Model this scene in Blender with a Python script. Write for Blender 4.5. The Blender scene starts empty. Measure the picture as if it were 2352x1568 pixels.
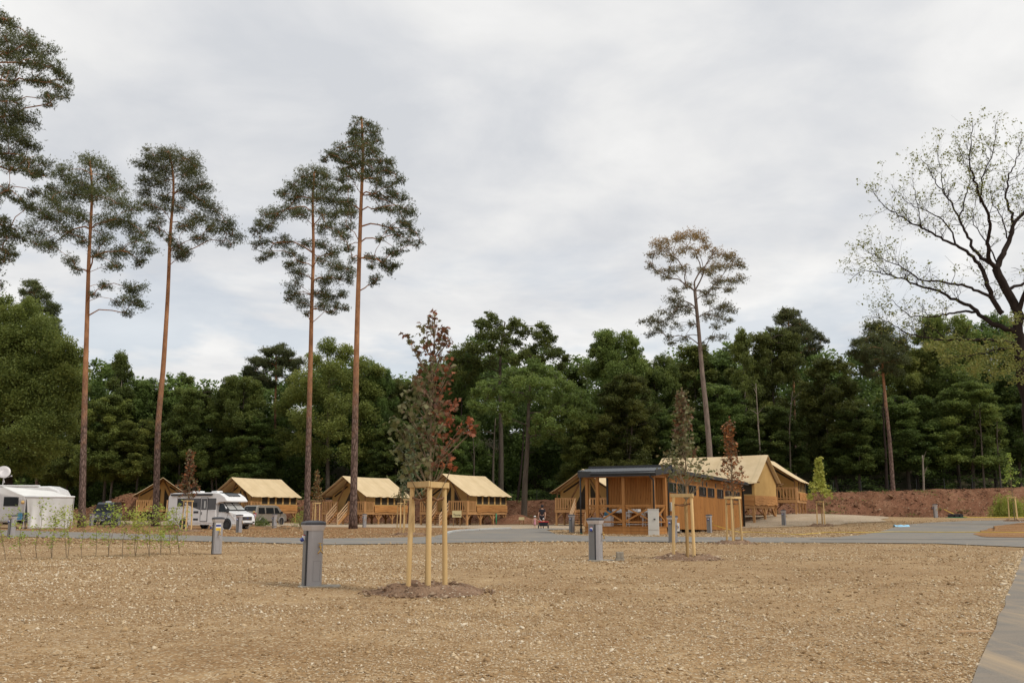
import bpy, bmesh, math, random
import numpy as np
from mathutils import Vector, Matrix, Euler

SC = bpy.context.scene
COL = SC.collection
R = math.radians

# ------------------------------------------------------------------ camera
FPX, CX, CY, YH, EYE = 2109.0, 1176.0, 784.0, 1175.0, 1.3
PITCH = math.atan((YH - CY) / FPX)
cam_d = bpy.data.cameras.new('camera')
cam_d.sensor_width = 36.0
cam_d.lens = 36.0 * FPX / 2352.0
cam_d.clip_start, cam_d.clip_end = 0.1, 5000.0
cam = bpy.data.objects.new('camera', cam_d)
COL.objects.link(cam)
cam.location = (0, 0, EYE)
cam.rotation_euler = (math.pi / 2 + PITCH, 0, 0)
SC.camera = cam

# ------------------------------------------------------------------ sky, sun, exposure
SUN_EL, SUN_AZ = R(48), R(122)          # azimuth clockwise from +Y (ahead): right, slightly behind the camera
world = bpy.data.worlds.new('World')
SC.world = world
world.use_nodes = True
wt = world.node_tree
wt.nodes.clear()
wn = wt.nodes.new
wout = wn('ShaderNodeOutputWorld'); wbg = wn('ShaderNodeBackground')
sky = wn('ShaderNodeTexSky'); sky.sky_type = 'NISHITA'; sky.sun_disc = False
sky.sun_elevation = SUN_EL; sky.sun_rotation = SUN_AZ
sky.air_density = 1.2; sky.dust_density = 1.0
wbg.inputs['Strength'].default_value = 0.1
tc = wn('ShaderNodeTexCoord')
sep = wn('ShaderNodeSeparateXYZ'); wt.links.new(tc.outputs['Generated'], sep.inputs[0])
def wmath(op, a, b=None, clamp=False):
    n = wn('ShaderNodeMath'); n.operation = op; n.use_clamp = clamp
    for i, v in enumerate((a, b)):
        if v is None: continue
        if hasattr(v, 'links') or hasattr(v, 'is_linked'): wt.links.new(v, n.inputs[i])
        else: n.inputs[i].default_value = v
    return n.outputs[0]
def wramp(fac, stops):
    n = wn('ShaderNodeValToRGB'); wt.links.new(fac, n.inputs[0])
    els = n.color_ramp.elements
    while len(els) < len(stops): els.new(0.5)
    for e, (p, c) in zip(els, stops): e.position = p; e.color = (*c, 1)
    return n.outputs[0]
def wmix(fac, a, b, mode='MIX'):
    n = wn('ShaderNodeMix'); n.data_type = 'RGBA'; n.blend_type = mode
    if hasattr(fac, 'is_linked'): wt.links.new(fac, n.inputs[0])
    else: n.inputs[0].default_value = fac
    for s, v in ((n.inputs[6], a), (n.inputs[7], b)):
        if hasattr(v, 'is_linked'): wt.links.new(v, s)
        else: s.default_value = (*v, 1)
    return n.outputs[2]
zz = wmath('ADD', wmath('MAXIMUM', sep.outputs[2], 0.0), 0.17)
comb = wn('ShaderNodeCombineXYZ')
wt.links.new(wmath('DIVIDE', sep.outputs[0], zz), comb.inputs[0])
wt.links.new(wmath('DIVIDE', sep.outputs[1], zz), comb.inputs[1])
def wnoise(scale, detail, rough, off, dist=0.0, sy=1.0):
    m = wn('ShaderNodeMapping'); wt.links.new(comb.outputs[0], m.inputs[0])
    m.inputs['Location'].default_value = (off, off * 0.7, 0); m.inputs['Scale'].default_value = (1, sy, 1)
    n = wn('ShaderNodeTexNoise'); wt.links.new(m.outputs[0], n.inputs['Vector'])
    n.inputs['Scale'].default_value = scale; n.inputs['Detail'].default_value = detail
    n.inputs['Roughness'].default_value = rough; n.inputs['Distortion'].default_value = dist
    return n.outputs['Fac']
n1 = wnoise(0.9, 5, 0.5, 3.1, 0.4)
n2 = wnoise(2.6, 6, 0.55, 8.7, 0.3)
shade = wmath('ADD', wmath('MULTIPLY', n1, 0.56), wmath('MULTIPLY', n2, 0.44))
cloud = wramp(shade, [(0.37, (6.6, 6.8, 7.15)), (0.44, (7.45, 7.55, 7.75)), (0.505, (8.35, 8.35, 8.35)), (0.58, (9.2, 9.15, 9.05))])
gap = wnoise(1.5, 5, 0.6, 21.3, 0.2)
# thinner cover low over the trees: blue shows in streaks there
low = wn('ShaderNodeMapRange'); wt.links.new(sep.outputs[2], low.inputs[0])
low.inputs[1].default_value = 0.12; low.inputs[2].default_value = 0.34; low.inputs[3].default_value = 1.0; low.inputs[4].default_value = 0.0
gapf = wmath('MULTIPLY', wramp(gap, [(0.47, (0, 0, 0)), (0.58, (1, 1, 1))]), low.outputs[0])
blue = wmix(0.5, sky.outputs[0], (6.2, 7.1, 8.4))
skycol = wmix(wmath('MULTIPLY', gapf, 0.6), cloud, blue)
wt.links.new(skycol, wbg.inputs['Color'])
wt.links.new(wbg.outputs[0], wout.inputs[0])

sun_d = bpy.data.lights.new('sun', 'SUN')
sun_d.energy = 2.0; sun_d.angle = R(7); sun_d.color = (1.0, 0.95, 0.86)
sun = bpy.data.objects.new('sun', sun_d); COL.objects.link(sun)
sdir = Vector((math.sin(SUN_AZ) * math.cos(SUN_EL), math.cos(SUN_AZ) * math.cos(SUN_EL), math.sin(SUN_EL)))
sun.rotation_euler = (-sdir).to_track_quat('-Z', 'Y').to_euler()
SC.view_settings.view_transform = 'Standard'; SC.view_settings.look = 'None'
SC.view_settings.exposure = 0.0; SC.view_settings.gamma = 1.0
SC.cycles.max_bounces = 6; SC.cycles.transparent_max_bounces = 6
SC.cycles.sample_clamp_indirect = 5.0

# ------------------------------------------------------------------ terrain and picture-to-ground helpers
def ss(a, b, x):
    t = np.clip((np.asarray(x, float) - a) / (b - a), 0, 1)
    return t * t * (3 - 2 * t)
BK_X = [-160, -62, -55, -49, -42, -34, -20, 0, 10, 34, 60, 90, 160]
BK_Z = [1.2, 1.5, 1.8, 3.6, 3.6, 2.8, 2.7, 2.6, 2.7, 3.35, 4.0, 4.3, 4.6]
BK_Y = [122, 119, 117, 114, 114, 113, 110, 107, 104, 98, 96, 96, 96]
def bank_top(x): return np.interp(x, BK_X, BK_Z)
def bank_y(x): return np.interp(x, BK_X, BK_Y)
def terr0(x, y):
    right = 0.75 * ss(12, 42, x) * ss(45, 80, y)
    mound = 0.85 * np.exp(-0.5 * (((np.asarray(x) - 23) / 7) ** 2 + ((np.asarray(y) - 83) / 8) ** 2))
    left = 0.3 * ss(95, 112, y) * ss(-20, -40, x)
    return right + mound + left
def terr(x, y):
    b = terr0(x, y)
    t = ss(bank_y(x) + 2.5, bank_y(x) + 5.5, y)
    return b * (1 - t) + (bank_top(x) - 0.25) * t
def raydir(px, py):
    f, u = Vector((0, math.cos(PITCH), math.sin(PITCH))), Vector((0, -math.sin(PITCH), math.cos(PITCH)))
    return f * FPX + Vector((1, 0, 0)) * (px - CX) + u * (CY - py)
def at(px, py, Y):
    d = raydir(px, py); t = Y / d.y
    return Vector((0, 0, EYE)) + d * t
def gnd(px, py):
    """where the ray through a picture point first meets the ground."""
    d = raydir(px, py); k = np.arange(3.0, 112.0, 0.25)
    f = EYE + d.z/d.y*k - terr0(d.x/d.y*k, k)
    i = int(np.argmax(f < 0)) if (f < 0).any() else len(k)-1
    y = k[i]
    if i > 0 and f[i] < 0: y = k[i-1]+0.25*f[i-1]/(f[i-1]-f[i])
    x = d.x/d.y*y
    return Vector((x, y, float(terr0(x, y))))
def pos(px, d):
    z = 0.0
    for _ in range(6):
        X = (px - CX) / FPX * (d * math.cos(PITCH) + (z - EYE) * math.sin(PITCH))
        z = float(terr(X, d))
    return Vector((X, d, z))
def mperpx(d): return d / FPX * math.cos(PITCH)

# ------------------------------------------------------------------ objects
def tag(o, label=None, cat=None, group=None, kind=None):
    if label: o['label'] = label
    if cat: o['category'] = cat
    if group: o['group'] = group
    if kind: o['kind'] = kind
    return o
def thing(name, label, cat, loc=(0, 0, 0), rz=0.0, group=None):
    o = bpy.data.objects.new(name, None); COL.objects.link(o)
    o.empty_display_size = 0.2
    o.location = loc; o.rotation_euler = (0, 0, rz)
    return tag(o, label, cat, group)
def kids(o): return [c for c in COL.objects if c.parent == o]
def dup(o, parent=None, kidmap=None):
    if kidmap is None:
        kidmap = {}
        for c in COL.objects:
            if c.parent: kidmap.setdefault(c.parent.name, []).append(c)
    c = o.copy(); COL.objects.link(c); c.parent = parent
    for ch in kidmap.get(o.name, []): dup(ch, c, kidmap)
    return c
class MB:
    def __init__(s): s.v = []; s.f = []
    def add(s, vs, fs):
        b = len(s.v); s.v += [tuple(p) for p in vs]; s.f += [tuple(i + b for i in f) for f in fs]
    def box(s, x0, y0, z0, x1, y1, z1):
        s.add([(x0,y0,z0),(x1,y0,z0),(x1,y1,z0),(x0,y1,z0),(x0,y0,z1),(x1,y0,z1),(x1,y1,z1),(x0,y1,z1)],
              [(0,3,2,1),(4,5,6,7),(0,1,5,4),(1,2,6,5),(2,3,7,6),(3,0,4,7)])
        return s
    def bar(s, p0, p1, w, h, up=(0, 0, 1)):
        p0, p1 = Vector(p0), Vector(p1); d = (p1 - p0).normalized()
        upv = Vector(up)
        if abs(d.dot(upv)) > 0.98: upv = Vector((0, 1, 0))
        a = d.cross(upv).normalized() * w / 2; b = a.normalized().cross(d).normalized() * h / 2
        vs = [p + sa * a + sb * b for p in (p0, p1) for sa, sb in ((-1,-1),(1,-1),(1,1),(-1,1))]
        s.add(vs, [(0,3,2,1),(4,5,6,7),(0,1,5,4),(1,2,6,5),(2,3,7,6),(3,0,4,7)])
        return s
    def tube(s, pts, radii, n=8, cap=True):
        pts = [Vector(p) for p in pts]; m = len(pts)
        if not hasattr(radii, '__len__'): radii = [radii] * m
        rings = []; ref = None
        for i in range(m):
            t = (pts[min(i+1, m-1)] - pts[max(i-1, 0)])
            t = t.normalized() if t.length > 1e-9 else Vector((0, 0, 1))
            if ref is None:
                ref = Vector((1, 0, 0)) if abs(t.x) < 0.8 else Vector((0, 1, 0))
            a = (ref - t * ref.dot(t)).normalized(); ref = a; b = t.cross(a)
            rings.append([pts[i] + (a * math.cos(2*math.pi*k/n) + b * math.sin(2*math.pi*k/n)) * radii[i] for k in range(n)])
        vs = [p for r in rings for p in r]
        fs = [(i*n+k, i*n+(k+1) % n, (i+1)*n+(k+1) % n, (i+1)*n+k) for i in range(m-1) for k in range(n)]
        if cap: fs += [tuple(range(n-1, -1, -1)), tuple((m-1)*n+k for k in range(n))]
        s.add(vs, fs); return s
    def lathe(s, prof, n=16, c=(0, 0, 0), axis='z', cap=True):
        vs = []
        for r, z in prof:
            for k in range(n):
                a = 2*math.pi*k/n; x, y = r*math.cos(a), r*math.sin(a)
                p = (x, y, z) if axis == 'z' else ((x, z, y) if axis == 'y' else (z, x, y))
                vs.append((p[0]+c[0], p[1]+c[1], p[2]+c[2]))
        m = len(prof)
        fs = [(i*n+k, i*n+(k+1) % n, (i+1)*n+(k+1) % n, (i+1)*n+k) for i in range(m-1) for k in range(n)]
        if cap: fs += [tuple(range(n-1, -1, -1)), tuple((m-1)*n+k for k in range(n))]
        s.add(vs, fs); return s
    def prism(s, poly, a0, a1, axis='y'):
        n = len(poly)
        def P(u, v, a): return (u, a, v) if axis == 'y' else ((a, u, v) if axis == 'x' else (u, v, a))
        vs = [P(u, v, a0) for u, v in poly] + [P(u, v, a1) for u, v in poly]
        fs = [tuple(range(n)), tuple(range(2*n-1, n-1, -1))] + [(i, n+i, n+(i+1) % n, (i+1) % n) for i in range(n)]
        s.add(vs, fs); return s
    def grid(s, fn, nu, nv):
        vs = [fn(i/nu, j/nv) for j in range(nv+1) for i in range(nu+1)]
        fs = [(j*(nu+1)+i, j*(nu+1)+i+1, (j+1)*(nu+1)+i+1, (j+1)*(nu+1)+i) for j in range(nv) for i in range(nu)]
        s.add(vs, fs); return s
    def ball(s, c, rx, ry, rz, nu=10, nv=6):
        vs = [(c[0], c[1], c[2]-rz)]
        for j in range(1, nv):
            t = math.pi*j/nv - math.pi/2
            for i in range(nu):
                a = 2*math.pi*i/nu
                vs.append((c[0]+rx*math.cos(t)*math.cos(a), c[1]+ry*math.cos(t)*math.sin(a), c[2]+rz*math.sin(t)))
        vs.append((c[0], c[1], c[2]+rz)); L = len(vs)-1
        fs = [(0, 1+(i+1) % nu, 1+i) for i in range(nu)]
        for j in range(nv-2):
            fs += [(1+j*nu+i, 1+j*nu+(i+1) % nu, 1+(j+1)*nu+(i+1) % nu, 1+(j+1)*nu+i) for i in range(nu)]
        fs += [(L, 1+(nv-2)*nu+i, 1+(nv-2)*nu+(i+1) % nu) for i in range(nu)]
        s.add(vs, fs); return s
    def build(s, name, mat, parent=None, smooth=False, bevel=0.0, fix=True, solid=0.0):
        me = bpy.data.meshes.new(name); me.from_pydata(s.v, [], s.f)
        if fix:
            bm = bmesh.new(); bm.from_mesh(me); bmesh.ops.recalc_face_normals(bm, faces=bm.faces); bm.to_mesh(me); bm.free()
        if smooth:
            me.polygons.foreach_set('use_smooth', [True]*len(me.polygons))
        me.materials.append(mat); me.update()
        o = bpy.data.objects.new(name, me); COL.objects.link(o)
        if parent: o.parent = parent
        if solid:
            m = o.modifiers.new('solid', 'SOLIDIFY'); m.thickness = solid; m.offset = 0
        if bevel:
            m = o.modifiers.new('bevel', 'BEVEL'); m.width = bevel; m.segments = 2; m.limit_method = 'ANGLE'; m.angle_limit = R(40)
        return o
def np_mesh(name, V, F, mat, parent=None, tint=None, smooth=False, extra=None):
    """V (n,3); F (m,k) all faces with k corners."""
    me = bpy.data.meshes.new(name)
    V = np.ascontiguousarray(V, np.float32); F = np.ascontiguousarray(F, np.int32)
    m, k = F.shape
    me.vertices.add(len(V)); me.vertices.foreach_set('co', V.ravel())
    me.loops.add(m * k); me.loops.foreach_set('vertex_index', F.ravel())
    me.polygons.add(m); me.polygons.foreach_set('loop_start', np.arange(0, m*k, k, dtype=np.int32))
    me.polygons.foreach_set('loop_total', np.full(m, k, np.int32))
    if smooth: me.polygons.foreach_set('use_smooth', np.ones(m, bool))
    me.materials.append(mat)
    if tint is not None:
        a = me.attributes.new('tint', 'FLOAT', 'POINT'); a.data.foreach_set('value', np.ascontiguousarray(tint, np.float32))
    me.update(calc_edges=True)
    o = bpy.data.objects.new(name, me); COL.objects.link(o)
    if parent: o.parent = parent
    return o

# ------------------------------------------------------------------ materials
def lin(r, g, b):
    def c(v):
        v /= 255.0
        return v / 12.92 if v <= 0.04045 else ((v + 0.055) / 1.055) ** 2.4
    return (c(r), c(g), c(b))
class NT:
    def __init__(s, name):
        s.m = bpy.data.materials.new(name); s.m.use_nodes = True
        s.t = s.m.node_tree; s.b = s.t.nodes['Principled BSDF']; s.out = s.t.nodes['Material Output']
        s.tc = s.t.nodes.new('ShaderNodeTexCoord')
    def n(s, t): return s.t.nodes.new(t)
    def l(s, a, b): s.t.links.new(a, b)
    def setv(s, sock, v):
        if hasattr(v, 'is_linked'): s.l(v, sock)
        elif hasattr(v, '__len__') and len(v) == 3 and sock.type == 'RGBA': sock.default_value = (*v, 1)
        else: sock.default_value = v
    def noise(s, scale, detail=4, rough=0.55, sc=(1, 1, 1), coord='Object', dist=0.0, out='Fac'):
        mp = s.n('ShaderNodeMapping'); s.l(s.tc.outputs[coord], mp.inputs[0]); mp.inputs['Scale'].default_value = sc
        n = s.n('ShaderNodeTexNoise'); s.l(mp.outputs[0], n.inputs['Vector'])
        n.inputs['Scale'].default_value = scale; n.inputs['Detail'].default_value = detail
        n.inputs['Roughness'].default_value = rough; n.inputs['Distortion'].default_value = dist
        return n.outputs[out]
    def voro(s, scale, sc=(1, 1, 1), feature='F1', out='Distance', coord='Object', rnd=1.0):
        mp = s.n('ShaderNodeMapping'); s.l(s.tc.outputs[coord], mp.inputs[0]); mp.inputs['Scale'].default_value = sc
        n = s.n('ShaderNodeTexVoronoi'); n.feature = feature; s.l(mp.outputs[0], n.inputs['Vector'])
        n.inputs['Scale'].default_value = scale; n.inputs['Randomness'].default_value = rnd
        return n.outputs[out]
    def ramp(s, fac, stops):
        n = s.n('ShaderNodeValToRGB'); s.l(fac, n.inputs[0]); els = n.color_ramp.elements
        while len(els) < len(stops): els.new(0.5)
        for e, (p, c) in zip(els, stops):
            e.position = p; e.color = (*c, 1) if hasattr(c, '__len__') else (c, c, c, 1)
        return n.outputs[0]
    def mix(s, fac, a, b, mode='MIX'):
        n = s.n('ShaderNodeMix'); n.data_type = 'RGBA'; n.blend_type = mode
        s.setv(n.inputs[0], fac); s.setv(n.inputs[6], a); s.setv(n.inputs[7], b)
        return n.outputs[2]
    def math(s, op, a, b=0.0, clamp=False):
        n = s.n('ShaderNodeMath'); n.operation = op; n.use_clamp = clamp
        s.setv(n.inputs[0], a); s.setv(n.inputs[1], b); return n.outputs[0]
    def bump(s, h, strength=0.5, dist=0.02):
        n = s.n('ShaderNodeBump'); s.l(h, n.inputs['Height']); n.inputs['Strength'].default_value = strength
        n.inputs['Distance'].default_value = dist; s.l(n.outputs[0], s.b.inputs['Normal'])
    def fin(s, col, rough=0.8, metal=0.0, spec=0.5):
        s.setv(s.b.inputs['Base Color'], col); s.setv(s.b.inputs['Roughness'], rough)
        s.b.inputs['Metallic'].default_value = metal; s.b.inputs['Specular IOR Level'].default_value = spec
        return s.m
def plain(name, c, rough=0.6, metal=0.0, var=0.12, scale=3.0, spec=0.5, detail=5):
    t = NT(name); c = np.array(c)
    f = t.noise(scale, detail)
    col = t.ramp(f, [(0.3, tuple(c*(1-var))), (0.7, tuple(np.minimum(c*(1+var), 1)))])
    return t.fin(col, rough, metal, spec)
def wood(name, c, c2, rough=0.7, axis=2, scale=7.0, knots=True):
    t = NT(name); sc = [1, 1, 1]; sc[axis] = 0.08
    f = t.noise(scale, 5, 0.65, tuple(sc), dist=1.2)
    col = t.ramp(f, [(0.3, c), (0.72, c2)])
    oi = t.n('ShaderNodeObjectInfo')
    v = t.n('ShaderNodeMapRange'); t.l(oi.outputs['Random'], v.inputs[0]); v.inputs[3].default_value = 0.86; v.inputs[4].default_value = 1.1
    hs = t.n('ShaderNodeHueSaturation'); t.l(col, hs.inputs['Color']); t.l(v.outputs[0], hs.inputs['Value'])
    big = t.noise(0.9, 3, 0.5)
    col = t.mix(t.ramp(big, [(0.35, 0.0), (0.75, 0.35)]), hs.outputs[0], tuple(np.array(c)*0.75))
    return t.fin(col, rough, 0, 0.3)
def leafmat(name, stops, trans=0.3, objvar=0.25, rough=0.55, hue=0.02):
    t = NT(name)
    a = t.n('ShaderNodeAttribute'); a.attribute_name = 'tint'
    col = t.ramp(a.outputs['Fac'], stops)
    oi = t.n('ShaderNodeObjectInfo')
    v = t.n('ShaderNodeMapRange'); t.l(oi.outputs['Random'], v.inputs[0]); v.inputs[3].default_value = 1-objvar; v.inputs[4].default_value = 1+objvar
    h = t.n('ShaderNodeMapRange'); t.l(t.math('FRACT', t.math('MULTIPLY', oi.outputs['Random'], 7.31)), h.inputs[0]); h.inputs[3].default_value = 0.5-hue; h.inputs[4].default_value = 0.5+hue
    hs = t.n('ShaderNodeHueSaturation'); t.l(col, hs.inputs['Color']); t.l(v.outputs[0], hs.inputs['Value']); t.l(h.outputs[0], hs.inputs['Hue'])
    t.fin(hs.outputs[0], rough, 0, 0.3)
    tr = t.n('ShaderNodeBsdfTranslucent'); t.l(hs.outputs[0], tr.inputs['Color'])
    mx = t.n('ShaderNodeMixShader'); mx.inputs[0].default_value = trans
    t.l(t.b.outputs[0], mx.inputs[1]); t.l(tr.outputs[0], mx.inputs[2]); t.l(mx.outputs[0], t.out.inputs[0])
    return t.m

M = {}
def gravel_mat(name, base_stops, stone, stone_amt, patch, s1=28.0, bumpd=0.03):
    t = NT(name)
    big = t.noise(0.22, 5, 0.6, (1, 1.6, 1))
    mid = t.noise(1.6, 5, 0.65)
    fine = t.noise(9.0, 6, 0.7)
    fac = t.math('ADD', t.math('ADD', t.math('MULTIPLY', big, 0.35), t.math('MULTIPLY', mid, 0.3)), t.math('MULTIPLY', fine, 0.35))
    col = t.ramp(fac, base_stops)
    col = t.mix(t.ramp(t.noise(0.35, 6, 0.7, (1, 1.3, 1), dist=0.6), [(0.46, 0.0), (0.62, 0.75)]), col, patch)
    vd = t.voro(s1); vc = t.voro(s1, out='Color')
    sp = t.n('ShaderNodeSeparateColor'); t.l(vc, sp.inputs[0])
    pick = t.math('GREATER_THAN', sp.outputs[0], 1 - stone_amt)
    inside = t.ramp(vd, [(0.42, 1.0), (0.55, 0.0)])
    sf = t.math('MULTIPLY', pick, inside)
    sc = t.mix(sp.outputs[1], stone, tuple(np.array(stone) * 0.62))
    col = t.mix(t.math('MULTIPLY', sf, 0.85), col, sc)
    dk = t.math('MULTIPLY', t.math('LESS_THAN', sp.outputs[2], 0.16), inside)
    col = t.mix(t.math('MULTIPLY', dk, 0.55), col, tuple(np.array(base_stops[0][1]) * 0.45))
    h = t.math('ADD', t.math('MULTIPLY', t.math('SUBTRACT', 0.6, vd), 0.8), t.math('MULTIPLY', fine, 0.8))
    h = t.math('ADD', h, t.math('MULTIPLY', mid, 1.4))
    t.bump(h, 0.9, bumpd)
    return t.fin(col, 0.95, 0, 0.15)
M['field'] = gravel_mat('field_gravel', [(0.36, (0.195, 0.113, 0.049)), (0.5, (0.335, 0.212, 0.103)), (0.62, (0.48, 0.335, 0.182))], (0.66, 0.53, 0.355), 0.40, (0.275, 0.165, 0.076), 32.0, bumpd=0.022)
M['mulch'] = gravel_mat('bark_mulch', [(0.36, (0.17, 0.085, 0.035)), (0.5, (0.30, 0.155, 0.065)), (0.62, (0.42, 0.24, 0.115))], (0.55, 0.42, 0.28), 0.12, (0.24, 0.13, 0.055), 14.0)
M['pale'] = gravel_mat('pale_gravel', [(0.36, (0.335, 0.25, 0.165)), (0.5, (0.445, 0.345, 0.24)), (0.62, (0.55, 0.45, 0.33))], (0.64, 0.55, 0.43), 0.35, (0.37, 0.28, 0.185), 18.0)
M['soil'] = gravel_mat('dug_soil', [(0.36, (0.15, 0.09, 0.055)), (0.5, (0.24, 0.15, 0.095)), (0.62, (0.34, 0.225, 0.145))], (0.5, 0.4, 0.3), 0.10, (0.17, 0.105, 0.063), 26.0)
M['bank'] = gravel_mat('red_earth', [(0.36, (0.12, 0.055, 0.032)), (0.5, (0.21, 0.098, 0.056)), (0.63, (0.33, 0.185, 0.11))], (0.36, 0.24, 0.15), 0.07, (0.15, 0.07, 0.036), 7.0, 0.08)
def asphalt_mat(name, c, dust=0.5):
    t = NT(name); c = np.array(c)
    f = t.noise(60, 3, 0.7); b = t.noise(0.7, 5, 0.6, (1, 3, 1))
    col = t.ramp(f, [(0.3, tuple(c*0.8)), (0.7, tuple(c*1.2))])
    col = t.mix(t.ramp(b, [(0.45, 0.0), (0.75, 0.5)]), col, (c[0]*1.7, c[1]*1.5, c[2]*1.25))
    d2 = t.noise(0.5, 6, 0.7, (2.6, 0.35, 1) if dust > 0.6 else (0.5, 2.5, 1), dist=0.6)
    col = t.mix(t.ramp(d2, [(0.46, 0.0), (0.66, dust)]), col, (0.40, 0.30, 0.19))
    t.bump(f, 0.4, 0.005)
    return t.fin(col, 0.9, 0, 0.3)
M['asphalt'] = asphalt_mat('asphalt', (0.185, 0.18, 0.17))
M['asphalt_warm'] = asphalt_mat('asphalt_dusty', (0.205, 0.18, 0.15), 0.85)
def pine_bark():
    t = NT('pine_bark')
    s = t.n('ShaderNodeSeparateXYZ'); t.l(t.tc.outputs['Object'], s.inputs[0])
    f = t.math('ADD', t.math('MULTIPLY', s.outputs[2], 0.055), t.math('MULTIPLY', t.math('SUBTRACT', t.noise(1.1, 4), 0.5), 0.7))
    up = t.ramp(f, [(0.42, 0.0), (0.75, 1.0)])
    plates = t.voro(7.0, (1, 1, 0.28), 'DISTANCE_TO_EDGE')
    lo = t.ramp(plates, [(0.0, (0.055, 0.035, 0.028)), (0.22, (0.21, 0.145, 0.12))])
    hi = t.ramp(t.noise(2.0, 6, 0.6, (1, 1, 0.4)), [(0.35, (0.24, 0.115, 0.06)), (0.65, (0.45, 0.23, 0.12))])
    col = t.mix(up, lo, hi)
    t.bump(plates, 0.8, 0.05)
    return t.fin(col, 0.9, 0, 0.1)
M['pine_bark'] = pine_bark()
def bark(name, c):
    t = NT(name); c = np.array(c)
    col = t.ramp(t.noise(5, 6, 0.7, (1, 1, 0.25)), [(0.3, tuple(c*0.6)), (0.7, tuple(c*1.35))])
    t.bump(t.noise(9, 5, 0.7, (1, 1, 0.2)), 0.8, 0.05)
    return t.fin(col, 0.9, 0, 0.1)
M['bark'] = bark('grey_bark', (0.10, 0.082, 0.065))
M['bark_dark'] = bark('dark_bark', (0.036, 0.026, 0.022))
M['bark_pale'] = bark('pale_bark', (0.26, 0.22, 0.18))
M['twig'] = bark('young_bark', (0.24, 0.185, 0.12))
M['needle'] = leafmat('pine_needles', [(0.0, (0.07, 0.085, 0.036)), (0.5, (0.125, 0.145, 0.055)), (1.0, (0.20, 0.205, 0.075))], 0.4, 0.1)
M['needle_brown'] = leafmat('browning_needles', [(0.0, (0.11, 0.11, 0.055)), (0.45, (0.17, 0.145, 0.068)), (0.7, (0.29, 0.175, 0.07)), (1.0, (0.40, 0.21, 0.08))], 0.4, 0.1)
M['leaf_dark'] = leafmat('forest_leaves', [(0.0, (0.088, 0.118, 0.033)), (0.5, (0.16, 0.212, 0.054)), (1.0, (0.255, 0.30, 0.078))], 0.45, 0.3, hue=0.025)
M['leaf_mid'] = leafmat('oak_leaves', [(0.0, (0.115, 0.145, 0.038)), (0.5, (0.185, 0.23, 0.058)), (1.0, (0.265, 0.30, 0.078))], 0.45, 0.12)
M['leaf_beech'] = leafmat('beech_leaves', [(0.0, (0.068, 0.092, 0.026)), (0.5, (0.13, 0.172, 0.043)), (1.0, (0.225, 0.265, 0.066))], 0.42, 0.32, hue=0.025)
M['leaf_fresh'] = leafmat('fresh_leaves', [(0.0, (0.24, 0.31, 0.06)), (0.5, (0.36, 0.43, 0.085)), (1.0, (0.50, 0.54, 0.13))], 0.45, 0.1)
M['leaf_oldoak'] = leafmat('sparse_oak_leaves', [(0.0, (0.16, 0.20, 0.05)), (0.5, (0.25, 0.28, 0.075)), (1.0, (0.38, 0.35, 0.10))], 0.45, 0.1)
M['leaf_maple'] = leafmat('maple_leaves', [(0.0, (0.145, 0.165, 0.065)), (0.25, (0.25, 0.24, 0.12)), (0.42, (0.15, 0.09, 0.05)), (0.6, (0.25, 0.11, 0.05)), (0.8, (0.36, 0.14, 0.055)), (1.0, (0.50, 0.205, 0.07))], 0.3, 0.05)
M['leaf_silver'] = leafmat('silvery_leaves', [(0.0, (0.06, 0.09, 0.04)), (0.5, (0.125, 0.17, 0.08)), (1.0, (0.27, 0.31, 0.19))], 0.3, 0.05)
M['stake'] = wood('debarked_pine', (0.60, 0.40, 0.17), (0.74, 0.53, 0.26), 0.65, 2, 9)
M['reed'] = wood('reed_mat', (0.28, 0.17, 0.07), (0.50, 0.34, 0.15), 0.9, 2, 30)
M['rope'] = plain('coir_strap', (0.20, 0.10, 0.045), 0.95, var=0.4, scale=40)
M['deckwood'] = wood('larch_deck', (0.42, 0.215, 0.085), (0.58, 0.33, 0.145), 0.7, 2, 8)
M['waney'] = wood('waney_boards', (0.34, 0.15, 0.045), (0.58, 0.29, 0.10), 0.7, 1, 6)
M['pole'] = wood('tent_pole', (0.17, 0.085, 0.035), (0.27, 0.145, 0.062), 0.7, 2, 6)
M['lightwood'] = wood('pale_handrail', (0.56, 0.36, 0.20), (0.70, 0.50, 0.31), 0.7, 2, 8)
def canvas(name, c, c2):
    t = NT(name)
    col = t.ramp(t.noise(0.8, 5, 0.6), [(0.35, c2), (0.65, c)])
    seam = t.n('ShaderNodeTexWave'); seam.wave_type = 'BANDS'; seam.bands_direction = 'Y'
    t.l(t.tc.outputs['Object'], seam.inputs['Vector']); seam.inputs['Scale'].default_value = 0.2; seam.inputs['Distortion'].default_value = 0.15
    col = t.mix(t.ramp(seam.outputs['Fac'], [(0.0, 0.25), (0.03, 0.0)]), col, tuple(np.array(c)*0.6))
    t.bump(t.noise(2.2, 3, 0.5), 0.35, 0.06)
    return t.fin(col, 0.85, 0, 0.2)
M['roofcanvas'] = canvas('roof_canvas', (0.70, 0.55, 0.345), (0.61, 0.47, 0.28))
M['wallcanvas'] = canvas('wall_canvas', (0.54, 0.345, 0.13), (0.46, 0.285, 0.105))
M['mesh'] = plain('dark_mesh', (0.05, 0.041, 0.030), 0.95, spec=0.1)
M['cabinwood'] = None
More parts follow.
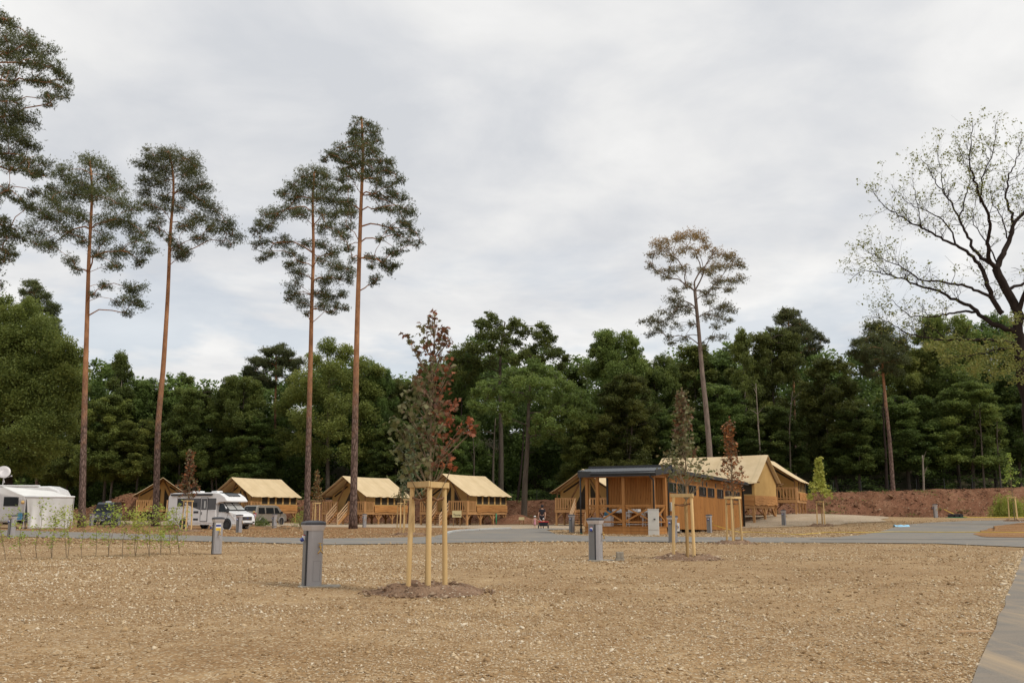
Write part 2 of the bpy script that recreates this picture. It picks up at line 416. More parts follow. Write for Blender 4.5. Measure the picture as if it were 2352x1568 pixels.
def ribbed():
    t = NT('ribbed_larch')
    s = t.n('ShaderNodeSeparateXYZ'); t.l(t.tc.outputs['Object'], s.inputs[0])
    f = t.noise(4, 5, 0.65, (1, 1, 0.12), dist=1.0)
    col = t.ramp(f, [(0.28, (0.33, 0.14, 0.037)), (0.7, (0.52, 0.245, 0.072))])
    k = t.noise(3.0, 2, 0.4); col = t.mix(t.ramp(k, [(0.64, 0.0), (0.74, 0.6)]), col, (0.22, 0.075, 0.02))
    b = t.voro(1.6, (1, 1, 0.05), out='Color'); bs = t.n('ShaderNodeSeparateColor'); t.l(b, bs.inputs[0])
    hs = t.n('ShaderNodeHueSaturation'); t.l(col, hs.inputs['Color'])
    t.l(t.math('ADD', t.math('MULTIPLY', bs.outputs[0], 0.22), 0.88), hs.inputs['Value'])
    return t.fin(hs.outputs[0], 0.65, 0, 0.3)
M['cabinwood'] = ribbed()
M['beam'] = wood('cabin_beam', (0.36, 0.155, 0.042), (0.52, 0.25, 0.08), 0.65, 2, 6)
M['black'] = plain('black_metal', (0.028, 0.03, 0.034), 0.45, 0.0, 0.2)
M['roofmetal'] = plain('anthracite_roof', (0.085, 0.092, 0.10), 0.35, 0.5, 0.15)
M['grey'] = plain('grey_powder_coat', (0.36, 0.345, 0.35), 0.45, 0.1, 0.05, 5)
M['greydark'] = plain('dark_grey_and_shaded_side', (0.20, 0.20, 0.198), 0.5, 0.1, 0.05)  # plain dark grey trim, and the painted shade on the posts' side face
M['greylight'] = plain('light_grey_metal', (0.56, 0.53, 0.53), 0.45, 0.1, 0.05)
M['lid'] = plain('dark_lid', (0.042, 0.042, 0.05), 0.45, 0.0, 0.1)
M['brass'] = plain('brass', (0.55, 0.36, 0.12), 0.3, 0.9, 0.15, 30)
M['blue'] = plain('blue_plastic', (0.03, 0.055, 0.26), 0.4)
M['red'] = plain('red_plastic', (0.42, 0.025, 0.03), 0.4)
M['yellow'] = plain('yellow_sign', (0.75, 0.50, 0.03), 0.5, var=0.05)
M['white'] = plain('white_paint', (0.76, 0.76, 0.76), 0.3, 0.0, 0.03)
M['whitefab'] = canvas('white_fabric', (0.80, 0.79, 0.76), (0.72, 0.71, 0.68))
M['cabinet'] = plain('cabinet_grey_white', (0.55, 0.535, 0.49), 0.5, var=0.05)
M['concrete'] = plain('concrete', (0.30, 0.265, 0.21), 0.9, var=0.2, scale=12)
M['slab'] = plain('pale_slab', (0.46, 0.47, 0.46), 0.85, var=0.12, scale=8)
M['rubber'] = plain('tyre_rubber', (0.018, 0.018, 0.019), 0.85)
M['alloy'] = plain('dark_alloy', (0.06, 0.06, 0.065), 0.35, 0.6)
M['chrome'] = plain('chrome', (0.6, 0.6, 0.62), 0.2, 0.95)
M['van_silver'] = plain('beige_silver_paint', (0.34, 0.315, 0.275), 0.28, 0.45, 0.05)
M['van_dark'] = plain('anthracite_paint', (0.055, 0.062, 0.075), 0.25, 0.4, 0.1)
M['darkpanel'] = plain('dark_grey_decal', (0.085, 0.088, 0.095), 0.35, 0.1)
M['lamp_red'] = plain('tail_lamp', (0.45, 0.03, 0.02), 0.25)
M['lamp'] = plain('headlamp_glass', (0.55, 0.58, 0.62), 0.1, 0.2)
def glass():
    t = NT('tinted_glass'); return t.fin((0.014, 0.017, 0.019), 0.12, 0, 0.28)
M['glass'] = glass()
M['shade'] = plain('windscreen_blind', (0.55, 0.56, 0.55), 0.35, 0.4, 0.05)
M['skin'] = plain('skin', (0.50, 0.29, 0.20), 0.6, var=0.06)
M['cloth_black'] = plain('black_cloth', (0.014, 0.014, 0.02), 0.9)
M['cloth_pink'] = plain('pink_cloth', (0.62, 0.28, 0.33), 0.9)
M['cloth_white'] = plain('white_cloth', (0.74, 0.72, 0.68), 0.9)
M['cloth_orange'] = plain('orange_cloth', (0.70, 0.20, 0.07), 0.9)
M['straw'] = plain('straw', (0.55, 0.36, 0.14), 0.9, var=0.2, scale=20)
M['sign'] = plain('sign_board', (0.56, 0.48, 0.26), 0.6, var=0.04)
M['ink'] = plain('sign_ink', (0.05, 0.028, 0.015), 0.7)
M['green'] = plain('green_pipe', (0.015, 0.22, 0.10), 0.5)
M['cable'] = plain('yellow_cable', (0.62, 0.43, 0.05), 0.5)
M['lightblue'] = plain('light_blue_plastic', (0.30, 0.58, 0.78), 0.5)
M['teal'] = plain('blue_laundry', (0.06, 0.22, 0.36), 0.8)
M['steel'] = plain('stainless_steel', (0.55, 0.55, 0.54), 0.3, 0.8)
M['violetgrey'] = plain('lavender_cloth', (0.50, 0.47, 0.58), 0.9)
M['forestfloor'] = gravel_mat('leaf_litter', [(0.36, (0.03, 0.024, 0.014)), (0.5, (0.05, 0.042, 0.022)), (0.62, (0.075, 0.065, 0.032))], (0.10, 0.08, 0.04), 0.1, (0.04, 0.045, 0.018), 6.0)
M['bark_lilac'] = bark('weathered_pine_bark', (0.20, 0.155, 0.13))
# ------------------------------------------------------------------ setting: ground, roads, bank
RNG = np.random.default_rng(7)
_VN = {}
def vnoise(x, y, cell, seed):
    if seed not in _VN: _VN[seed] = np.random.default_rng(seed).random((257, 257))
    g = _VN[seed]
    fx, fy = np.asarray(x)/cell + 1000.0, np.asarray(y)/cell + 1000.0
    ix, iy = np.floor(fx).astype(int), np.floor(fy).astype(int); tx, ty = fx-ix, fy-iy
    tx, ty = tx*tx*(3-2*tx), ty*ty*(3-2*ty); ix, iy = ix % 256, iy % 256
    return (g[ix, iy]*(1-tx)+g[ix+1, iy]*tx)*(1-ty)+(g[ix, iy+1]*(1-tx)+g[ix+1, iy+1]*tx)*ty - 0.5
PATH_PX = [(2440, 1252), (2385, 1260), (2352, 1273), (2331, 1330), (2290, 1430), (2235, 1568), (2185, 1690)]
PATH = np.array([(gnd(*p).x, gnd(*p).y) for p in PATH_PX])
o_ = np.argsort(PATH[:, 1]); PATH = PATH[o_]
def path_x(y): return np.interp(y, PATH[:, 1], PATH[:, 0])
def micro(x, y):
    f = 1 - ss(29, 34, y)
    f = f * (1 - ss(path_x(y) - 0.7, path_x(y) - 0.05, x))
    rut = 0.0
    for cx_ in (path_x(y) - 0.8, path_x(y) - 2.4, -3.2 + 0.16 * y, -1.75 + 0.16 * y, 3.4 - 0.05 * y, 4.8 - 0.05 * y):
        rut = rut - np.exp(-((x - cx_) / 0.15) ** 2) * (0.017 + 0.008 * np.sin(y * 11.0)) + 0.008 * np.exp(-((np.abs(x - cx_) - 0.26) / 0.09) ** 2)
    return f * (rut + vnoise(x, y, 2.3, 1) * 0.04 + vnoise(x, y, 0.8, 2) * 0.022 + vnoise(x, y, 0.33, 3) * 0.015)
def axis(*segs):
    out = []
    for a, b, st in segs: out += list(np.arange(a, b - 1e-6, st))
    return np.array(out + [segs[-1][1]])
xs = axis((-1500, -300, 200), (-300, -120, 12), (-120, -40, 1.6), (-40, -9, 0.8), (-9, 12, 0.14), (12, 40, 0.8), (40, 120, 1.6), (120, 300, 12), (300, 1500, 200))
ys = axis((-300, -20, 40), (-20, 5, 2.5), (5, 16, 0.11), (16, 34, 0.3), (34, 125, 1.0), (125, 200, 6), (200, 1700, 150))
X, Y = np.meshgrid(xs, ys)
Z = terr(X, Y) + micro(X, Y)
nx, ny = len(xs), len(ys)
I = np.arange(nx*ny).reshape(ny, nx)
F4 = np.stack([I[:-1, :-1], I[:-1, 1:], I[1:, 1:], I[1:, :-1]], -1).reshape(-1, 4)
ground = np_mesh('ground', np.stack([X, Y, Z], -1).reshape(-1, 3), F4, M['field'], smooth=True)
tag(ground, 'tan gravelly field that covers the whole campsite floor', 'ground', kind='structure')

def strip(name, cols, mat, off, label, cat, jit=0.0, rows=8, step=6.0, world=False):
    cols = np.array(cols, float); x = np.arange(cols[0, 0], cols[-1, 0]+0.1, step)
    a = np.interp(x, cols[:, 0], cols[:, 1]); b = np.interp(x, cols[:, 0], cols[:, 2])
    A = np.array([gnd(u, v)[:2] for u, v in zip(x, a)]); B = np.array([gnd(u, v)[:2] for u, v in zip(x, b)])
    if jit:
        k = np.arange(len(x))
        A[:, 1] += jit*(vnoise(A[:, 0], A[:, 0]*0+5, 1.3, 11)*2+vnoise(A[:, 0], A[:, 0]*0+9, 0.5, 12))
        B[:, 1] += jit*(vnoise(B[:, 0], B[:, 0]*0+15, 1.3, 13)*2+vnoise(B[:, 0], B[:, 0]*0+19, 0.5, 14))*0.6
    t = np.linspace(0, 1, rows+1)[:, None, None]
    P = A[None]*(1-t)+B[None]*t
    z = terr0(P[..., 0], P[..., 1])+off
    V = np.concatenate([P, z[..., None]], -1)
    m, n = V.shape[:2]; I = np.arange(m*n).reshape(m, n)
    F = np.stack([I[:-1, :-1], I[1:, :-1], I[1:, 1:], I[:-1, 1:]], -1).reshape(-1, 4)
    o = np_mesh(name, V.reshape(-1, 3), F, mat)
    return tag(o, label, cat, kind='structure')
strip('mulch_ground', [(-120,1212,1216),(0,1212,1217),(160,1207,1221),(400,1206,1229),(600,1207,1234),(800,1210,1237),(940,1212,1234),(1040,1212,1224),(1090,1212,1219),(1130,1213,1215)], M['mulch'], 0.012, 'orange brown bark mulch bed behind the asphalt road', 'ground', 0.5)
strip('gravel_pad', [(240,1196,1202),(400,1197,1206),(580,1201,1208.5),(740,1202,1210),(1000,1203,1211.5),(1130,1204,1214),(1320,1205,1214)], M['pale'], 0.02, 'pale gravel parking strip in front of the tent lodges', 'ground', 0.6)
strip('road', [(-200,1213,1224),(0,1217,1231),(200,1222.5,1237),(400,1229,1242),(585,1234,1246),(746,1237,1251),(935,1234,1249.5),(1040,1232,1247),(1206,1231,1244),(1370,1231,1244),(1530,1233,1245),(1700,1234,1246),(1952,1234,1247),(2150,1234,1248.5),(2352,1233,1257),(2520,1230,1266)], M['asphalt'], 0.028, 'grey asphalt road crossing the whole campsite', 'road', 0.22)
strip('side_road', [(1000,1231,1238),(1040,1223,1238),(1075,1219,1238),(1120,1216.5,1238),(1206,1214,1238),(1245,1213.8,1238),(1262,1220,1238),(1276,1227,1238),(1340,1231,1238)], M['asphalt'], 0.036, 'asphalt side road leading back between the lodges', 'road', 0.1)
strip('side_road_end', [(1236,1213.6,1217.5),(1312,1214,1216.5)], M['asphalt'], 0.044, 'narrow end of the asphalt side road beside the wooden cabin', 'road', 0.1)
strip('branch_road', [(1860,1236,1240),(1920,1234.5,1240),(1971,1230,1240),(2018,1222.7,1240),(2052,1212,1240),(2099,1203.7,1240),(2147,1200,1240),(2218,1196.6,1240),(2352,1194,1240),(2480,1193,1240)], M['asphalt'], 0.04, 'asphalt branch road curving off to the right edge', 'road', 0.1, rows=30)
strip('gravel_island', [(2238,1227,1228.5),(2256,1220,1234),(2266,1219,1235),(2290,1208,1235.4),(2352,1201,1236),(2480,1199,1236)], M['mulch'], 0.056, 'stony brown island between the two arms of the asphalt road', 'ground', 0.25, rows=20)
# pale kerb line edging the mulch tongue
kb = MB()
kp = [gnd(a, b) for a, b in ((1026,1227),(1036,1223),(1060,1219.5),(1100,1217.5),(1150,1215),(1172,1214))]
for a, b in zip(kp[:-1], kp[1:]): kb.bar(a+Vector((0,0,.07)), b+Vector((0,0,.07)), 0.22, 0.12)
tag(kb.build('kerb', M['slab'], bevel=0.01), 'pale kerb edging the brown mulch tongue by the side road', 'kerb')
# near footpath at lower right
yy = np.linspace(PATH[0, 1], 34, 160); t = np.linspace(0, 1, 9)[:, None]
left = path_x(yy)+vnoise(yy, yy*0, 1.2, 31)*0.05
PX = left[None]+t*2.9; PY = np.repeat(yy[None], 9, 0)
V = np.stack([PX, PY, terr0(PX, PY)+0.02+0*PX], -1); I = np.arange(V.shape[0]*V.shape[1]).reshape(V.shape[:2])
F = np.stack([I[:-1, :-1], I[1:, :-1], I[1:, 1:], I[:-1, 1:]], -1).reshape(-1, 4)
tag(np_mesh('footpath', V.reshape(-1, 3), F, M['asphalt_warm']), 'dusty grey path cutting the lower right corner', 'path', kind='structure')
# pale gravel heap under the right hand lodges
na, nr = 72, 16; a = np.linspace(0, 2*np.pi, na, endpoint=False); r = np.linspace(0, 1, nr+1)[1:]
rad = 1+0.35*np.array([vnoise(3*math.cos(q)+50, 3*math.sin(q)+50, 1.0, 41) for q in a])
PX = 20.5+9.5*np.outer(r, np.cos(a)*rad); PY = 78.5+9.5*np.outer(r, np.sin(a)*rad)
V = np.concatenate([np.array([[20.5, 78.5, float(terr0(20.5, 78.5))+.03]]), np.stack([PX, PY, terr0(PX, PY)+.03+vnoise(PX, PY, .8, 42)*.05], -1).reshape(-1, 3)])
F = [[1+j*na+i, 1+(j+1)*na+i, 1+(j+1)*na+(i+1) % na, 1+j*na+(i+1) % na] for j in range(nr-1) for i in range(na)]
tag(np_mesh('gravel_mound', V, np.array(F), M['pale'], smooth=True), 'low pale gravel mound under the two right hand lodges', 'ground', kind='structure')

# red earth bank at the wood's edge
bx = np.arange(-150, 150.1, 0.55)
prof_t = np.linspace(0, 1, 22)
V = []
for tt in prof_t:
    yb = bank_y(bx)+tt*6.5+vnoise(bx, bx*0+tt*4, 2.0, 21)*0.5
    h = ss(0, 1, np.minimum(tt/0.72, 1)) if tt < 0.72 else 1.0
    h = h*0.9+0.1*min(tt/0.5, 1)
    base = terr0(bx, yb)-0.12
    z = base+(bank_top(bx)-base)*h+vnoise(bx, yb*1.5, 1.4, 22)*0.35*math.sin(math.pi*min(tt*1.15, 1))+vnoise(bx, yb*2, 0.45, 23)*0.26*math.sin(math.pi*min(tt*1.1, 1))+vnoise(bx, yb*.3, 1.1, 24)*0.3*math.sin(math.pi*min(tt*1.2, 1))
    V.append(np.stack([bx, yb, z], -1))
V = np.array(V); m, n = V.shape[:2]; I = np.arange(m*n).reshape(m, n)
F = np.stack([I[:-1, :-1], I[:-1, 1:], I[1:, 1:], I[1:, :-1]], -1).reshape(-1, 4)
tag(np_mesh('earth_bank', V.reshape(-1, 3), F, M['bank'], smooth=True), 'red brown earth bank running along the edge of the wood', 'bank', kind='structure')

# dark forest floor behind the bank; its rise is added backing that hides sky gaps
fx = np.arange(-260, 261, 4.0); fy = np.r_[np.arange(0, 60, 3.0), np.arange(60, 300, 20.0)]
FX, FT = np.meshgrid(fx, fy); FY = bank_y(FX)+5.6+FT
FZ = bank_top(FX)-.02+13*ss(18, 60, FT)+vnoise(FX, FY, 6.0, 81)*.4*ss(0, 4, FT)
I = np.arange(FX.size).reshape(FX.shape)
FF = np.stack([I[:-1, :-1], I[:-1, 1:], I[1:, 1:], I[1:, :-1]], -1).reshape(-1, 4)
tag(np_mesh('forest_floor_backing', np.stack([FX, FY, FZ], -1).reshape(-1, 3), FF, M['forestfloor'], smooth=True), 'dark leaf strewn forest floor with an added backing rise behind the bank', 'forest floor', kind='structure')

# ------------------------------------------------------------------ loose stones (nobody could count them)
def stone_cloud(name, P, S, tint, mat, label, cat, flat=0.55):
    n = len(P); rng = np.random.default_rng(len(P))
    base = np.array([(1,0,0),(0,1,0),(-1,0,0),(0,-1,0),(0,0,1),(0,0,-1)], float)
    fc = np.array([(0,1,4),(1,2,4),(2,3,4),(3,0,4),(1,0,5),(2,1,5),(3,2,5),(0,3,5)])
    b = base[None]*(1+rng.uniform(-.35, .35, (n, 6, 1)))+rng.normal(0, .16, (n, 6, 3))
    sc = S[:, None]*np.stack([rng.uniform(.8, 1.5, n), rng.uniform(.7, 1.1, n), rng.uniform(.35, .8, n)*flat/.55], -1)
    b = b*sc[:, None]; a = rng.uniform(0, 2*np.pi, n); c, s = np.cos(a)[:, None], np.sin(a)[:, None]
    bx_, by_ = b[..., 0]*c-b[..., 1]*s, b[..., 0]*s+b[..., 1]*c
    tl = rng.normal(0, .3, (n, 1)); bz = b[..., 2]+bx_*tl
    V = np.stack([bx_, by_, bz], -1)+P[:, None]
    F = fc[None]+np.arange(n)[:, None, None]*6
    o = np_mesh(name, V.reshape(-1, 3), F.reshape(-1, 3), mat, tint=np.repeat(tint, 6))
    return tag(o, label, cat, kind='stuff')
def stonemat(name, stops):
    t = NT(name); a = t.n('ShaderNodeAttribute'); a.attribute_name = 'tint'
    col = t.ramp(a.outputs['Fac'], stops)
    col = t.mix(t.ramp(t.noise(35, 3, 0.7), [(0.4, 0.0), (0.75, 0.4)]), col, (0.30, 0.21, 0.13))
    return t.fin(col, 0.95, 0, 0.15)
M['stones'] = stonemat('loose_stones', [(0, (0.17, 0.10, 0.042)), (0.3, (0.33, 0.207, 0.10)), (0.6, (0.47, 0.33, 0.18)), (0.85, (0.61, 0.475, 0.305)), (1, (0.70, 0.60, 0.45))])
N = 260000
d = 5.5+(40-5.5)*RNG.random(N)**1.5; x = (RNG.random(N)*2-1)*(d*0.62+1.5)
ok = x < path_x(d)-0.02; d, x = d[ok], x[ok]
patch = vnoise(x, d, 3.0, 51)+vnoise(x, d, 0.9, 52)*.7
ok = RNG.random(len(d)) < np.clip(0.62+patch*1.3, 0.12, 1); d, x, patch = d[ok], x[ok], patch[ok]
s = np.exp(RNG.normal(math.log(0.0078), 0.5, len(d)))*np.clip(d/11, 0.85, 1.9)
s = np.minimum(s, 0.036)
tint = np.clip(RNG.beta(.9, .85, len(d))+patch*.3, 0, 1)
stone_cloud('field_stones', np.stack([x, d, terr0(x, d)+micro(x, d)+s*.15], -1), s, tint, M['stones'], 'loose tan stones and clods strewn over the field', 'stones')
# a few bigger stones in the near field
N = 550; d = 5.5+14*RNG.random(N)**1.6; x = (RNG.random(N)*2-1)*(d*0.62+1.5); ok = x < path_x(d)-.1; d, x = d[ok], x[ok]
s = np.exp(RNG.normal(math.log(0.022), 0.35, len(d)))
stone_cloud('field_cobbles', np.stack([x, d, terr0(x, d)+micro(x, d)+s*.1], -1), s, np.clip(RNG.normal(.7, .2, len(d)), 0, 1), M['stones'], 'larger pale stones lying on the near field', 'stones')
# crushed pale stone along the footpath edge
N = 3200; d = 5.5+26*RNG.random(N)**1.3; x = path_x(d)-np.abs(RNG.normal(0, .22, N))*(0.6+d*.03)
s = np.exp(RNG.normal(math.log(0.0105), 0.45, N))*np.clip(d/11, 0.85, 1.8)
stone_cloud('path_edge_stones', np.stack([x, d, terr0(x, d)+micro(x, d)+s*.2], -1), s, np.clip(RNG.normal(.74, .16, N), 0, 1), M['stones'], 'pale crushed stone spilling along the path edge', 'stones')
# chips on the mulch bed and gravel behind the road
N = 26000; yy = 38+34*RNG.random(N); x = (RNG.random(N)*2-1)*(yy*.58)
zc = RNG.random(N); s = 0.03+0.05*RNG.random(N)**2
onroad = np.zeros(N, bool)
for i in range(N):
    c = yy[i]*math.cos(PITCH); px = CX+FPX*x[i]/c; py = YH+2181*(EYE-float(terr0(x[i], yy[i])))/yy[i]
    bot = np.interp(px, [0,400,746,1040,1206,1700,2352], [1231,1242,1251,1247,1244,1246,1257])
    top = np.interp(px, [0,400,746,935,1030,1120,1250,1276,1370,1860,1971,2052,2147,2352], [1217,1229,1237,1234,1224,1216,1214,1228,1231,1235,1230,1212,1199,1193])
    onroad[i] = top+RNG.exponential(.8)-.3 < py < bot-RNG.exponential(.9)+.2
k = ~onroad
isl = (x/yy < 0.0) & (yy < 75)
tint = np.where(isl, np.clip(RNG.beta(1.2, 2.5, N), 0, 1), np.clip(RNG.beta(2, 1.6, N), 0, 1))
stone_cloud('far_chips', np.stack([x, yy, terr0(x, yy)+.02], -1)[k], s[k], tint[k], M['stones'], 'bark chips and pebbles scattered beyond the road', 'stones', 0.4)

M['bankclods'] = stonemat('red_clods', [(0, (0.10, 0.045, 0.026)), (0.5, (0.22, 0.11, 0.062)), (0.85, (0.34, 0.21, 0.125)), (1, (0.46, 0.35, 0.24))])
N = 7000; x = RNG.uniform(-62, 64, N); tt = np.clip(RNG.beta(.9, 1.6, N), 0, .95); y = bank_y(x)+tt*6.3-.15
b0 = terr0(x, y); z = b0+(bank_top(x)-b0)*(ss(0, .72, tt)*.9+.1*np.minimum(tt*2, 1))
s = np.exp(RNG.normal(math.log(.06), .55, N))
stone_cloud('bank_clods', np.stack([x, y, z+.02], -1), s, np.clip(RNG.beta(1.2, 1.8, N), 0, 1), M['bankclods'], 'clods and small stones on the red earth bank', 'clods')
# ------------------------------------------------------------------ trees
LEAF4 = np.array([(0, -.5), (.32, 0), (0, .5), (-.32, 0)])
MAPLE = np.array([(0,-.5),(.10,-.22),(.36,-.34),(.30,-.12),(.52,.06),(.30,.10),(.26,.30),(.12,.18),(0,.52),(-.12,.18),(-.26,.30),(-.30,.10),(-.52,.06),(-.30,-.12),(-.36,-.34),(-.10,-.22)])
def leaf_cards(C, S, rng, shape=LEAF4, up=0.5, curl=0.15):
    n, k = len(C), len(shape)
    nrm = rng.normal(0, 1, (n, 3)); nrm[:, 2] = np.abs(nrm[:, 2])+up; nrm /= np.linalg.norm(nrm, axis=1, keepdims=True)
    t = rng.normal(0, 1, (n, 3)); t -= nrm*np.sum(t*nrm, 1, keepdims=True); t /= np.linalg.norm(t, axis=1, keepdims=True)
    b = np.cross(nrm, t)
    p = shape[None]*S[:, None, None]
    V = C[:, None]+t[:, None]*p[..., :1]+b[:, None]*p[..., 1:]+nrm[:, None]*(-curl*S[:, None, None]*np.abs(shape[None, :, :1])*2)
    return V.reshape(-1, 3), np.arange(n*k).reshape(n, k)
def tufts(C, L, rng, per=5, w=0.16, up=0.35):
    """needle tufts: thin triangles radiating from a twig tip."""
    n = len(C); C = np.repeat(C, per, 0); L = np.repeat(L, per)*rng.uniform(.7, 1.2, n*per)
    d = rng.normal(0, 1, (n*per, 3)); d[:, 2] += up; d /= np.linalg.norm(d, axis=1, keepdims=True)
    s = rng.normal(0, 1, (n*per, 3)); s -= d*np.sum(s*d, 1, keepdims=True); s /= np.linalg.norm(s, axis=1, keepdims=True)
    V = np.stack([C-s*(L*w)[:, None], C+s*(L*w)[:, None], C+d*L[:, None]], 1)
    return V.reshape(-1, 3), np.arange(n*per*3).reshape(-1, 3)
def spine(pts, n):
    P = np.array(pts, float); seg = np.r_[0, np.cumsum(np.linalg.norm(np.diff(P, axis=0), axis=1))]
    t = np.linspace(0, seg[-1], n)
    Q = np.stack([np.interp(t, seg, P[:, i]) for i in range(3)], -1)
    for _ in range(2): Q[1:-1] = (Q[:-2]+2*Q[1:-1]+Q[2:])/4
    return Q
def wood_skeleton(mb, trunk, r0, r1, clumps, rng, k_len=0.55, lift=0.18, min_r=0.018, first=0.3, sides=6):
    """branches that join every clump to the trunk or to a nearer clump."""
    tp = spine(trunk, 26); n = len(tp)
    rad = r0+(r1-r0)*np.linspace(0, 1, n)**1.15
    rad[0] *= 1.35; rad[1] *= 1.08
    nodes = [(tp[i], None, 0.0, i) for i in range(n) if i >= int(n*first)]
    nt = len(nodes); axis_xy = tp[-1][:2]
    order = sorted(range(len(clumps)), key=lambda i: min(np.linalg.norm(clumps[i]-q) for q in tp))
    kids_n = {}
    for i in order:
        c = clumps[i]; best = None
        for j, (p, par, dl, ti) in enumerate(nodes):
            dd = c-p; L = np.linalg.norm(dd); cost = L+k_len*dl
            if j < nt: cost += max(0, p[2]-c[2]+0.3*np.linalg.norm(dd[:2])*0.2)*0.5
            if best is None or cost < best[0]: best = (cost, j, L)
        _, j, L = best; nodes.append((c, j, nodes[j][2]+L, None))
    w = [0.0]*len(nodes)
    for j in range(len(nodes)-1, nt-1, -1):
        w[j] += 1.0; w[nodes[j][1]] += w[j]
    for j in range(nt, len(nodes)):
        c, par, _, _ = nodes[j]; p = nodes[par][0]
        ra = min_r*math.sqrt(w[j])*1.25; rb = min_r*math.sqrt(max(w[j]-1, .6))*1.15
        L = np.linalg.norm(c-p)
        m1 = p+(c-p)*.35+np.array([rng.normal(0, .05)*L, rng.normal(0, .05)*L, L*lift*rng.uniform(.2, 1)])
        m2 = p+(c-p)*.7+np.array([rng.normal(0, .05)*L, rng.normal(0, .05)*L, L*lift*rng.uniform(.2, 1)*.8])
        mb.tube([p, m1, m2, c], [ra*1.25, ra, (ra+rb)/2, rb], sides, cap=False)
    mb.tube(tp, rad, 12)
    return tp
def depth_of(px, py, cx, clumps_px, rng, m, flat=0.75):
    rows = [abs(c[0]-cx) for c in clumps_px if abs(c[1]-py) < 22] or [20]
    Rm = max(max(rows), 14); rr = min(abs(px-cx), Rm)
    return math.sqrt(max(Rm*Rm-rr*rr, 0))*m*flat
def pine(label, d, base_px, trunk_px, clumps_px, r0, mat, seed, tuft=0.165, dens=1.0, group='tall bare stemmed pines', r1=0.09, name='pine_tree', double=True, barkm=None, top_tint=0.75):
    rng = np.random.default_rng(seed)
    base = pos(base_px, d); root = thing(name, label, 'tree', base, 0, group)
    B = np.array(base); m = mperpx(d)
    tr = [np.array([0, 0, -0.3])]+[np.array(at(x, y, d))-B for x, y in trunk_px]
    for q in tr: q[1] = 0
    cl = []; rr = []; tn = []
    ymin = min(c[1] for c in clumps_px); ymax = max(c[1] for c in clumps_px)
    for (x, y, r) in clumps_px:
        cxx = np.interp(y, [p[1] for p in trunk_px[::-1]], [p[0] for p in trunk_px[::-1]])
        D = depth_of(x, y, cxx, clumps_px, rng, m)
        zz = [rng.uniform(-D, D)] if not double else [rng.uniform(-D, -0.15*D), rng.uniform(.15*D, D)]
        for kk, q in enumerate(zz):
            jx, jy = (rng.normal(0, 4), rng.normal(0, 4)) if kk else (0, 0)
            p = np.array(at(x+jx+(cxx-x)*.08*kk, y+jy, d+q))-B; cl.append(p); rr.append(r*m*rng.uniform(.85, 1.1))
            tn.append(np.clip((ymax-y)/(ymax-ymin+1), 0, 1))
    mb = MB(); wood_skeleton(mb, tr, r0, r1, cl, rng, first=0.35)
    C = []; T = []
    twig = MB()
    for p, r, tt in zip(cl, rr, tn):
        nt_ = int(dens*235*max(r/.7, .25)**2); ns = 7
        sc_ = rng.normal(0, 1, (ns, 3)); sc_ /= np.linalg.norm(sc_, axis=1, keepdims=True); sc_ *= rng.uniform(.45, 1.15, (ns, 1))*np.array([r*1.1, r*1.1, r*.72])
        q = sc_[rng.integers(0, ns, nt_)]+rng.normal(0, 1, (nt_, 3))*np.array([.36, .36, .25])*r
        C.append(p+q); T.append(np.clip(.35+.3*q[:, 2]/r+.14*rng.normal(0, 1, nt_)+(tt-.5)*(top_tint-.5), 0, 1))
        for _ in range(7):
            e = q[rng.integers(nt_)]*.95
            twig.tube([p, p+e*.5+np.array([0, 0, .05*r]), p+e], [.017, .012, .006], 3, cap=False)
    C = np.concatenate(C); T = np.concatenate(T)
    V, Fc = tufts(C, np.full(len(C), tuft), rng, per=5, w=.12)
    mb.v, mb.f = mb.v, mb.f
    b0 = len(mb.v); mb.v += twig.v; mb.f += [tuple(i+b0 for i in f) for f in twig.f]
    mb.build('trunk', barkm or M['pine_bark'], root, smooth=True, fix=False)
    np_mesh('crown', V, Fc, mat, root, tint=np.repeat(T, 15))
    return root
def zA(L): return [tuple([x/2.1, y/2.1]+[v/2.1 for v in r]) for x, y, *r in L]
def zB(L): return [tuple([545.5+x/2.73, 229.7+y/2.73]+[v/2.73 for v in r]) for x, y, *r in L]
def zC(L): return [tuple([1378+x/2.7306, 488+y/2.7306]+[v/2.7306 for v in r]) for x, y, *r in L]
def zF(L): return [tuple([x/2.7306, 631.6+y/2.7306]+[v/2.7306 for v in r]) for x, y, *r in L]
def zE(L): return [tuple([1722.6+x/3.0334, 689+y/3.0334]+[v/3.0334 for v in r]) for x, y, *r in L]
def zM(L): return [tuple([861.3+x/2.1856, 689+y/2.1856]+[v/2.1856 for v in r]) for x, y, *r in L]
def zG(L): return [tuple([976.2+x/3.4134, 689+y/3.4134]+[v/3.4134 for v in r]) for x, y, *r in L]

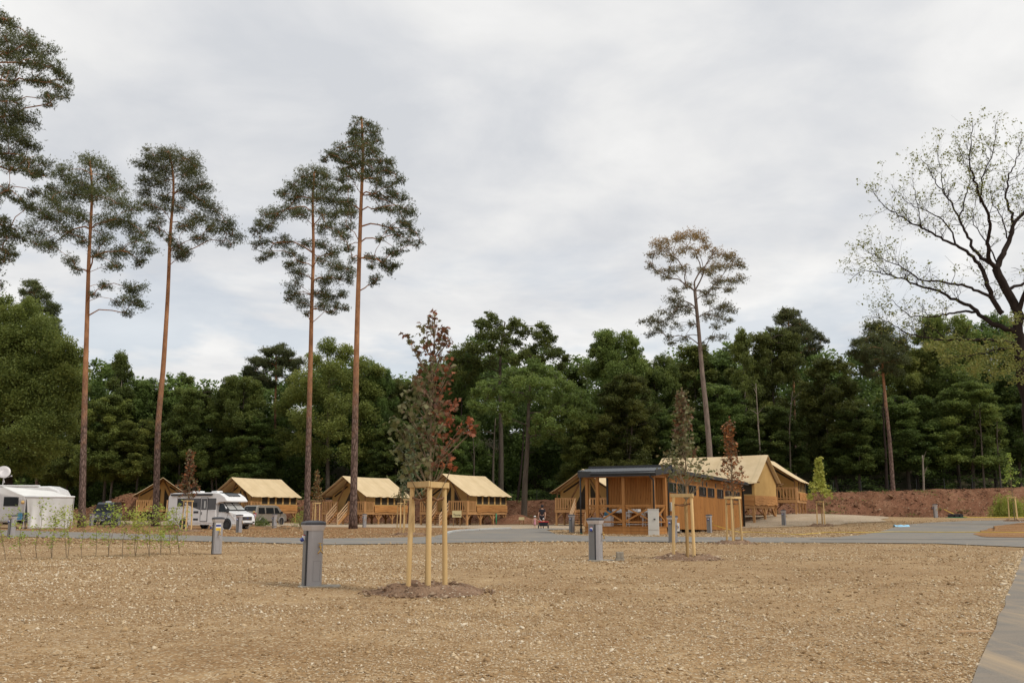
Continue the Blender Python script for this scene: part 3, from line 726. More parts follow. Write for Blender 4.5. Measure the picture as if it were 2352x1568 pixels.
P1 = [(430,800,55),(300,830,50),(520,850,60),(400,880,70),(570,910,45),(240,900,40),(330,930,60),(470,950,60),(560,980,60),(630,1010,40),(250,960,50),(160,1000,45),(290,1020,60),(200,1060,55),(380,1050,50),(540,1060,60),(620,1070,45),(690,1130,45),(720,1200,40),(650,1170,40),(180,1180,45),(240,1190,40),(160,1110,40),(330,1120,50),(400,1160,40),(510,1150,50),(590,1210,50),(690,1270,35),(560,1280,40),(350,1260,35),(370,1300,25),(470,1230,35),(500,1380,30),(450,1420,25),(640,1390,50),(660,1460,45),(590,1450,35),(620,1510,25)]
pine('pine with a wide drooping crown, nearest the white awning', 80, 188, [(190,1100),(195,900),(201,700),(204,590),(211,470),(213,420),(206,368)], zA(P1), .29, M['needle'], 11)
P2 = [(815,735,50),(740,750,45),(880,760,55),(700,790,45),(950,810,45),(790,810,60),(890,840,60),(700,870,40),(970,890,50),(770,880,50),(910,930,50),(700,930,35),(800,950,45),(960,960,50),(700,990,40),(760,1000,45),(870,1000,40),(1030,1010,55),(950,1050,50),(1090,1070,50),(1020,1100,45),(1120,1130,45),(1110,1175,30),(900,1090,45),(960,1150,40),(860,1190,40),(900,1220,35),(870,1240,30),(760,1060,30),(770,1130,25),(730,1080,30),(820,1150,30)]
pine('pine with a bent stem rising just left of the white motorhome', 86, 357, [(358,1181),(361,1053),(363,961),(373.5,870),(383,723),(388,630),(390,540),(398,455),(404,425),(389,350)], zA(P2), .30, M['needle'], 12)
P3 = [(500,460,60),(420,480,50),(560,480,35),(350,530,50),(450,540,70),(560,550,60),(640,560,45),(290,590,45),(380,610,60),(500,620,60),(600,620,60),(690,640,40),(330,680,55),(250,720,55),(180,720,45),(130,780,45),(200,790,50),(110,830,35),(400,720,55),(530,720,50),(620,720,50),(700,700,45),(560,800,55),(640,830,45),(120,920,40),(180,960,40),(140,1000,30),(230,900,40),(300,890,45),(330,960,40),(320,1030,40),(380,1010,40),(420,900,35),(400,1090,50),(360,1150,45),(350,1220,45),(400,1270,45),(320,1250,35),(440,1340,25),(540,900,45),(600,960,50),(540,1010,40),(620,1040,50),(690,1060,50),(560,1120,50),(640,1130,45),(700,1130,40),(520,1200,45),(580,1240,50),(660,1220,40),(620,1290,35),(680,1310,30),(540,1290,40),(600,1330,25)]
pine('round topped pine, the shorter of the close pair at centre left', 82, 704, [(707,1100),(710,950),(714,800),(716,690),(720,600),(720,520),(716,470),(722,395)], zB(P3), .28, M['needle'], 13)
P4 = [(770,120,20),(740,150,40),(820,160,40),(700,210,25),(760,210,50),(850,210,50),(720,260,40),(810,270,55),(880,260,35),(750,320,50),(850,330,55),(700,350,40),(640,300,40),(570,340,40),(610,350,45),(540,370,30),(660,380,40),(780,390,50),(900,390,50),(960,390,30),(650,430,35),(720,420,45),(850,430,50),(930,440,45),(990,470,40),(1030,510,35),(690,480,45),(640,500,30),(790,480,50),(880,510,45),(960,540,45),(700,560,45),(860,590,45),(940,610,45),(1010,590,40),(1060,620,35),(1040,680,45),(1100,710,40),(960,690,40),(880,680,35),(1080,780,40),(1030,770,40),(1120,830,35),(1150,890,30),(1080,880,40),(1010,850,45),(950,800,40),(1020,940,35),(970,960,40),(980,1040,35),(940,1060,35),(910,1020,40),(850,1000,35),(840,1045,25),(880,1120,35),(860,1140,25),(900,870,30),(690,640,45),(700,720,40),(680,790,40),(650,860,40),(700,930,35),(720,990,25)]
pine('tallest pine, with a pointed crown standing in front of the second lodge', 73, 811, [(813,1100),(816,950),(819,800),(822,690),(825,600),(829,470),(833,390),(835,320),(830,270)], zB(P4), .29, M['needle'], 14)
P5 = [(590,140,50),(520,160,45),(640,170,40),(480,180,35),(380,190,45),(340,200,30),(310,260,35),(390,240,45),(310,330,30),(350,360,30),(450,270,40),(540,230,45),(620,250,40),(670,220,35),(720,260,40),(790,270,40),(850,280,45),(880,330,35),(820,340,40),(740,340,45),(690,380,40),(880,420,40),(820,430,35),(750,420,40),(650,360,30),(520,350,40),(440,370,40),(390,400,30),(800,490,35),(730,470,35),(680,510,40),(480,490,35),(540,470,30),(440,550,35),(510,560,40),(480,600,40),(400,630,35),(540,620,35),(330,680,35),(270,690,35),(380,690,40),(450,650,35),(350,740,35),(300,770,30),(420,780,30),(440,820,30),(520,800,30),(480,720,30),(800,580,40),(840,620,30),(760,600,40),(690,570,35),(800,680,35),(740,660,35),(690,640,30),(730,720,30),(770,790,30),(700,790,25),(580,700,30),(660,840,20)]
pine('thin pine with a browning crown rising behind the wooden cabin', 96, 1634, [(1631,1045),(1621,930),(1612,850),(1606,770),(1600,710),(1596,668)], zC(P5), .33, M['needle_brown'], 15, r1=.17, dens=.6, tuft=.18, barkm=M['bark_lilac'], top_tint=1.5)
P0 = [(20,90,40),(60,130,40),(20,180,50),(140,180,40),(180,220,50),(230,250,40),(100,230,50),(40,260,50),(250,320,45),(300,350,40),(330,390,25),(180,310,50),(110,290,40),(40,340,45),(60,400,40),(160,390,35),(220,400,45),(290,420,45),(320,470,25),(240,470,35),(250,510,20),(20,420,30),(30,490,50),(80,500,30),(20,570,60),(90,560,60),(150,590,40),(30,650,60),(110,660,60),(150,700,45),(40,740,60),(130,770,55),(200,790,45),(60,810,40),(150,840,40),(210,850,40),(40,920,35),(100,960,35),(150,990,35),(180,930,40),(20,1070,40),(60,1100,45),(100,1150,35),(40,1150,45),(30,1210,40),(20,1260,35),(60,1230,25),(-60,60,60),(-120,150,60),(-60,250,60),(-140,330,60),(-40,420,50),(-100,560,60),(-50,700,60),(-120,800,50),(-30,960,50),(-90,1080,50),(-140,1180,40),(-40,1300,40),(-10,1380,30)]
pine('dense pine cut off by the left edge of the photo', 62, -46, [(-44,1100),(-42,800),(-40,600),(-40,400),(-38,200),(-36,20)], zA(P0), .33, M['needle'], 16, dens=1.0)
P6 = [(200,70,35),(240,90,30),(160,110,30),(280,130,35),(230,150,40),(320,190,35),(180,170,30),(150,220,25),(340,230,30),(280,220,40),(220,250,30),(300,290,40),(350,280,25),(330,340,40),(360,350,20),(310,390,40),(350,400,25),(140,270,25),(200,300,30),(280,350,30)]
pine('slender pine standing among the leafy trees at far left', 124, 84, [(86,1000),(88,850),(90,770),(84,720),(76,655)], zF(P6), .22, M['needle'], 17, group='pines in the edge of the wood', dens=1.3, tuft=.24)
P7 = [(890,170,40),(830,200,45),(930,200,45),(860,260,60),(960,270,60),(780,290,45),(1040,290,50),(720,310,35),(820,340,60),(920,340,60),(1010,360,60),(1080,330,40),(700,370,30),(780,400,50),(880,410,50),(980,430,50),(1060,420,45),(830,460,40),(790,500,35),(1000,500,40),(930,480,30),(860,520,35)]
pine('pine with a straight orange stem behind the right hand earth bank', 103.5, 2052, [(2044,1018),(2034,920),(2027,847),(2025,760)], zE(P7), .24, M['needle'], 18, group='pines in the edge of the wood', dens=.9, tuft=.24)
P8 = [(250,80,35),(210,120,35),(290,110,40),(330,160,45),(240,150,45),(370,190,40),(310,210,45),(420,220,35),(470,250,35),(520,280,30),(400,270,40),(440,310,35),(340,270,40),(480,340,25),(400,360,30),(140,210,25),(270,230,50)]
pine('dark pine top leaning right above the broadleaf trees behind the rear lodges', 121, 1826, [(1826,1000),(1822,850),(1815,780),(1808,715)], zE(P8), .22, M['needle'], 19, group='pines in the edge of the wood', dens=1.3, tuft=.24)
P9 = [(570,850,14),(590,830,14),(615,808,14),(640,805,15),(665,812,13),(688,830,12),(580,860,12),(610,835,15),(650,830,15),(680,850,12),(600,870,12),(640,855,14),(620,880,12),(668,870,11)]
pine('dark flat topped pine rising behind the parked silver van', 126, 632, [(632,1050),(632,930),(634,860),(634,800)], P9, .24, M['needle'], 20, group='pines in the edge of the wood', dens=1.5, tuft=.26)

# ---- broadleaf trees
def blob_cloud(cl, rr, rng, leaf, cover, tbase, vert=.75):
    C = []; T = []
    for p, r, tb in zip(cl, rr, tbase):
        n = max(int(cover*4*math.pi*r*r*.75/(leaf*leaf*.32)), 12)
        ns = 9; sc_ = rng.normal(0, 1, (ns, 3)); sc_ /= np.linalg.norm(sc_, axis=1, keepdims=True); sc_[:, 2] = sc_[:, 2]*.8+.12
        sc_ *= rng.uniform(.4, 1.05, (ns, 1))
        k = rng.integers(0, ns, n); g = rng.normal(0, 1, (n, 3)); g /= np.linalg.norm(g, axis=1, keepdims=True); g *= rng.random((n, 1))**.4*.46
        g[:, 2] *= .75
        g2 = rng.normal(0, 1, (n, 3)); g2 /= np.linalg.norm(g2, axis=1, keepdims=True); g2 *= rng.random((n, 1))**.5*1.12
        q = np.where(rng.random((n, 1)) < .62, sc_[k]+g, g2)*np.array([r, r, r*vert])
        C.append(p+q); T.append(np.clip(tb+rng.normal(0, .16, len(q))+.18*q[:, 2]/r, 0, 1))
    return np.concatenate(C), np.concatenate(T)
def broadleaf(label, d, base_px, trunk_px, clumps_px, r0, mat, seed, leaf=.30, cover=1.0, group='broadleaf trees at the edge of the wood', name='broadleaf_tree', barkm=None, r1=.1, flat=.8, vert=.95):
    rng = np.random.default_rng(seed)
    base = pos(base_px, d); root = thing(name, label, 'tree', base, 0, group); B = np.array(base); m = mperpx(d)
    tr = [np.array([0, 0, -.3])]+[np.array(at(x, y, d))-B for x, y in trunk_px]
    for q in tr: q[1] = 0
    cl, rr, tb = [], [], []
    for (x, y, r) in clumps_px:
        cxx = np.interp(y, [p[1] for p in trunk_px[::-1]], [p[0] for p in trunk_px[::-1]])
        D = depth_of(x, y, cxx, clumps_px, rng, m, flat); tone = rng.uniform(.25, .7)
        for kk, q in enumerate((rng.uniform(-D, -.3*D), rng.uniform(.2*D, D))):
            jx, jy = (rng.normal(0, 5), rng.normal(0, 5)) if kk else (0, 0)
            cl.append(np.array(at(x+jx, y+jy, d+q))-B); rr.append(r*m*rng.uniform(.85, 1.1)); tb.append(tone)
    mb = MB(); wood_skeleton(mb, tr, r0, r1, cl, rng, first=.3, lift=.1, min_r=.024, sides=5)
    mb.build('trunk', barkm or M['bark'], root, smooth=True, fix=False)
    C, T = blob_cloud(cl, rr, rng, leaf, cover, tb, vert)
    V, Fc = leaf_cards(C, leaf*rng.uniform(.7, 1.3, len(C)), rng)
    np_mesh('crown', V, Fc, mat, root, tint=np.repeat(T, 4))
    return root
T3 = [(395,170,25),(420,220,35),(450,180,35),(530,140,45),(500,200,55),(570,180,40),(600,240,45),(450,280,50),(540,280,60),(690,170,40),(740,190,45),(680,240,50),(760,270,50),(640,310,50),(720,340,55),(900,200,45),(950,240,50),(880,280,55),(1000,300,40),(820,240,35),(940,340,60),(860,370,50),(350,370,60),(270,400,55),(420,390,70),(530,380,60),(620,410,60),(210,460,50),(310,480,60),(400,500,60),(500,500,60),(1040,420,55),(1100,460,45),(980,430,60),(780,430,60),(900,470,60),(1060,520,45),(700,480,60),(250,560,60),(350,600,60)]
broadleaf('tall dark tree with three separate leafy heads above the skyline', 120, 1150, [(1151,1050),(1150,950),(1148,870),(1150,800),(1160,740)], zG(T3), .38, M['leaf_dark'], 31, leaf=.24, cover=1.2)
T4 = [(860,520,50),(780,570,60),(920,560,60),(1000,580,50),(690,570,55),(620,620,50),(720,650,70),(840,640,70),(960,660,70),(1060,640,60),(1130,680,60),(560,690,50),(440,680,50),(500,740,60),(400,720,45),(620,740,60),(700,760,70),(820,760,70),(930,770,70),(1040,760,70),(1140,780,60),(1200,740,50),(1250,830,60),(1300,850,45),(1310,930,40),(380,820,45),(450,850,55),(540,840,60),(640,850,60),(1240,920,50),(1160,880,60),(1050,870,60),(960,890,60),(880,930,55),(980,980,60),(1060,1000,45),(940,1060,50),(1040,1060,45),(880,1110,45),(1140,970,50),(640,930,40),(860,1020,50)]
broadleaf('spreading olive green oak with a thick bare trunk left of the wooden cabin', 103.5, 1203, [(1206,1100),(1212,1020),(1213,960),(1216,900),(1220,850)], zG(T4), .36, M['leaf_mid'], 32, leaf=.22, cover=1.2)
TL = [(75,705,26),(30,720,34),(0,700,30),(100,760,40),(50,770,45),(130,800,40),(160,820,34),(10,790,50),(80,830,50),(140,860,44),(30,860,52),(170,880,30),(100,900,50),(150,930,36),(50,930,52),(0,920,50),(110,960,46),(160,980,26),(60,1000,46),(10,1000,46),(110,1030,36),(150,1030,24),(40,1060,36),(85,1075,28),(0,1070,36),(-40,760,50),(-50,860,50),(-50,960,50),(-40,1050,40)]
broadleaf('big spreading dark green oak at the left edge above the white awning', 98, 20, [(20,1100),(22,1030),(30,950),(40,860),(50,780)], TL, .45, M['leaf_mid'], 33, leaf=.22, cover=1.2, barkm=M['bark_dark'])
TB = [(750,800,24),(790,815,26),(720,830,26),(830,840,26),(865,855,20),(760,850,34),(700,870,30),(810,880,34),(850,900,28),(740,900,36),(680,910,28),(780,930,36),(840,950,30),(650,940,22),(700,960,34),(760,980,36),(820,1000,32),(860,1000,20),(640,1000,22),(690,1020,30),(740,1040,28),(800,1045,26),(845,1045,18),(650,1040,20)]
broadleaf('bright green tree behind the close pair of pines', 121, 752, [(753,1080),(752,1000),(755,930),(755,850)], TB, .3, M['leaf_mid'], 34, leaf=.23, cover=1.1)

def behind(px, d, off):
    x = (px-CX)/FPX*d*.983
    return max(d, float(bank_y(x))+off)
def proto(kind, seed):
    """prototype tree about 20 m high, crown radius about 4.5 m."""
    rng = np.random.default_rng(seed); H = 20.0; cl, rr, tb = [], [], []
    if kind == 'beech':
        for i in range(150):
            h = rng.uniform(.24, .97); Rm = 4.8*math.sin(math.pi*(.22+.72*h))**.55
            a = rng.uniform(0, 2*math.pi); r = Rm*rng.random()**.5
            cl.append(np.array([r*math.cos(a), r*math.sin(a), H*h])); rr.append(rng.uniform(.7, 1.4)*(1.1-.35*h)); tb.append(rng.uniform(.1, .9))
        vert = .9; leaf = .22; cov = 1.1
    elif kind == 'round':
        heads = [(rng.uniform(-2.6, 2.6), rng.uniform(-2.6, 2.6), rng.uniform(.80, .96)*H) for _ in range(5)]
        for i in range(100):
            h = rng.uniform(.32, .95); Rm = 4.9*(1-((h-.58)/.46)**2)**.5 if abs(h-.58) < .46 else .5
            a = rng.uniform(0, 2*math.pi); r = Rm*rng.random()**.4
            cl.append(np.array([r*math.cos(a), r*math.sin(a), H*h])); rr.append(rng.uniform(.7, 1.3)); tb.append(rng.uniform(.15, .7))
        for hx, hy, hz in heads:
            for _ in range(5):
                cl.append(np.array([hx+rng.normal(0, .7), hy+rng.normal(0, .7), hz+rng.normal(0, .6)])); rr.append(rng.uniform(.5, .9)); tb.append(rng.uniform(.3, .8))
        vert = .95; leaf = .22; cov = 1.15
    else:                                      # narrow
        for i in range(85):
            h = rng.uniform(.2, .98); Rm = 3.4*math.sin(math.pi*min(.12+.85*h, 1))**.8
            a = rng.uniform(0, 2*math.pi); r = Rm*rng.random()**.5
            cl.append(np.array([r*math.cos(a), r*math.sin(a), H*h])); rr.append(rng.uniform(.55, 1.1)); tb.append(rng.uniform(.15, .7))
        vert = .95; leaf = .22; cov = 1.15
    mb = MB(); bend = rng.normal(0, .5, 2)
    wood_skeleton(mb, [(0, 0, -.6), (bend[0]*.3, 0, H*.3), (bend[0], bend[1], H*.6), (bend[0]*.5, 0, H*.93)], .24, .05, cl, rng, first=.2, lift=.12, min_r=.02, sides=4)
    C, T = blob_cloud(cl, rr, rng, leaf, cov, tb, vert)
    V, Fc = leaf_cards(C, leaf*rng.uniform(.7, 1.35, len(C)), rng, up=.5)
    root = thing('broadleaf_tree', '', 'tree')
    mb.build('trunk', M['bark'] if kind != 'tall' else M['bark_pale'], root, smooth=True, fix=False)
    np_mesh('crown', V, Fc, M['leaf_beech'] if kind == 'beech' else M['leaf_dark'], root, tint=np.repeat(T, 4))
    return root
PROT = {k: [proto(k, 60+i*7+len(k)) for i in range(2)] for k in ('beech', 'round', 'tall')}
used = {id(p): False for v in PROT.values() for p in v}
WOOD = [  # px, top y, half width px, distance, kind, label
 (252, 810, 44, 124, 'tall', 'narrow dark tree with a small leafy top right of the slender left hand pine'),
 (238, 905, 78, 115, 'beech', 'layered yellow green beech between the two left hand pines'),
 (322, 866, 56, 127, 'round', 'dark tree on the skyline just left of the bent pine'),
 (408, 856, 42, 128, 'tall', 'small pointed tree top just right of the bent pine'),
 (446, 886, 78, 119, 'round', 'dull green tree rising behind the white motorhome'),
 (312, 960, 62, 117, 'beech', 'dim beech behind the small lodge at far left'),
 (545, 862, 66, 122, 'round', 'broad dark tree behind the lodge with the silver van'),
 (572, 950, 74, 115, 'beech', 'shaded beech above the roof of the lodge by the silver van'),
 (488, 940, 60, 116, 'beech', 'shaded beech right behind the roof of the white motorhome'),
 (855, 832, 52, 123, 'round', 'green tree top just right of the tallest pine'),
 (918, 868, 58, 126, 'round', 'dark tree left of the red leaved young maple'),
 (905, 960, 66, 114, 'beech', 'dark beech above the roof of the second lodge'),
 (985, 835, 56, 124, 'tall', 'tree top showing just behind the red leaved young maple'),
 (1010, 950, 76, 114, 'beech', 'dark beech above the lodge with the name board'),
 (1060, 800, 62, 122, 'round', 'dark tree between the young maple and the three headed tree'),
 (1322, 845, 56, 128, 'tall', 'dark tree filling the dip right of the three headed tree'),
 (1425, 757, 80, 118, 'round', 'tall full crowned tree left of the browning pine'),
 (1345, 945, 66, 113, 'beech', 'dark beech right of the olive green oak'),
 (1445, 862, 82, 111, 'beech', 'cone shaped beech directly above the wooden cabin roof'),
 (1510, 808, 62, 124, 'round', 'dark tree just left of the browning pine stem'),
 (1605, 792, 72, 126, 'tall', 'green tree top crossed by the browning pine stem'),
 (1560, 930, 74, 113, 'beech', 'dark beech above the large rear lodge roof'),
 (1665, 880, 78, 113, 'beech', 'beech just right of the browning pine stem'),
 (1722, 757, 50, 116, 'tall', 'feathery tree with a pale thin stem right of the browning pine'),
 (1790, 752, 76, 118, 'round', 'round green crown in front of the leaning dark pine top'),
 (1775, 930, 84, 110, 'beech', 'beech with light green low layers above the rear lodges'),
 (1925, 822, 82, 112, 'beech', 'broad dark beech left of the orange stemmed pine'),
 (1975, 935, 72, 109, 'beech', 'low dark beech close left of the orange stem'),
 (2110, 800, 72, 118, 'round', 'dark tree just right of the orange stemmed pine'),
 (2090, 905, 92, 109, 'beech', 'wide dark beech right of the orange stem above the bank'),
 (2205, 722, 84, 117, 'round', 'tall dark tree under the spreading bare oak limbs'),
 (2290, 715, 84, 120, 'round', 'dark tree beside the trunk of the bare oak'),
 (2235, 880, 94, 108, 'beech', 'dark beech above the right end of the bank'),
 (2345, 850, 84, 110, 'beech', 'shaded beech at the right edge behind the bare oak trunk'),
 (1660, 800, 48, 128, 'round', 'leafy top in the gap right of the browning pine'),
 (150, 930, 58, 112, 'beech', 'shaded beech behind the left edge oak'),
 (-50, 800, 90, 118, 'round', 'dark crown cut by the left edge behind the oak'),
 (2420, 760, 90, 116, 'round', 'dark crown cut by the right edge'),
]
rw = random.Random(5); km = None
for i, (px, ty, hw, d, kind, label) in enumerate(WOOD):
    src = PROT[kind][i % 2]
    if not used[id(src)]: o = src; used[id(src)] = True
    else: o = dup(src)
    d = behind(px, d, 8.5); b = pos(px, d); top = at(px, ty, d).z
    o.location = b; h = (top-b.z)/20.0; w = hw*mperpx(d)/(3.5 if kind == 'tall' else 4.9)
    o.scale = (w, w, h*1.0); o.rotation_euler = (0, 0, rw.uniform(0, 6.28))
    tag(o, label, 'tree', 'broadleaf trees at the edge of the wood')
    if kind == 'beech': o.name = 'beech_tree'

# thin shaded stems and a broken pale stem inside the wood's edge
def stem(label, px, ytop, d, r, mat, lean=0, group='thin stems at the edge of the wood', name='bare_tree'):
    x_ = (px-CX)/FPX*d*.983; d = float(bank_y(x_))+(6.0 if 'broken' in label else 8.2); b = pos(px, d); top = np.array(at(px+lean, ytop, d))-np.array(b); rng = np.random.default_rng(int(px))
    root = thing(name, label, 'tree', b, 0, group)
    P = [np.array([0, 0, -.3]), top*.3+rng.normal(0, .1, 3), top*.65+rng.normal(0, .18, 3), top]
    for p in P: p[1] *= .3
    Q = spine(P, 12); mb = MB(); mb.tube(Q, np.linspace(r, r*(.6 if 'broken' in label else .25), 12), 7)
    for _ in range(5):
        k = rng.integers(5, 11); e = Q[k]+np.array([rng.normal(0, 1), rng.normal(0, .6), rng.uniform(.3, 1.4)])
        mb.tube([Q[k], (Q[k]+e)/2+np.array([0, 0, .1]), e], [r*.3, r*.2, r*.1], 4, cap=False)
    mb.build('trunk', mat, root, smooth=True, fix=False)
stem('short broken pale stem standing on the right hand bank', 2121, 1045, 106, .13, M['bark_pale'], -2)
stem('thin dark trunk just left of the thick bare oak trunk', 1186, 980, 110, .2, M['bark_dark'], 18)
stem('bare trunk behind the roof end of the lodge with the name board', 1132, 960, 110, .2, M['bark'], 6)
stem('thin trunk above the roof of the lodge with the name board', 1090, 1000, 110, .14, M['bark'], -4)
stem('thin leaning stem above the white motorhome', 500, 960, 113, .09, M['bark'], -18)
stem('straight pale stem above the two rear lodges', 1751, 880, 111, .13, M['bark_pale'], -15)
stem('grey stem right of the two rear lodges', 1812, 900, 112, .13, M['bark'], 8)
stem('thin stem above the far right of the bank', 2262, 930, 108, .13, M['bark'], -12)
stem('thin stem left of the sparse staked sapling at right', 2300, 960, 108, .12, M['bark'], -10)
stem('dark trunk right beside the orange pine stem', 2036, 900, 110, .2, M['bark_dark'], -8)
stem('pale thin trunk above the wooden cabin roof', 1447, 950, 111, .09, M['bark_pale'], -6)
stem('orange trunk behind the white awning', 84, 1040, 104, .2, M['pine_bark'], 4)

# the wood behind, one dark mass
rng = np.random.default_rng(99)
SKX = [-400,0,60,190,245,300,400,440,490,560,640,700,760,870,920,970,1050,1130,1240,1320,1420,1500,1600,1700,1830,1930,2000,2100,2200,2352,2800]
SKY = [760,740,770,860,835,885,885,905,895,850,830,860,815,850,885,855,815,790,790,860,800,830,815,790,780,850,800,815,770,780,770]
nb = 2300; wd = rng.uniform(126, 168, nb); wx = rng.uniform(-400, 2750, nb)
ztop = np.array([at(px, np.interp(px, SKX, SKY)+16, 140).z for px in wx])
wz = 3+(ztop-3)*rng.random(nb)**.95
cl = [np.array([(px-CX)/FPX*d*.983, d, z]) for px, d, z in zip(wx, wd, wz)]
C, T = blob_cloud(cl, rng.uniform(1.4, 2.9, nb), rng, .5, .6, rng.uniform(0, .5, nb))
V, Fc = leaf_cards(C, .5*rng.uniform(.7, 1.3, len(C)), rng)
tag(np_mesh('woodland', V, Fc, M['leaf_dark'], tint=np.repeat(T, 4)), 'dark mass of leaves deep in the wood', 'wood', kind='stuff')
nb = 420; wd = rng.uniform(104, 128, nb); wx = rng.uniform(-300, 2650, nb)
cl = []
for px, d in zip(wx, wd):
    x = (px-CX)/FPX*d*.983; d = max(d, float(bank_y(x))+7+4*rng.random()); cl.append(np.array([x, d, float(bank_top(x))-.3+rng.random()**2*2.6]))
C, T = blob_cloud(cl, rng.uniform(.5, 1.3, nb), rng, .32, .5, rng.uniform(0, .6, nb), .5)
V, Fc = leaf_cards(C, .32*rng.uniform(.7, 1.3, len(C)), rng, up=1)
tag(np_mesh('undergrowth', V, Fc, M['leaf_dark'], tint=np.repeat(T, 4)), 'low dark undergrowth under the trees at the top of the bank', 'undergrowth', kind='stuff')
# ------------------------------------------------------------------ bare old oak at right
def OZ(L): return [((3300+x/1.4937)/1.7415, (450+y/1.4933)/1.7415) for x, y in L]
def old_oak():
    rng = np.random.default_rng(77); d = 64.0
    base = pos(2356, d); root = thing('oak_tree', 'old oak with dark bare spreading limbs and sparse tufts of leaves at right', 'tree', base)
    B = np.array(base); m = mperpx(d)
    limbs = [  # points, start radius, end radius
     ([(1290,2250),(1240,2000),(1205,1700),(1175,1568),(1160,1350),(1150,1200),(1130,1130),(1080,1060),(1040,980),(1020,930)], .62, .34),
     ([(1020,930),(1060,850),(1100,780),(1110,720),(1130,660),(1190,600),(1250,480),(1280,300)], .30, .04),
     ([(1110,720),(1130,650),(1105,580),(1075,530),(1085,450),(1090,380),(1130,320),(1150,240),(1180,150)], .16, .02),
     ([(1020,930),(985,900),(970,800),(985,700),(980,610),(930,540),(920,480),(900,420),(870,350),(860,260),(880,150),(880,60)], .22, .02),
     ([(930,540),(935,400),(960,330),(1000,260),(1020,130),(1020,70)], .09, .015),
     ([(985,900),(920,870),(880,800),(820,680),(800,630),(760,540),(720,490),(680,440),(640,380),(600,300),(570,270)], .18, .015),
     ([(800,630),(830,560),(845,460),(880,400),(840,300),(800,220),(775,120)], .08, .012),
     ([(720,490),(700,420),(690,330),(670,250),(660,200)], .06, .012),
     ([(920,900),(860,840),(780,790),(680,745),(580,690),(500,655),(430,605),(380,580),(340,550),(300,490),(270,440)], .17, .015),
     ([(780,790),(750,690),(690,625),(600,590),(530,560),(470,520),(430,470),(400,430)], .09, .012),
     ([(580,690),(560,600),(540,500),(530,420),(520,350)], .06, .012),
     ([(1060,1200),(1010,1130),(980,1060),(950,960),(920,900)], .24, .17),
     ([(990,1100),(960,1080),(850,1040),(760,1020),(650,1010),(560,1000),(500,940),(430,910),(340,880),(270,830),(200,790)], .15, .015),
     ([(1140,1310),(1050,1280),(950,1240),(900,1180),(860,1150),(760,1110),(680,1065),(590,1045),(480,1000),(370,965),(300,950),(220,940),(150,1000)], .26, .015),
     ([(370,965),(300,890),(240,860),(170,880)], .05, .012),
     ([(900,1190),(830,1190),(770,1195),(700,1215),(620,1220),(550,1215),(480,1200),(400,1110),(350,1090)], .13, .012),
     ([(1130,1380),(1000,1355),(850,1355),(720,1355),(620,1355),(560,1325),(490,1325),(440,1290),(340,1230),(270,1210),(220,1230)], .18, .012),
     ([(720,1355),(650,1290),(580,1270),(540,1300)], .06, .012),
     ([(1140,1400),(1000,1420),(900,1445),(820,1460),(680,1465)], .14, .015),
     ([(1150,1200),(1190,1110),(1210,1000),(1260,900),(1340,760),(1400,600)], .24, .03),
     ([(1080,1060),(1140,1040),(1200,1015),(1300,960),(1420,930),(1540,860)], .17, .02),
     ([(1155,1250),(1260,1150),(1400,1080),(1560,1050)], .2, .02),
     ([(1165,1400),(1300,1330),(1450,1300),(1600,1310)], .17, .02),
     ([(1060,1000),(1010,860),(960,760),(890,690),(880,600),(905,500)], .10, .015),
     ([(1100,760),(1060,640),(1010,560),(985,470),(1000,380)], .08, .012),
    ]
    mb = MB(); tw = MB(); C = []; S = []
    def w(p, dz): return np.array(at(p[0], p[1], d+dz))-B
    depth = {}
    for li, (pts, ra, rb) in enumerate(limbs):
        P = OZ(pts); n = len(P)
        z0 = 0.0
        for q, zz in depth.items():
            if abs(q[0]-pts[0][0])+abs(q[1]-pts[0][1]) < 40: z0 = zz
        sl = rng.uniform(-.55, .55) if li else 0.0
        L = np.r_[0, np.cumsum([math.hypot(P[i+1][0]-P[i][0], P[i+1][1]-P[i][1]) for i in range(n-1)])]*m
        dz = z0+sl*L
        for p, zz in zip(pts, dz): depth[p] = zz
        W = spine([w(p, zz) for p, zz in zip(P, dz)], n*3)
        W[1:-1] += rng.normal(0, .05, (len(W)-2, 3))
        rad = .8*(ra+(rb-ra)*np.linspace(0, 1, len(W))**.75)
        if li == 0: W[0][2] = min(W[0][2], -.3)
        mb.tube(W, rad, 10 if ra > .2 else 7, cap=False)
        if li == 0: continue
        tot = L[-1]
        for k in range(int(tot*3.4)):
            u = rng.uniform(.22, 1.0)**.75; i = min(int(u*(len(W)-1)), len(W)-2); p = W[i]
            tdir = W[i+1]-W[i]; tdir /= np.linalg.norm(tdir)+1e-9
            dirn = tdir*.6+rng.normal(0, .75, 3)+np.array([0, 0, .35]); dirn /= np.linalg.norm(dirn)
            ln = rng.uniform(.6, 1.7)*(1-.5*u)
            q1 = p+dirn*ln*.5+rng.normal(0, .06, 3); q2 = p+dirn*ln+np.array([0, 0, .12*ln])+rng.normal(0, .1, 3)
            r_ = min(.028, rad[i]*.5)
            tw.tube([p, q1, q2], [r_, r_*.7, r_*.35], 4, cap=False)
            for _ in range(4):
                s = q1 if rng.random() < .45 else q2
                e = s+dirn*rng.uniform(.2, .7)+rng.normal(0, .32, 3)+np.array([0, 0, .15])
                tw.tube([s, (s+e)/2+rng.normal(0, .04, 3), e], [r_*.45, r_*.35, r_*.22], 3, cap=False)
                if rng.random() < .66:
                    nl = rng.integers(3, 9); C.append(e+rng.normal(0, .13, (nl, 3))); S.append(rng.uniform(.11, .21, nl))
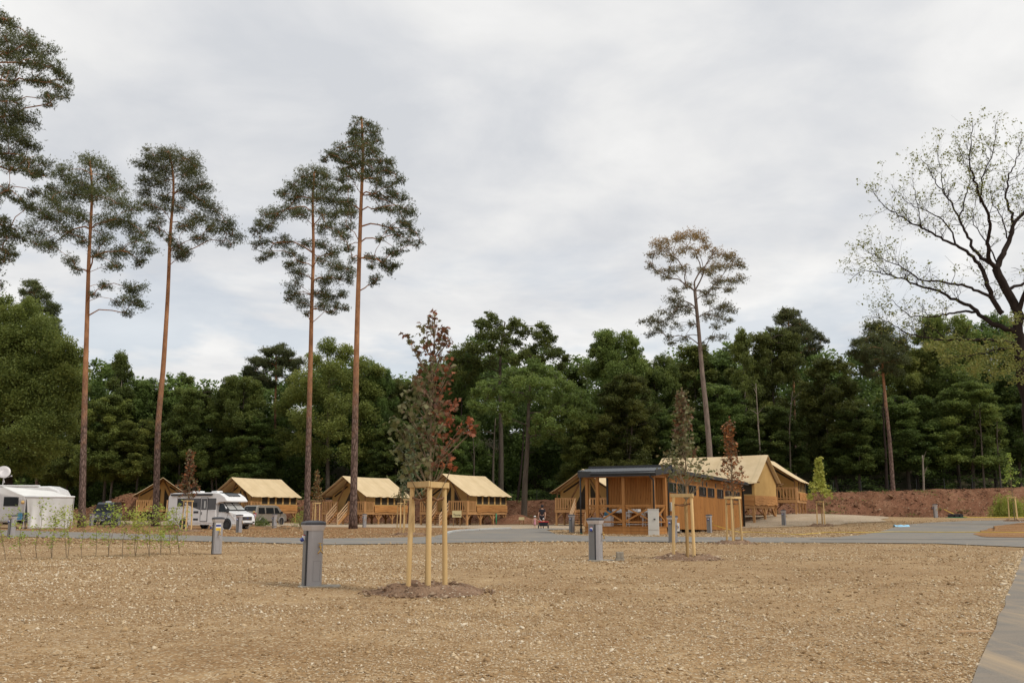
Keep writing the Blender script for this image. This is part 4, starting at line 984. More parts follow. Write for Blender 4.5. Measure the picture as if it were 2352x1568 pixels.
    # fuller yellowish leaf clusters low round the trunk
    for x, y, r in zE([(1500,330,60),(1420,300,50),(1650,330,60),(1750,400,60),(1600,420,60),(1830,330,60),(1850,120,40),(1560,480,50),(1800,480,60),(1880,420,60),(1700,500,50),(1330,330,40),(1380,420,40),(1890,560,40),(1240,320,30),(1780,280,50)]):
        for _ in range(26):
            p = w((x+rng.normal(0, r*.6), y+rng.normal(0, r*.5)), rng.uniform(-3, 3)); nl = 9
            C.append(p+rng.normal(0, .16, (nl, 3))); S.append(rng.uniform(.14, .24, nl))
    b0 = len(mb.v); mb.v += tw.v; mb.f += [tuple(i+b0 for i in f) for f in tw.f]
    mb.build('trunk', M['bark_dark'], root, smooth=True, fix=False)
    C = np.concatenate(C); S = np.concatenate(S)
    V, Fc = leaf_cards(C, S, rng)
    np_mesh('crown', V, Fc, M['leaf_oldoak'], root, tint=np.repeat(np.clip(rng.normal(.45, .25, len(C)), 0, 1), 4))
old_oak()

M['clods'] = stonemat('soil_clods', [(0, (0.14, 0.085, 0.052)), (0.4, (0.24, 0.152, 0.098)), (1, (0.5, 0.4, 0.29))])
# ------------------------------------------------------------------ staked young trees
def soil_ring(p, r, label, seed, h=.085):
    na, nr = 40, 14; rng = np.random.default_rng(seed)
    V = [[0, 0, h*.4]]
    for j in range(1, nr+1):
        t = j/nr
        for i in range(na):
            a = 2*math.pi*i/na; rr = r*t*(1+.28*float(vnoise(2*math.cos(a)+seed, 2*math.sin(a)+seed, 1, 61)))
            x, y = rr*math.cos(a), rr*math.sin(a)*.9
            z = h*(.35+1.0*math.exp(-((t-.55)/.2)**2))*(1-ss(.75, 1, t))+(1-t)*float(vnoise(x+seed, y, .12, 62))*.16+(1-t**4)*float(vnoise(x+seed, y, .3, 63))*.16
            z += float(micro(p[0]+x, p[1]+y)) - .02*(t > .9)
            V.append([x, y, z-.012*(t > .97)])
    F = [[1+j*na+i, 1+(j+1)*na+i, 1+(j+1)*na+(i+1) % na, 1+j*na+(i+1) % na] for j in range(nr-1) for i in range(na)]
    o = np_mesh('soil_mound', V, np.array(F), M['soil'], smooth=True); o.location = p
    tag(o, label, 'soil', 'soil rings round the staked young trees')
    n = 420; a = rng.uniform(0, 6.28, n); q = r*np.sqrt(rng.random(n))*1.12
    x, y = q*np.cos(a), q*np.sin(a)*.9; t = q/r
    z = h*(.35+1.0*np.exp(-((t-.55)/.2)**2))*(1-ss(.75, 1, t))+.012
    s_ = np.exp(rng.normal(math.log(.02), .55, n))
    c = stone_cloud('clods', np.stack([x, y, z], -1), s_, np.clip(rng.beta(1.6, 2.6, n), 0, 1), M['clods'], None, None)
    c.parent = o
def staked(label, p, top, crown, rz, seed, mat, leaf, tintf, lean=.06, nst=3, wrap=True, stake_h=1.78, sidew=.62, stake_label=None, soil=None, per=1.0, trunk_top=None, soil_r=1.0):
    """support frame of stakes and boards is one thing, the young tree inside it another."""
    rng = np.random.default_rng(seed); p = Vector(p)
    fr = thing('tree_stakes', stake_label, 'tree stakes', p, rz, 'stake frames round the young trees')
    tops = []; ang = [math.radians(-90+360/nst*k) for k in range(nst)]
    for a in ang:
        rb, rt = sidew/(2*math.sin(math.pi/nst)), sidew*.86/(2*math.sin(math.pi/nst))
        b = Vector((rb*math.cos(a), rb*math.sin(a), -.25)); t = Vector((rt*math.cos(a), rt*math.sin(a), stake_h))
        mb = MB(); mb.tube([b, b.lerp(t, .5)+Vector((rng.normal(0, .006), rng.normal(0, .006), 0)), t], [.045, .043, .040], 12)
        mb.build('stake', M['stake'], fr, smooth=False); tops.append(t)
    for k in range(nst):
        a, b = tops[k], tops[(k+1) % nst]; o = Vector(((a.x+b.x), (a.y+b.y), 0)).normalized()*.052
        e = (b-a).normalized()*.07; zo = Vector((0, 0, -.025+.004*k))
        MB().bar(a+o-e+zo, b+o+e+zo, .026, .095).build('crossboard', M['stake'], fr, bevel=.004)
    st = MB()
    zt = stake_h-.28
    ring = [Vector((t.x*1.03, t.y*1.03, zt+rng.normal(0, .012))) for t in tops]
    for k in range(nst):
        a, b = ring[k], ring[(k+1) % nst]
        st.tube([a+(a.normalized()*.05), (a+b)/2+Vector((0, 0, -.015)), b+(b.normalized()*.05)], [.016, .019, .016], 6)
        st.tube([a, Vector((0, 0, zt+.03))], .012, 5)
    st.build('strap', M['rope'], fr, smooth=True)
    if soil: soil_ring(p, soil_r, soil, seed)
    tree = thing('young_tree', label, 'tree', p, 0, 'staked young trees')
    tz = top-p.z; mb = MB()
    wob = spine([(0, 0, -.2), (.02, .01, tz*.3), (rng.normal(0, .02), 0, tz*.6), (lean, 0, tz*.98)], 14)
    mb.tube(wob, np.linspace(.034, .006, 14), 8)
    C, T = [], []
    if callable(crown): cl = crown(rng, tz)
    else: cl = crown
    for q, r in cl:
        q = np.array(q); zz = max(q[2]-.55*math.hypot(q[0], q[1])-.05, stake_h*.9)
        k = int(np.clip(zz/tz*13, 0, 13)); s = wob[k]
        mb.tube([s, s*.5+q*.5+np.array([0, 0, -.04]), q], [.010, .007, .003], 4, cap=False)
        n = max(int(per*11*(r/.12)**2), 3)
        C.append(q+rng.normal(0, 1, (n, 3))*r*.62); T += [tintf(q, rng) for _ in range(n)]
    mb.build('trunk', M['twig'], tree, smooth=True, fix=False)
    if wrap:
        MB().tube([(.0, 0, -.1), (.012, 0, zt*.5), (.0, 0, zt+.1)], [.046, .048, .045], 12).build('reed_wrap', M['reed'], tree, smooth=False)
    C = np.concatenate(C); S = leaf*rng.uniform(.65, 1.25, len(C))
    V, Fc = leaf_cards(C, S, rng, MAPLE if leaf > .09 else LEAF4, up=.35, curl=.22)
    np_mesh('crown', V, Fc, mat, tree, tint=np.repeat(np.clip(T, 0, 1), Fc.shape[1]))
    return tree
# A: the near red maple, crown laid out clump by clump
pA = gnd(981, 1360); dA = pA.y
KA = [(290,75,25),(270,100,30),(310,110,25),(250,150,30),(300,160,35),(360,160,30),(180,200,30),(240,210,35),(300,220,40),(350,220,35),(380,190,20),(210,260,35),(280,280,40),(340,270,30),(260,330,40),(320,330,35),(370,350,25),(230,390,40),(300,390,40),(370,410,25),(200,440,40),(270,450,40),(340,450,30),(190,510,40),(260,520,45),(330,520,40),(400,520,30),(380,570,30),(150,560,35),(230,580,45),(300,580,45),(90,620,35),(120,660,40),(190,640,45),(270,640,45),(350,610,35),(430,640,35),(480,620,30),(490,660,25),(160,710,45),(230,710,45),(310,690,40),(380,690,35),(130,760,40),(200,780,45),(280,770,35),(340,760,35),(370,790,25),(150,830,45),(220,830,30),(290,830,30),(350,820,25),(380,840,20),(270,860,25)]
rA = np.random.default_rng(3); clA = []
for x, y, r in zM(KA):
    hw = 18+45*min(max((y-720)/380, 0), 1)
    for s in (-1, 1):
        D = math.sqrt(max(hw*hw-(x-985)**2, 60))*mperpx(dA)
        clA.append((np.array(at(x+rA.normal(0, 2), y+rA.normal(0, 2), dA+s*rA.uniform(.1, .9)*D))-np.array(pA), r*mperpx(dA)*1.0))
def tA(q, rng):
    z = q[2]; x = q[0]; top = 4.6
    red = .30+.14*np.clip((z-2.4)/1.5, 0, 1)+.42*np.clip((x-.03)/.35, -.7, 1)*np.clip(1.25-(z-2.2)/2.4, .25, 1)
    return red+rng.normal(0, .17)
staked('young maple turning red, nearest and tallest of the staked trees', pA, at(985, 716, dA).z, clA, R(8), 101, M['leaf_maple'], .115, tA, stake_label='three thick pale stakes with crossboards round the near red maple',
       soil='ring of dug brown soil at the foot of the near red maple', soil_r=1.0, per=.86, stake_h=at(981, 1110, dA).z)
def cone(w0, zb, dens=34, sprays=True, narrow=1.0):
    def f(rng, tz):
        out = []
        for i in range(dens):
            h = (i+rng.random())/dens; z = zb+(tz-zb)*h
            rw_ = w0*(1-h)**.8*(.55+.45*math.sin(math.pi*min(h*1.6+.25, 1)))+.05
            a = rng.uniform(0, 6.28); r = rw_*rng.random()**.5*narrow
            out.append((np.array([r*math.cos(a), r*math.sin(a), z+.35*r]), rng.uniform(.10, .17)))
        return out
    return f
def tRed(mu): return lambda q, rng: mu+rng.normal(0, .2)
pB = gnd(1579, 1284)
staked('narrow young maple with bronze green leaves in front of the wooden cabin', pB, at(1592, 905, pB.y).z, cone(.72, 2.0, 90), R(20), 102, M['leaf_maple'], .115, lambda q, rng: .14+.3*(q[2] > 3.4)*rng.random()+rng.normal(0, .15), stake_label='pale stakes and crossboards round the maple in front of the cabin',
       soil='ring of dark dug soil under the maple in front of the cabin', per=.8, lean=.1, stake_h=at(1579, 1136, pB.y).z, sidew=.66)
pC = gnd(1686, 1248)
staked('small young maple with rusty brown leaves at the right end of the cabin', pC, at(1683, 972, pC.y).z, cone(.75, 2.05, 85), R(-20), 103, M['leaf_maple'], .125, tRed(.62), stake_label='pale stakes round the rusty brown maple at the cabin end',
       soil='thin ring of soil under the rusty brown maple at the cabin end', stake_h=at(1686, 1141, pC.y).z, soil_r=.9, lean=0, per=.75)
pD = pos(1889, 68)
staked('bright yellow green young tree right of the rear lodges', pD, at(1888, 1054, 68).z, cone(1.05, 1.75, 110), R(10), 104, M['leaf_fresh'], .2, lambda q, rng: .85+rng.normal(0, .2), stake_label='slim stakes round the bright yellow green young tree',
       soil='dark soil ring under the bright yellow green young tree', stake_h=1.75, per=.75, lean=.05)
pE = pos(2331, 70)
staked('sparse yellow green sapling by the bush at the right edge', pE, at(2326, 1040, 70).z, cone(.75, 2.5, 26), R(0), 105, M['leaf_fresh'], .16, lambda q, rng: .4+rng.normal(0, .25), stake_label='slim stakes round the sparse sapling at the right edge',
       soil='thin soil ring under the sparse sapling at the right edge', stake_h=1.8, per=.7, wrap=False)
pF = gnd(940, 1229)
staked('young tree with silvery green leaves seen behind the near red maple', pF, at(942, 985, pF.y).z, cone(.85, 1.95, 70), R(20), 106, M['leaf_silver'], .13, lambda q, rng: .45+.28*rng.normal(), stake_label='pale stakes round the silvery green tree behind the near maple',
       soil='dark soil heap under the silvery green young tree', stake_h=at(940, 1146, pF.y).z, lean=.05, soil_r=1.1)
pG = gnd(920, 1213)
staked('small dark leaved sapling in front of the side of the second lodge', pG, at(914, 1118, pG.y).z, cone(.8, 2.0, 30), R(0), 107, M['leaf_maple'], .15, tRed(.3), stake_label='slim stakes round the sapling by the second lodge', stake_h=2.0, per=.8)
pH = gnd(427, 1220)
staked('young maple with dull red leaves in front of the white motorhome', pH, at(430, 1036, pH.y).z, cone(.95, 2.1, 75), R(12), 108, M['leaf_maple'], .16, tRed(.48), stake_label='pale stakes round the dull red maple by the white motorhome',
       soil='stony soil ring under the dull red maple by the motorhome', stake_h=2.05, soil_r=1.2, per=.9)
pI = gnd(724, 1211)
staked('young brown leaved maple just right of the round topped pine', pI, at(724, 1080, pI.y).z, cone(.7, 2.1, 50), R(0), 109, M['leaf_maple'], .16, tRed(.5), stake_label='stakes round the brown maple beside the round topped pine', stake_h=2.05, per=.8)

# ------------------------------------------------------------------ hedge of thin saplings at left
def z1(x, y): return ((x/3.1357)/1.7415, (1750+y/3.1357)/1.7415)
def z2(x, y): return ((600+x/3.1357)/1.7415, (1750+y/3.1357)/1.7415)
SAP = [(z1(75,1545), z1(40,1000), 'thin sapling at the left edge in front of the grey service post'),
 (z1(280,1530), z1(330,960), 'thin sapling in front of the open side of the white awning'),
 (z1(470,1520), z1(510,860), 'thin sapling in front of the left part of the white awning sheet'),
 (z1(655,1525), z1(700,930), 'forked thin sapling before the middle of the white awning sheet'),
 (z1(835,1500), z1(810,890), 'leafy thin sapling before the right part of the white awning sheet'),
 (z1(845,1505), z1(905,900), 'thin sapling at the right edge of the white awning sheet'),
 (z1(1020,1510), z1(1110,970), 'bare lower stemmed sapling in front of the widest crowned pine'),
 (z1(1200,1490), z1(1220,1010), 'small sapling in front of the dark van front'),
 (z1(1370,1490), z1(1390,890), 'sapling with a bent foot in front of the parked bicycles'),
 (z1(1540,1490), z1(1570,960), 'short sapling just right of the parked bicycles'),
 (z1(1700,1480), z1(1730,930), 'bushy sapling in front of the far left lodge'),
 (z1(1875,1490), z1(1860,880), 'dense sapling in front of the bent pine'),
 (z1(2010,1475), z1(2020,900), 'sapling just right of the foot of the bent pine'),
 (z1(2145,1465), z1(2100,990), 'low sapling in front of the rear of the white motorhome'),
 (z2(130,1470), z2(140,1000), 'short bushy sapling before the motorhome rear locker'),
 (z2(370,1465), z2(330,900), 'tall bushy sapling at the right end of the hedge row')]
for i, (b, t, label) in enumerate(SAP):
    rng = np.random.default_rng(300+i); p = gnd(*b); top = np.array(at(t[0], t[1], p.y))-np.array(p)
    root = thing('sapling', label, 'sapling', p, 0, 'row of thin hedge saplings at left'); mb = MB(); C = []; T = []
    nst = 2 if i in (3, 8, 10, 11, 15) else 1
    for s in range(nst):
        tp = top*(1 if s == 0 else rng.uniform(.75, .95))+np.array([rng.normal(0, .12)*s, rng.normal(0, .1), 0])
        sp = spine([(0, 0, -.05), tp*.3+rng.normal(0, .04, 3), tp*.65+rng.normal(0, .05, 3), tp], 10)
        mb.tube(sp, np.linspace(.011, .004, 10), 5)
        for k in range(17 if i < 10 else 23):
            u = rng.uniform(.12, 1)**.6; q = sp[min(int(u*9.99), 9)]
            e = q+np.array([rng.normal(0, .15), rng.normal(0, .15), rng.uniform(.0, .16)])
            mb.tube([q, e], [.004, .002], 3, cap=False)
            n = rng.integers(4, 10); C.append(e+rng.normal(0, .065, (n, 3))); T += list(np.clip(rng.normal(.45+.25*u, .22, n), 0, 1))
    mb.build('stem', M['twig'], root, fix=False)
    C = np.concatenate(C); V, Fc = leaf_cards(C, rng.uniform(.05, .105, len(C)), rng, up=.8)
    np_mesh('leaves', V, Fc, M['leaf_fresh'], root, tint=np.repeat(np.array(T)*.85, 4))
# bush at the right edge of the bank, and weeds on the bank
def bush(label, p, w, h, n, mat, seed, leaf=.12):
    rng = np.random.default_rng(seed); root = thing('bush', label, 'bush', p)
    q = rng.normal(0, 1, (n, 3)); q /= np.linalg.norm(q, axis=1, keepdims=True); q *= rng.random((n, 1))**.35*np.array([w, w*.8, h]); q[:, 2] = np.abs(q[:, 2])
    q *= (1+.3*np.sin(q[:, :1]*5)*np.cos(q[:, 1:2]*6))
    mb = MB()
    for _ in range(14): e = q[rng.integers(n)]; mb.tube([(0, 0, -.05), e*.5, e], [.02, .012, .005], 4, cap=False)
    mb.build('stems', M['twig'], root, fix=False)
    V, Fc = leaf_cards(q, leaf*rng.uniform(.6, 1.3, n), rng, np.array([(0,-.9),(.12,0),(0,.9),(-.12,0)]), up=.2)
    np_mesh('leaves', V, Fc, mat, root, tint=np.repeat(np.clip(rng.normal(.3, .25, n), 0, 1), 4))
bush('yellow green bush at the foot of the bank by the right edge', pos(2318, 88), 1.7, 2.0, 5200, M['leaf_fresh'], 401, .2)
bush('green shrub beside the silver van near the small service post', pos(690, 84), .9, 1.5, 420, M['leaf_fresh'], 402, .16)
bush('low green shrub below the silver van', pos(592, 86), 1.3, .85, 900, M['leaf_mid'], 403, .16)
rng = np.random.default_rng(410); nb = 90; wx = rng.uniform(-60, 62, nb); tt = rng.uniform(.1, .75, nb); C = []
for x, t_ in zip(wx, tt):
    y = bank_y(x)+t_*6.0; b0 = float(terr0(x, y)); z = b0+(bank_top(x)-b0)*float(ss(0, .72, t_))*.95
    k = rng.integers(8, 40); C.append(np.array([x, y-.2, z+.1])+rng.normal(0, 1, (k, 3))*np.array([.35, .2, .1]))
C = np.concatenate(C); V, Fc = leaf_cards(C, rng.uniform(.1, .22, len(C)), rng, up=.6)
tag(np_mesh('weeds', V, Fc, M['leaf_mid'], tint=np.repeat(rng.random(len(C)), 4)), 'scattered low green weeds on the red earth bank', 'weeds', kind='stuff')
# ------------------------------------------------------------------ tent lodges
def text_mesh(name, s, size, mat, parent, loc, rot, ext=.004, bold=False):
    cu = bpy.data.curves.new(name, 'FONT'); cu.body = s; cu.size = size; cu.align_x = 'CENTER'; cu.align_y = 'CENTER'; cu.extrude = ext
    if bold: cu.offset = size*.012
    t = bpy.data.objects.new(name+'_tmp', cu); COL.objects.link(t)
    me = bpy.data.meshes.new_from_object(t.evaluated_get(bpy.context.evaluated_depsgraph_get()))
    bpy.data.objects.remove(t); me.materials.clear(); me.materials.append(mat)
    o = bpy.data.objects.new(name, me); COL.objects.link(o); o.parent = parent; o.location = loc; o.rotation_euler = rot
    return o
def make_lodge():
    rt = thing('tent_lodge', '', 'tent lodge', group='canvas tent lodges on stilts'); W, L, DZ = 2.8, 8.0, 1.3
    dk = MB()
    for i in range(40): dk.box(-W, i*.2+.004, DZ-.04, W, i*.2+.196, DZ)
    dk.box(-W+.02, -.045, DZ-.26, W-.02, -.002, DZ-.03)
    for x in (-W, W-.05): dk.box(x, .0, DZ-.26, x+.05, L, DZ-.045)
    for y in (.35, 2.55, 5.1, 7.75): dk.box(-W+.06, y, DZ-.24, W-.06, y+.12, DZ-.045)
    dk.build('deck', M['deckwood'], rt)
    for y in (.09, 2.65, 5.2, 7.86):
        for x in (-2.66, 0, 2.66):
            p = MB(); p.box(x-.08, y-.08, -1.0, x+.08, y+.08, DZ-.245)
            for dx, dy in ((0, 1), (0, -1), (1, 0), (-1, 0)):
                if (dy < 0 and y < 1) or (dy > 0 and y > 7) or (dx > 0 and x > 2) or (dx < 0 and x < -2): continue
                if dx and y not in (.09, 7.86): continue
                a = .085
                p.bar((x+dx*a, y+dy*a, DZ-.78), (x+dx*.62, y+dy*.62, DZ-.27), .09, .07, up=(dy, dx, .01))
            p.build('stilt', M['deckwood'], rt)
    # railings: planks between two rails
    def rail(p0, p1, seed):
        p0, p1 = Vector(p0), Vector(p1); L_ = (p1-p0).length; d = (p1-p0)/L_; m = MB(); r = random.Random(seed)
        m.bar(p0+Vector((0, 0, 1.06)), p1+Vector((0, 0, 1.06)), .11, .045); m.bar(p0+Vector((0, 0, .98)), p1+Vector((0, 0, .98)), .04, .08)
        m.bar(p0+Vector((0, 0, .14)), p1+Vector((0, 0, .14)), .04, .08)
        n = max(int(L_/.235), 1); off = Vector((-d.y, d.x, 0))*-.034
        for i in range(n+1):
            q = p0+d*(L_*i/n); q = q-d*.045*(1 if i == n else 0)+d*.045*(1 if i == 0 else 0)
            m.bar(q+off+Vector((0, 0, .04)), q+off+Vector((0, 0, 1.03)), .095+.03*r.random(), .025, up=(d.y, -d.x, 0) if abs(d.x) > .5 else (1, 0, 0))
        for q in (p0, p1): m.box(q.x-.05, q.y-.05, q.z-.02, q.x+.05, q.y+.05, q.z+1.1)
        m.build('railing', M['deckwood'], rt)
    rail((-2.72, .06, DZ), (-.78, .06, DZ), 1); rail((.62, .06, DZ), (2.72, .06, DZ), 2)
    rail((2.72, .16, DZ), (2.72, 1.62, DZ), 3); rail((-2.72, 1.62, DZ), (-2.72, .16, DZ), 4)
    stp = MB()
    for x in (-.72, .56): stp.bar((x, -.02, DZ-.16), (x, -1.75, -.15), .06, .24)
    for k in range(6): z = DZ-.2*(k+1); y = -.12-.27*k; stp.box(-.69, y-.24, z-.04, .53, y, z)
    so = stp.build('stairs', M['deckwood'], rt)
    for x in (-.80, .64):
        h = MB()
        for dz in (1.0, .66, .33): h.bar((x, .02, DZ-.02+dz), (x, -1.72, -.05+dz), .045, .10)
        h.box(x-.05, -1.74, -.25, x+.05, -1.64, .98)
        h.build('handrail', M['lightwood'], so)
    # waney edge skirt boards
    for side in ('r', 'l', 'b'):
        m = MB(); r = random.Random(side)
        for k in range(4):
            z0 = DZ+.0+k*.155; z1 = z0+.20; o = .035-.004*k
            def edge(t, zz): return zz+.03*math.sin(t*2.1+k*1.7)+.02*math.sin(t*5.3+k)
            n = 24
            for i in range(n):
                a0, a1 = i/n, (i+1)/n
                if side == 'b':
                    x0, x1 = -W+.0+2*W*a0, -W+2*W*a1; y = L
                    m.add([(x0, y+o+.02, edge(x0, z0)-.02), (x1, y+o+.02, edge(x1, z0)-.02), (x1, y+.01, z1), (x0, y+.01, z1)], [(0, 1, 2, 3)])
                else:
                    s = 1 if side == 'r' else -1; y0, y1 = 1.7+(L-1.7)*a0, 1.7+(L-1.7)*a1; X_ = s*(W+.01)
                    m.add([(X_+s*(o+.02), y0, edge(y0, z0)-.02), (X_+s*(o+.02), y1, edge(y1, z0)-.02), (X_+s*.01, y1, z1), (X_+s*.01, y0, z1)], [(0, 1, 2, 3)])
        m.build('skirt_boards', M['waney'], rt, solid=.015)
    slope = (5.0-2.85)/3.2
    def roofz(x): return 5.0-slope*abs(x)
    # canvas side walls with five mesh windows each
    for s in (1, -1):
        m = MB(); X_ = s*2.72; y0, y1 = 1.72, 7.96; zt = roofz(2.72)-.06
        m.box(X_-.02, y0, DZ+.55, X_+.02, y1, 2.05); m.box(X_-.02, y0, 2.98, X_+.02, y1, zt)
        ww = (y1-y0)/5
        for k in range(6): yc = y0+ww*k; m.box(X_-.03, max(yc-.14, y0), 2.05, X_+.03, min(yc+.14, y1), 2.98)
        m.build('side_wall', M['wallcanvas'], rt)
        for k in range(5):
            MB().box(X_-.012, y0+ww*k+.14, 2.05, X_+.012, y0+ww*(k+1)-.14, 2.98).build('window', M['mesh'], rt)
    def gable(y, name):
        m = MB(); pts = [(-2.7, DZ), (2.7, DZ), (2.7, roofz(2.7)-.13), (0, 4.86), (-2.7, roofz(2.7)-.13)]
        m.prism(pts, y-.02, y+.02); return m.build(name, M['wallcanvas'], rt)
    gf = gable(1.74, 'front_wall'); gable(7.98, 'rear_wall')
    for s in (1, -1):
        MB().prism([(s*.22, DZ+.05), (s*1.45, DZ+.05), (s*.22, 3.8)], 1.695, 1.715).build('window', M['mesh'], gf)
        a, b = Vector((s*.75, 1.70, roofz(.75)-.5)), Vector((s*2.45, 1.70, roofz(2.45)-.42))
        MB().bar(a, b, .17, .02, up=(0, 1, 0)).build('vent_slot', M['mesh'], gf)
    MB().box(-.16, 1.69, DZ, .16, 1.712, 3.7).build('door_flap', M['wallcanvas'], gf)
    pl = MB()
    for s in (1, -1):
        pl.tube([(s*.1, .9, 4.70), (s*2.0, .9, DZ+.02)], .085, 8); pl.tube([(s*2.62, .25, DZ), (s*2.62, .25, roofz(2.62)-.08)], .055, 8)
        pl.tube([(s*3.05, -.45, roofz(3.05)-.05), (s*3.05, 8.5, roofz(3.05)-.05)], .05, 8)
        pl.tube([(s*.05, .12, 4.80), (s*3.1, .12, roofz(3.1)-.16)], .06, 8); pl.tube([(s*.05, 8.02, 4.78), (s*3.1, 8.02, roofz(3.1)-.18)], .05, 8)
    pl.tube([(0, -.1, 4.82), (0, 8.2, 4.82)], .06, 8)
    pl.build('tent_poles', M['pole'], rt, smooth=True)
    rf = MB(); nv = 48
    def rfn(s):
        def f(u, v):
            y = -.28+8.6*v; x = 3.22*u*s
            z = roofz(x)-.07*math.sin(math.pi*u)+.02*math.sin(v*math.pi*10)*u+.025
            z += (-.05*abs(math.sin(v*math.pi*7)) if u > .97 else 0)-.05*math.sin(math.pi*v)*(1-u)
            if v == 0 or v == 1: z -= .03
            return (x, y, z)
        return f
    rf.grid(rfn(1), 16, nv); rf.grid(rfn(-1), 16, nv)
    rf.build('roof', M['roofcanvas'], rt, smooth=False, solid=.03)
    return rt
lodge = make_lodge()
LG = [((368, 110), None, 19, 1.0, 'small far lodge between the bent pine and the motorhome, gable to the viewer'),
      ((529.5, 105), None, -26, 1.0, 'lodge with a long sloping roof behind the silver van'),
      ((786.5, 98), None, -27, 1.0, 'lodge with stairs partly hidden by the tallest pine'),
      ((1018, 92), None, -28, 1.0, 'lodge behind the name board and the near red maple'),
      ((1341, 86.5), .15, -20, 1.0, 'lodge partly hidden by the wooden cabin veranda'),
      (None, (13.3, 80.2, .45), -122, 1.08, 'large lodge turned away with a closed rear gable behind the cabin'),
      ((1757, 82), None, -23, 1.0, 'rearmost right lodge with its porch on the gravel mound')]
for i, (pd, w, rz, sc, label) in enumerate(LG):
    o = lodge if i == 0 else dup(lodge)
    if pd:
        p = pos(*pd); p.z = float(terr0(p.x, p.y))+(w or 0)
    else: p = Vector(w)
    o.location = p; o.rotation_euler = (0, 0, R(rz)); o.scale = (sc,)*3; o['label'] = label
# name board by the lodge
def board(px, d, w, h, z0, label, text=None, rz=0):
    p = pos(px, d); r = thing('name_board', label, 'sign', p, R(rz))
    MB().box(-w/2, -.02, z0, w/2, .02, z0+h).build('board', M['sign'], r, bevel=.006)
    for s in (-1, 1): MB().box(s*w*.36-.04, .025, -.2, s*w*.36+.04, .09, z0+h*.8).build('post', M['pole'], r)
    if text: text_mesh('lettering', text, h*.46, M['ink'], r, (0.02, -.027, z0+h*.36), (math.pi/2, 0, 0), bold=True)
pb = pos(1049, 86)
board(1049, 86, .84, .60, at(1049, 1187.5, 86).z-pb.z, 'cream name board with the word Tanne in front of a lodge', 'Tanne', 2)
board(1198, 94, .55, .28, .5, 'small cream board standing on the earth heap by the thick oak trunk')

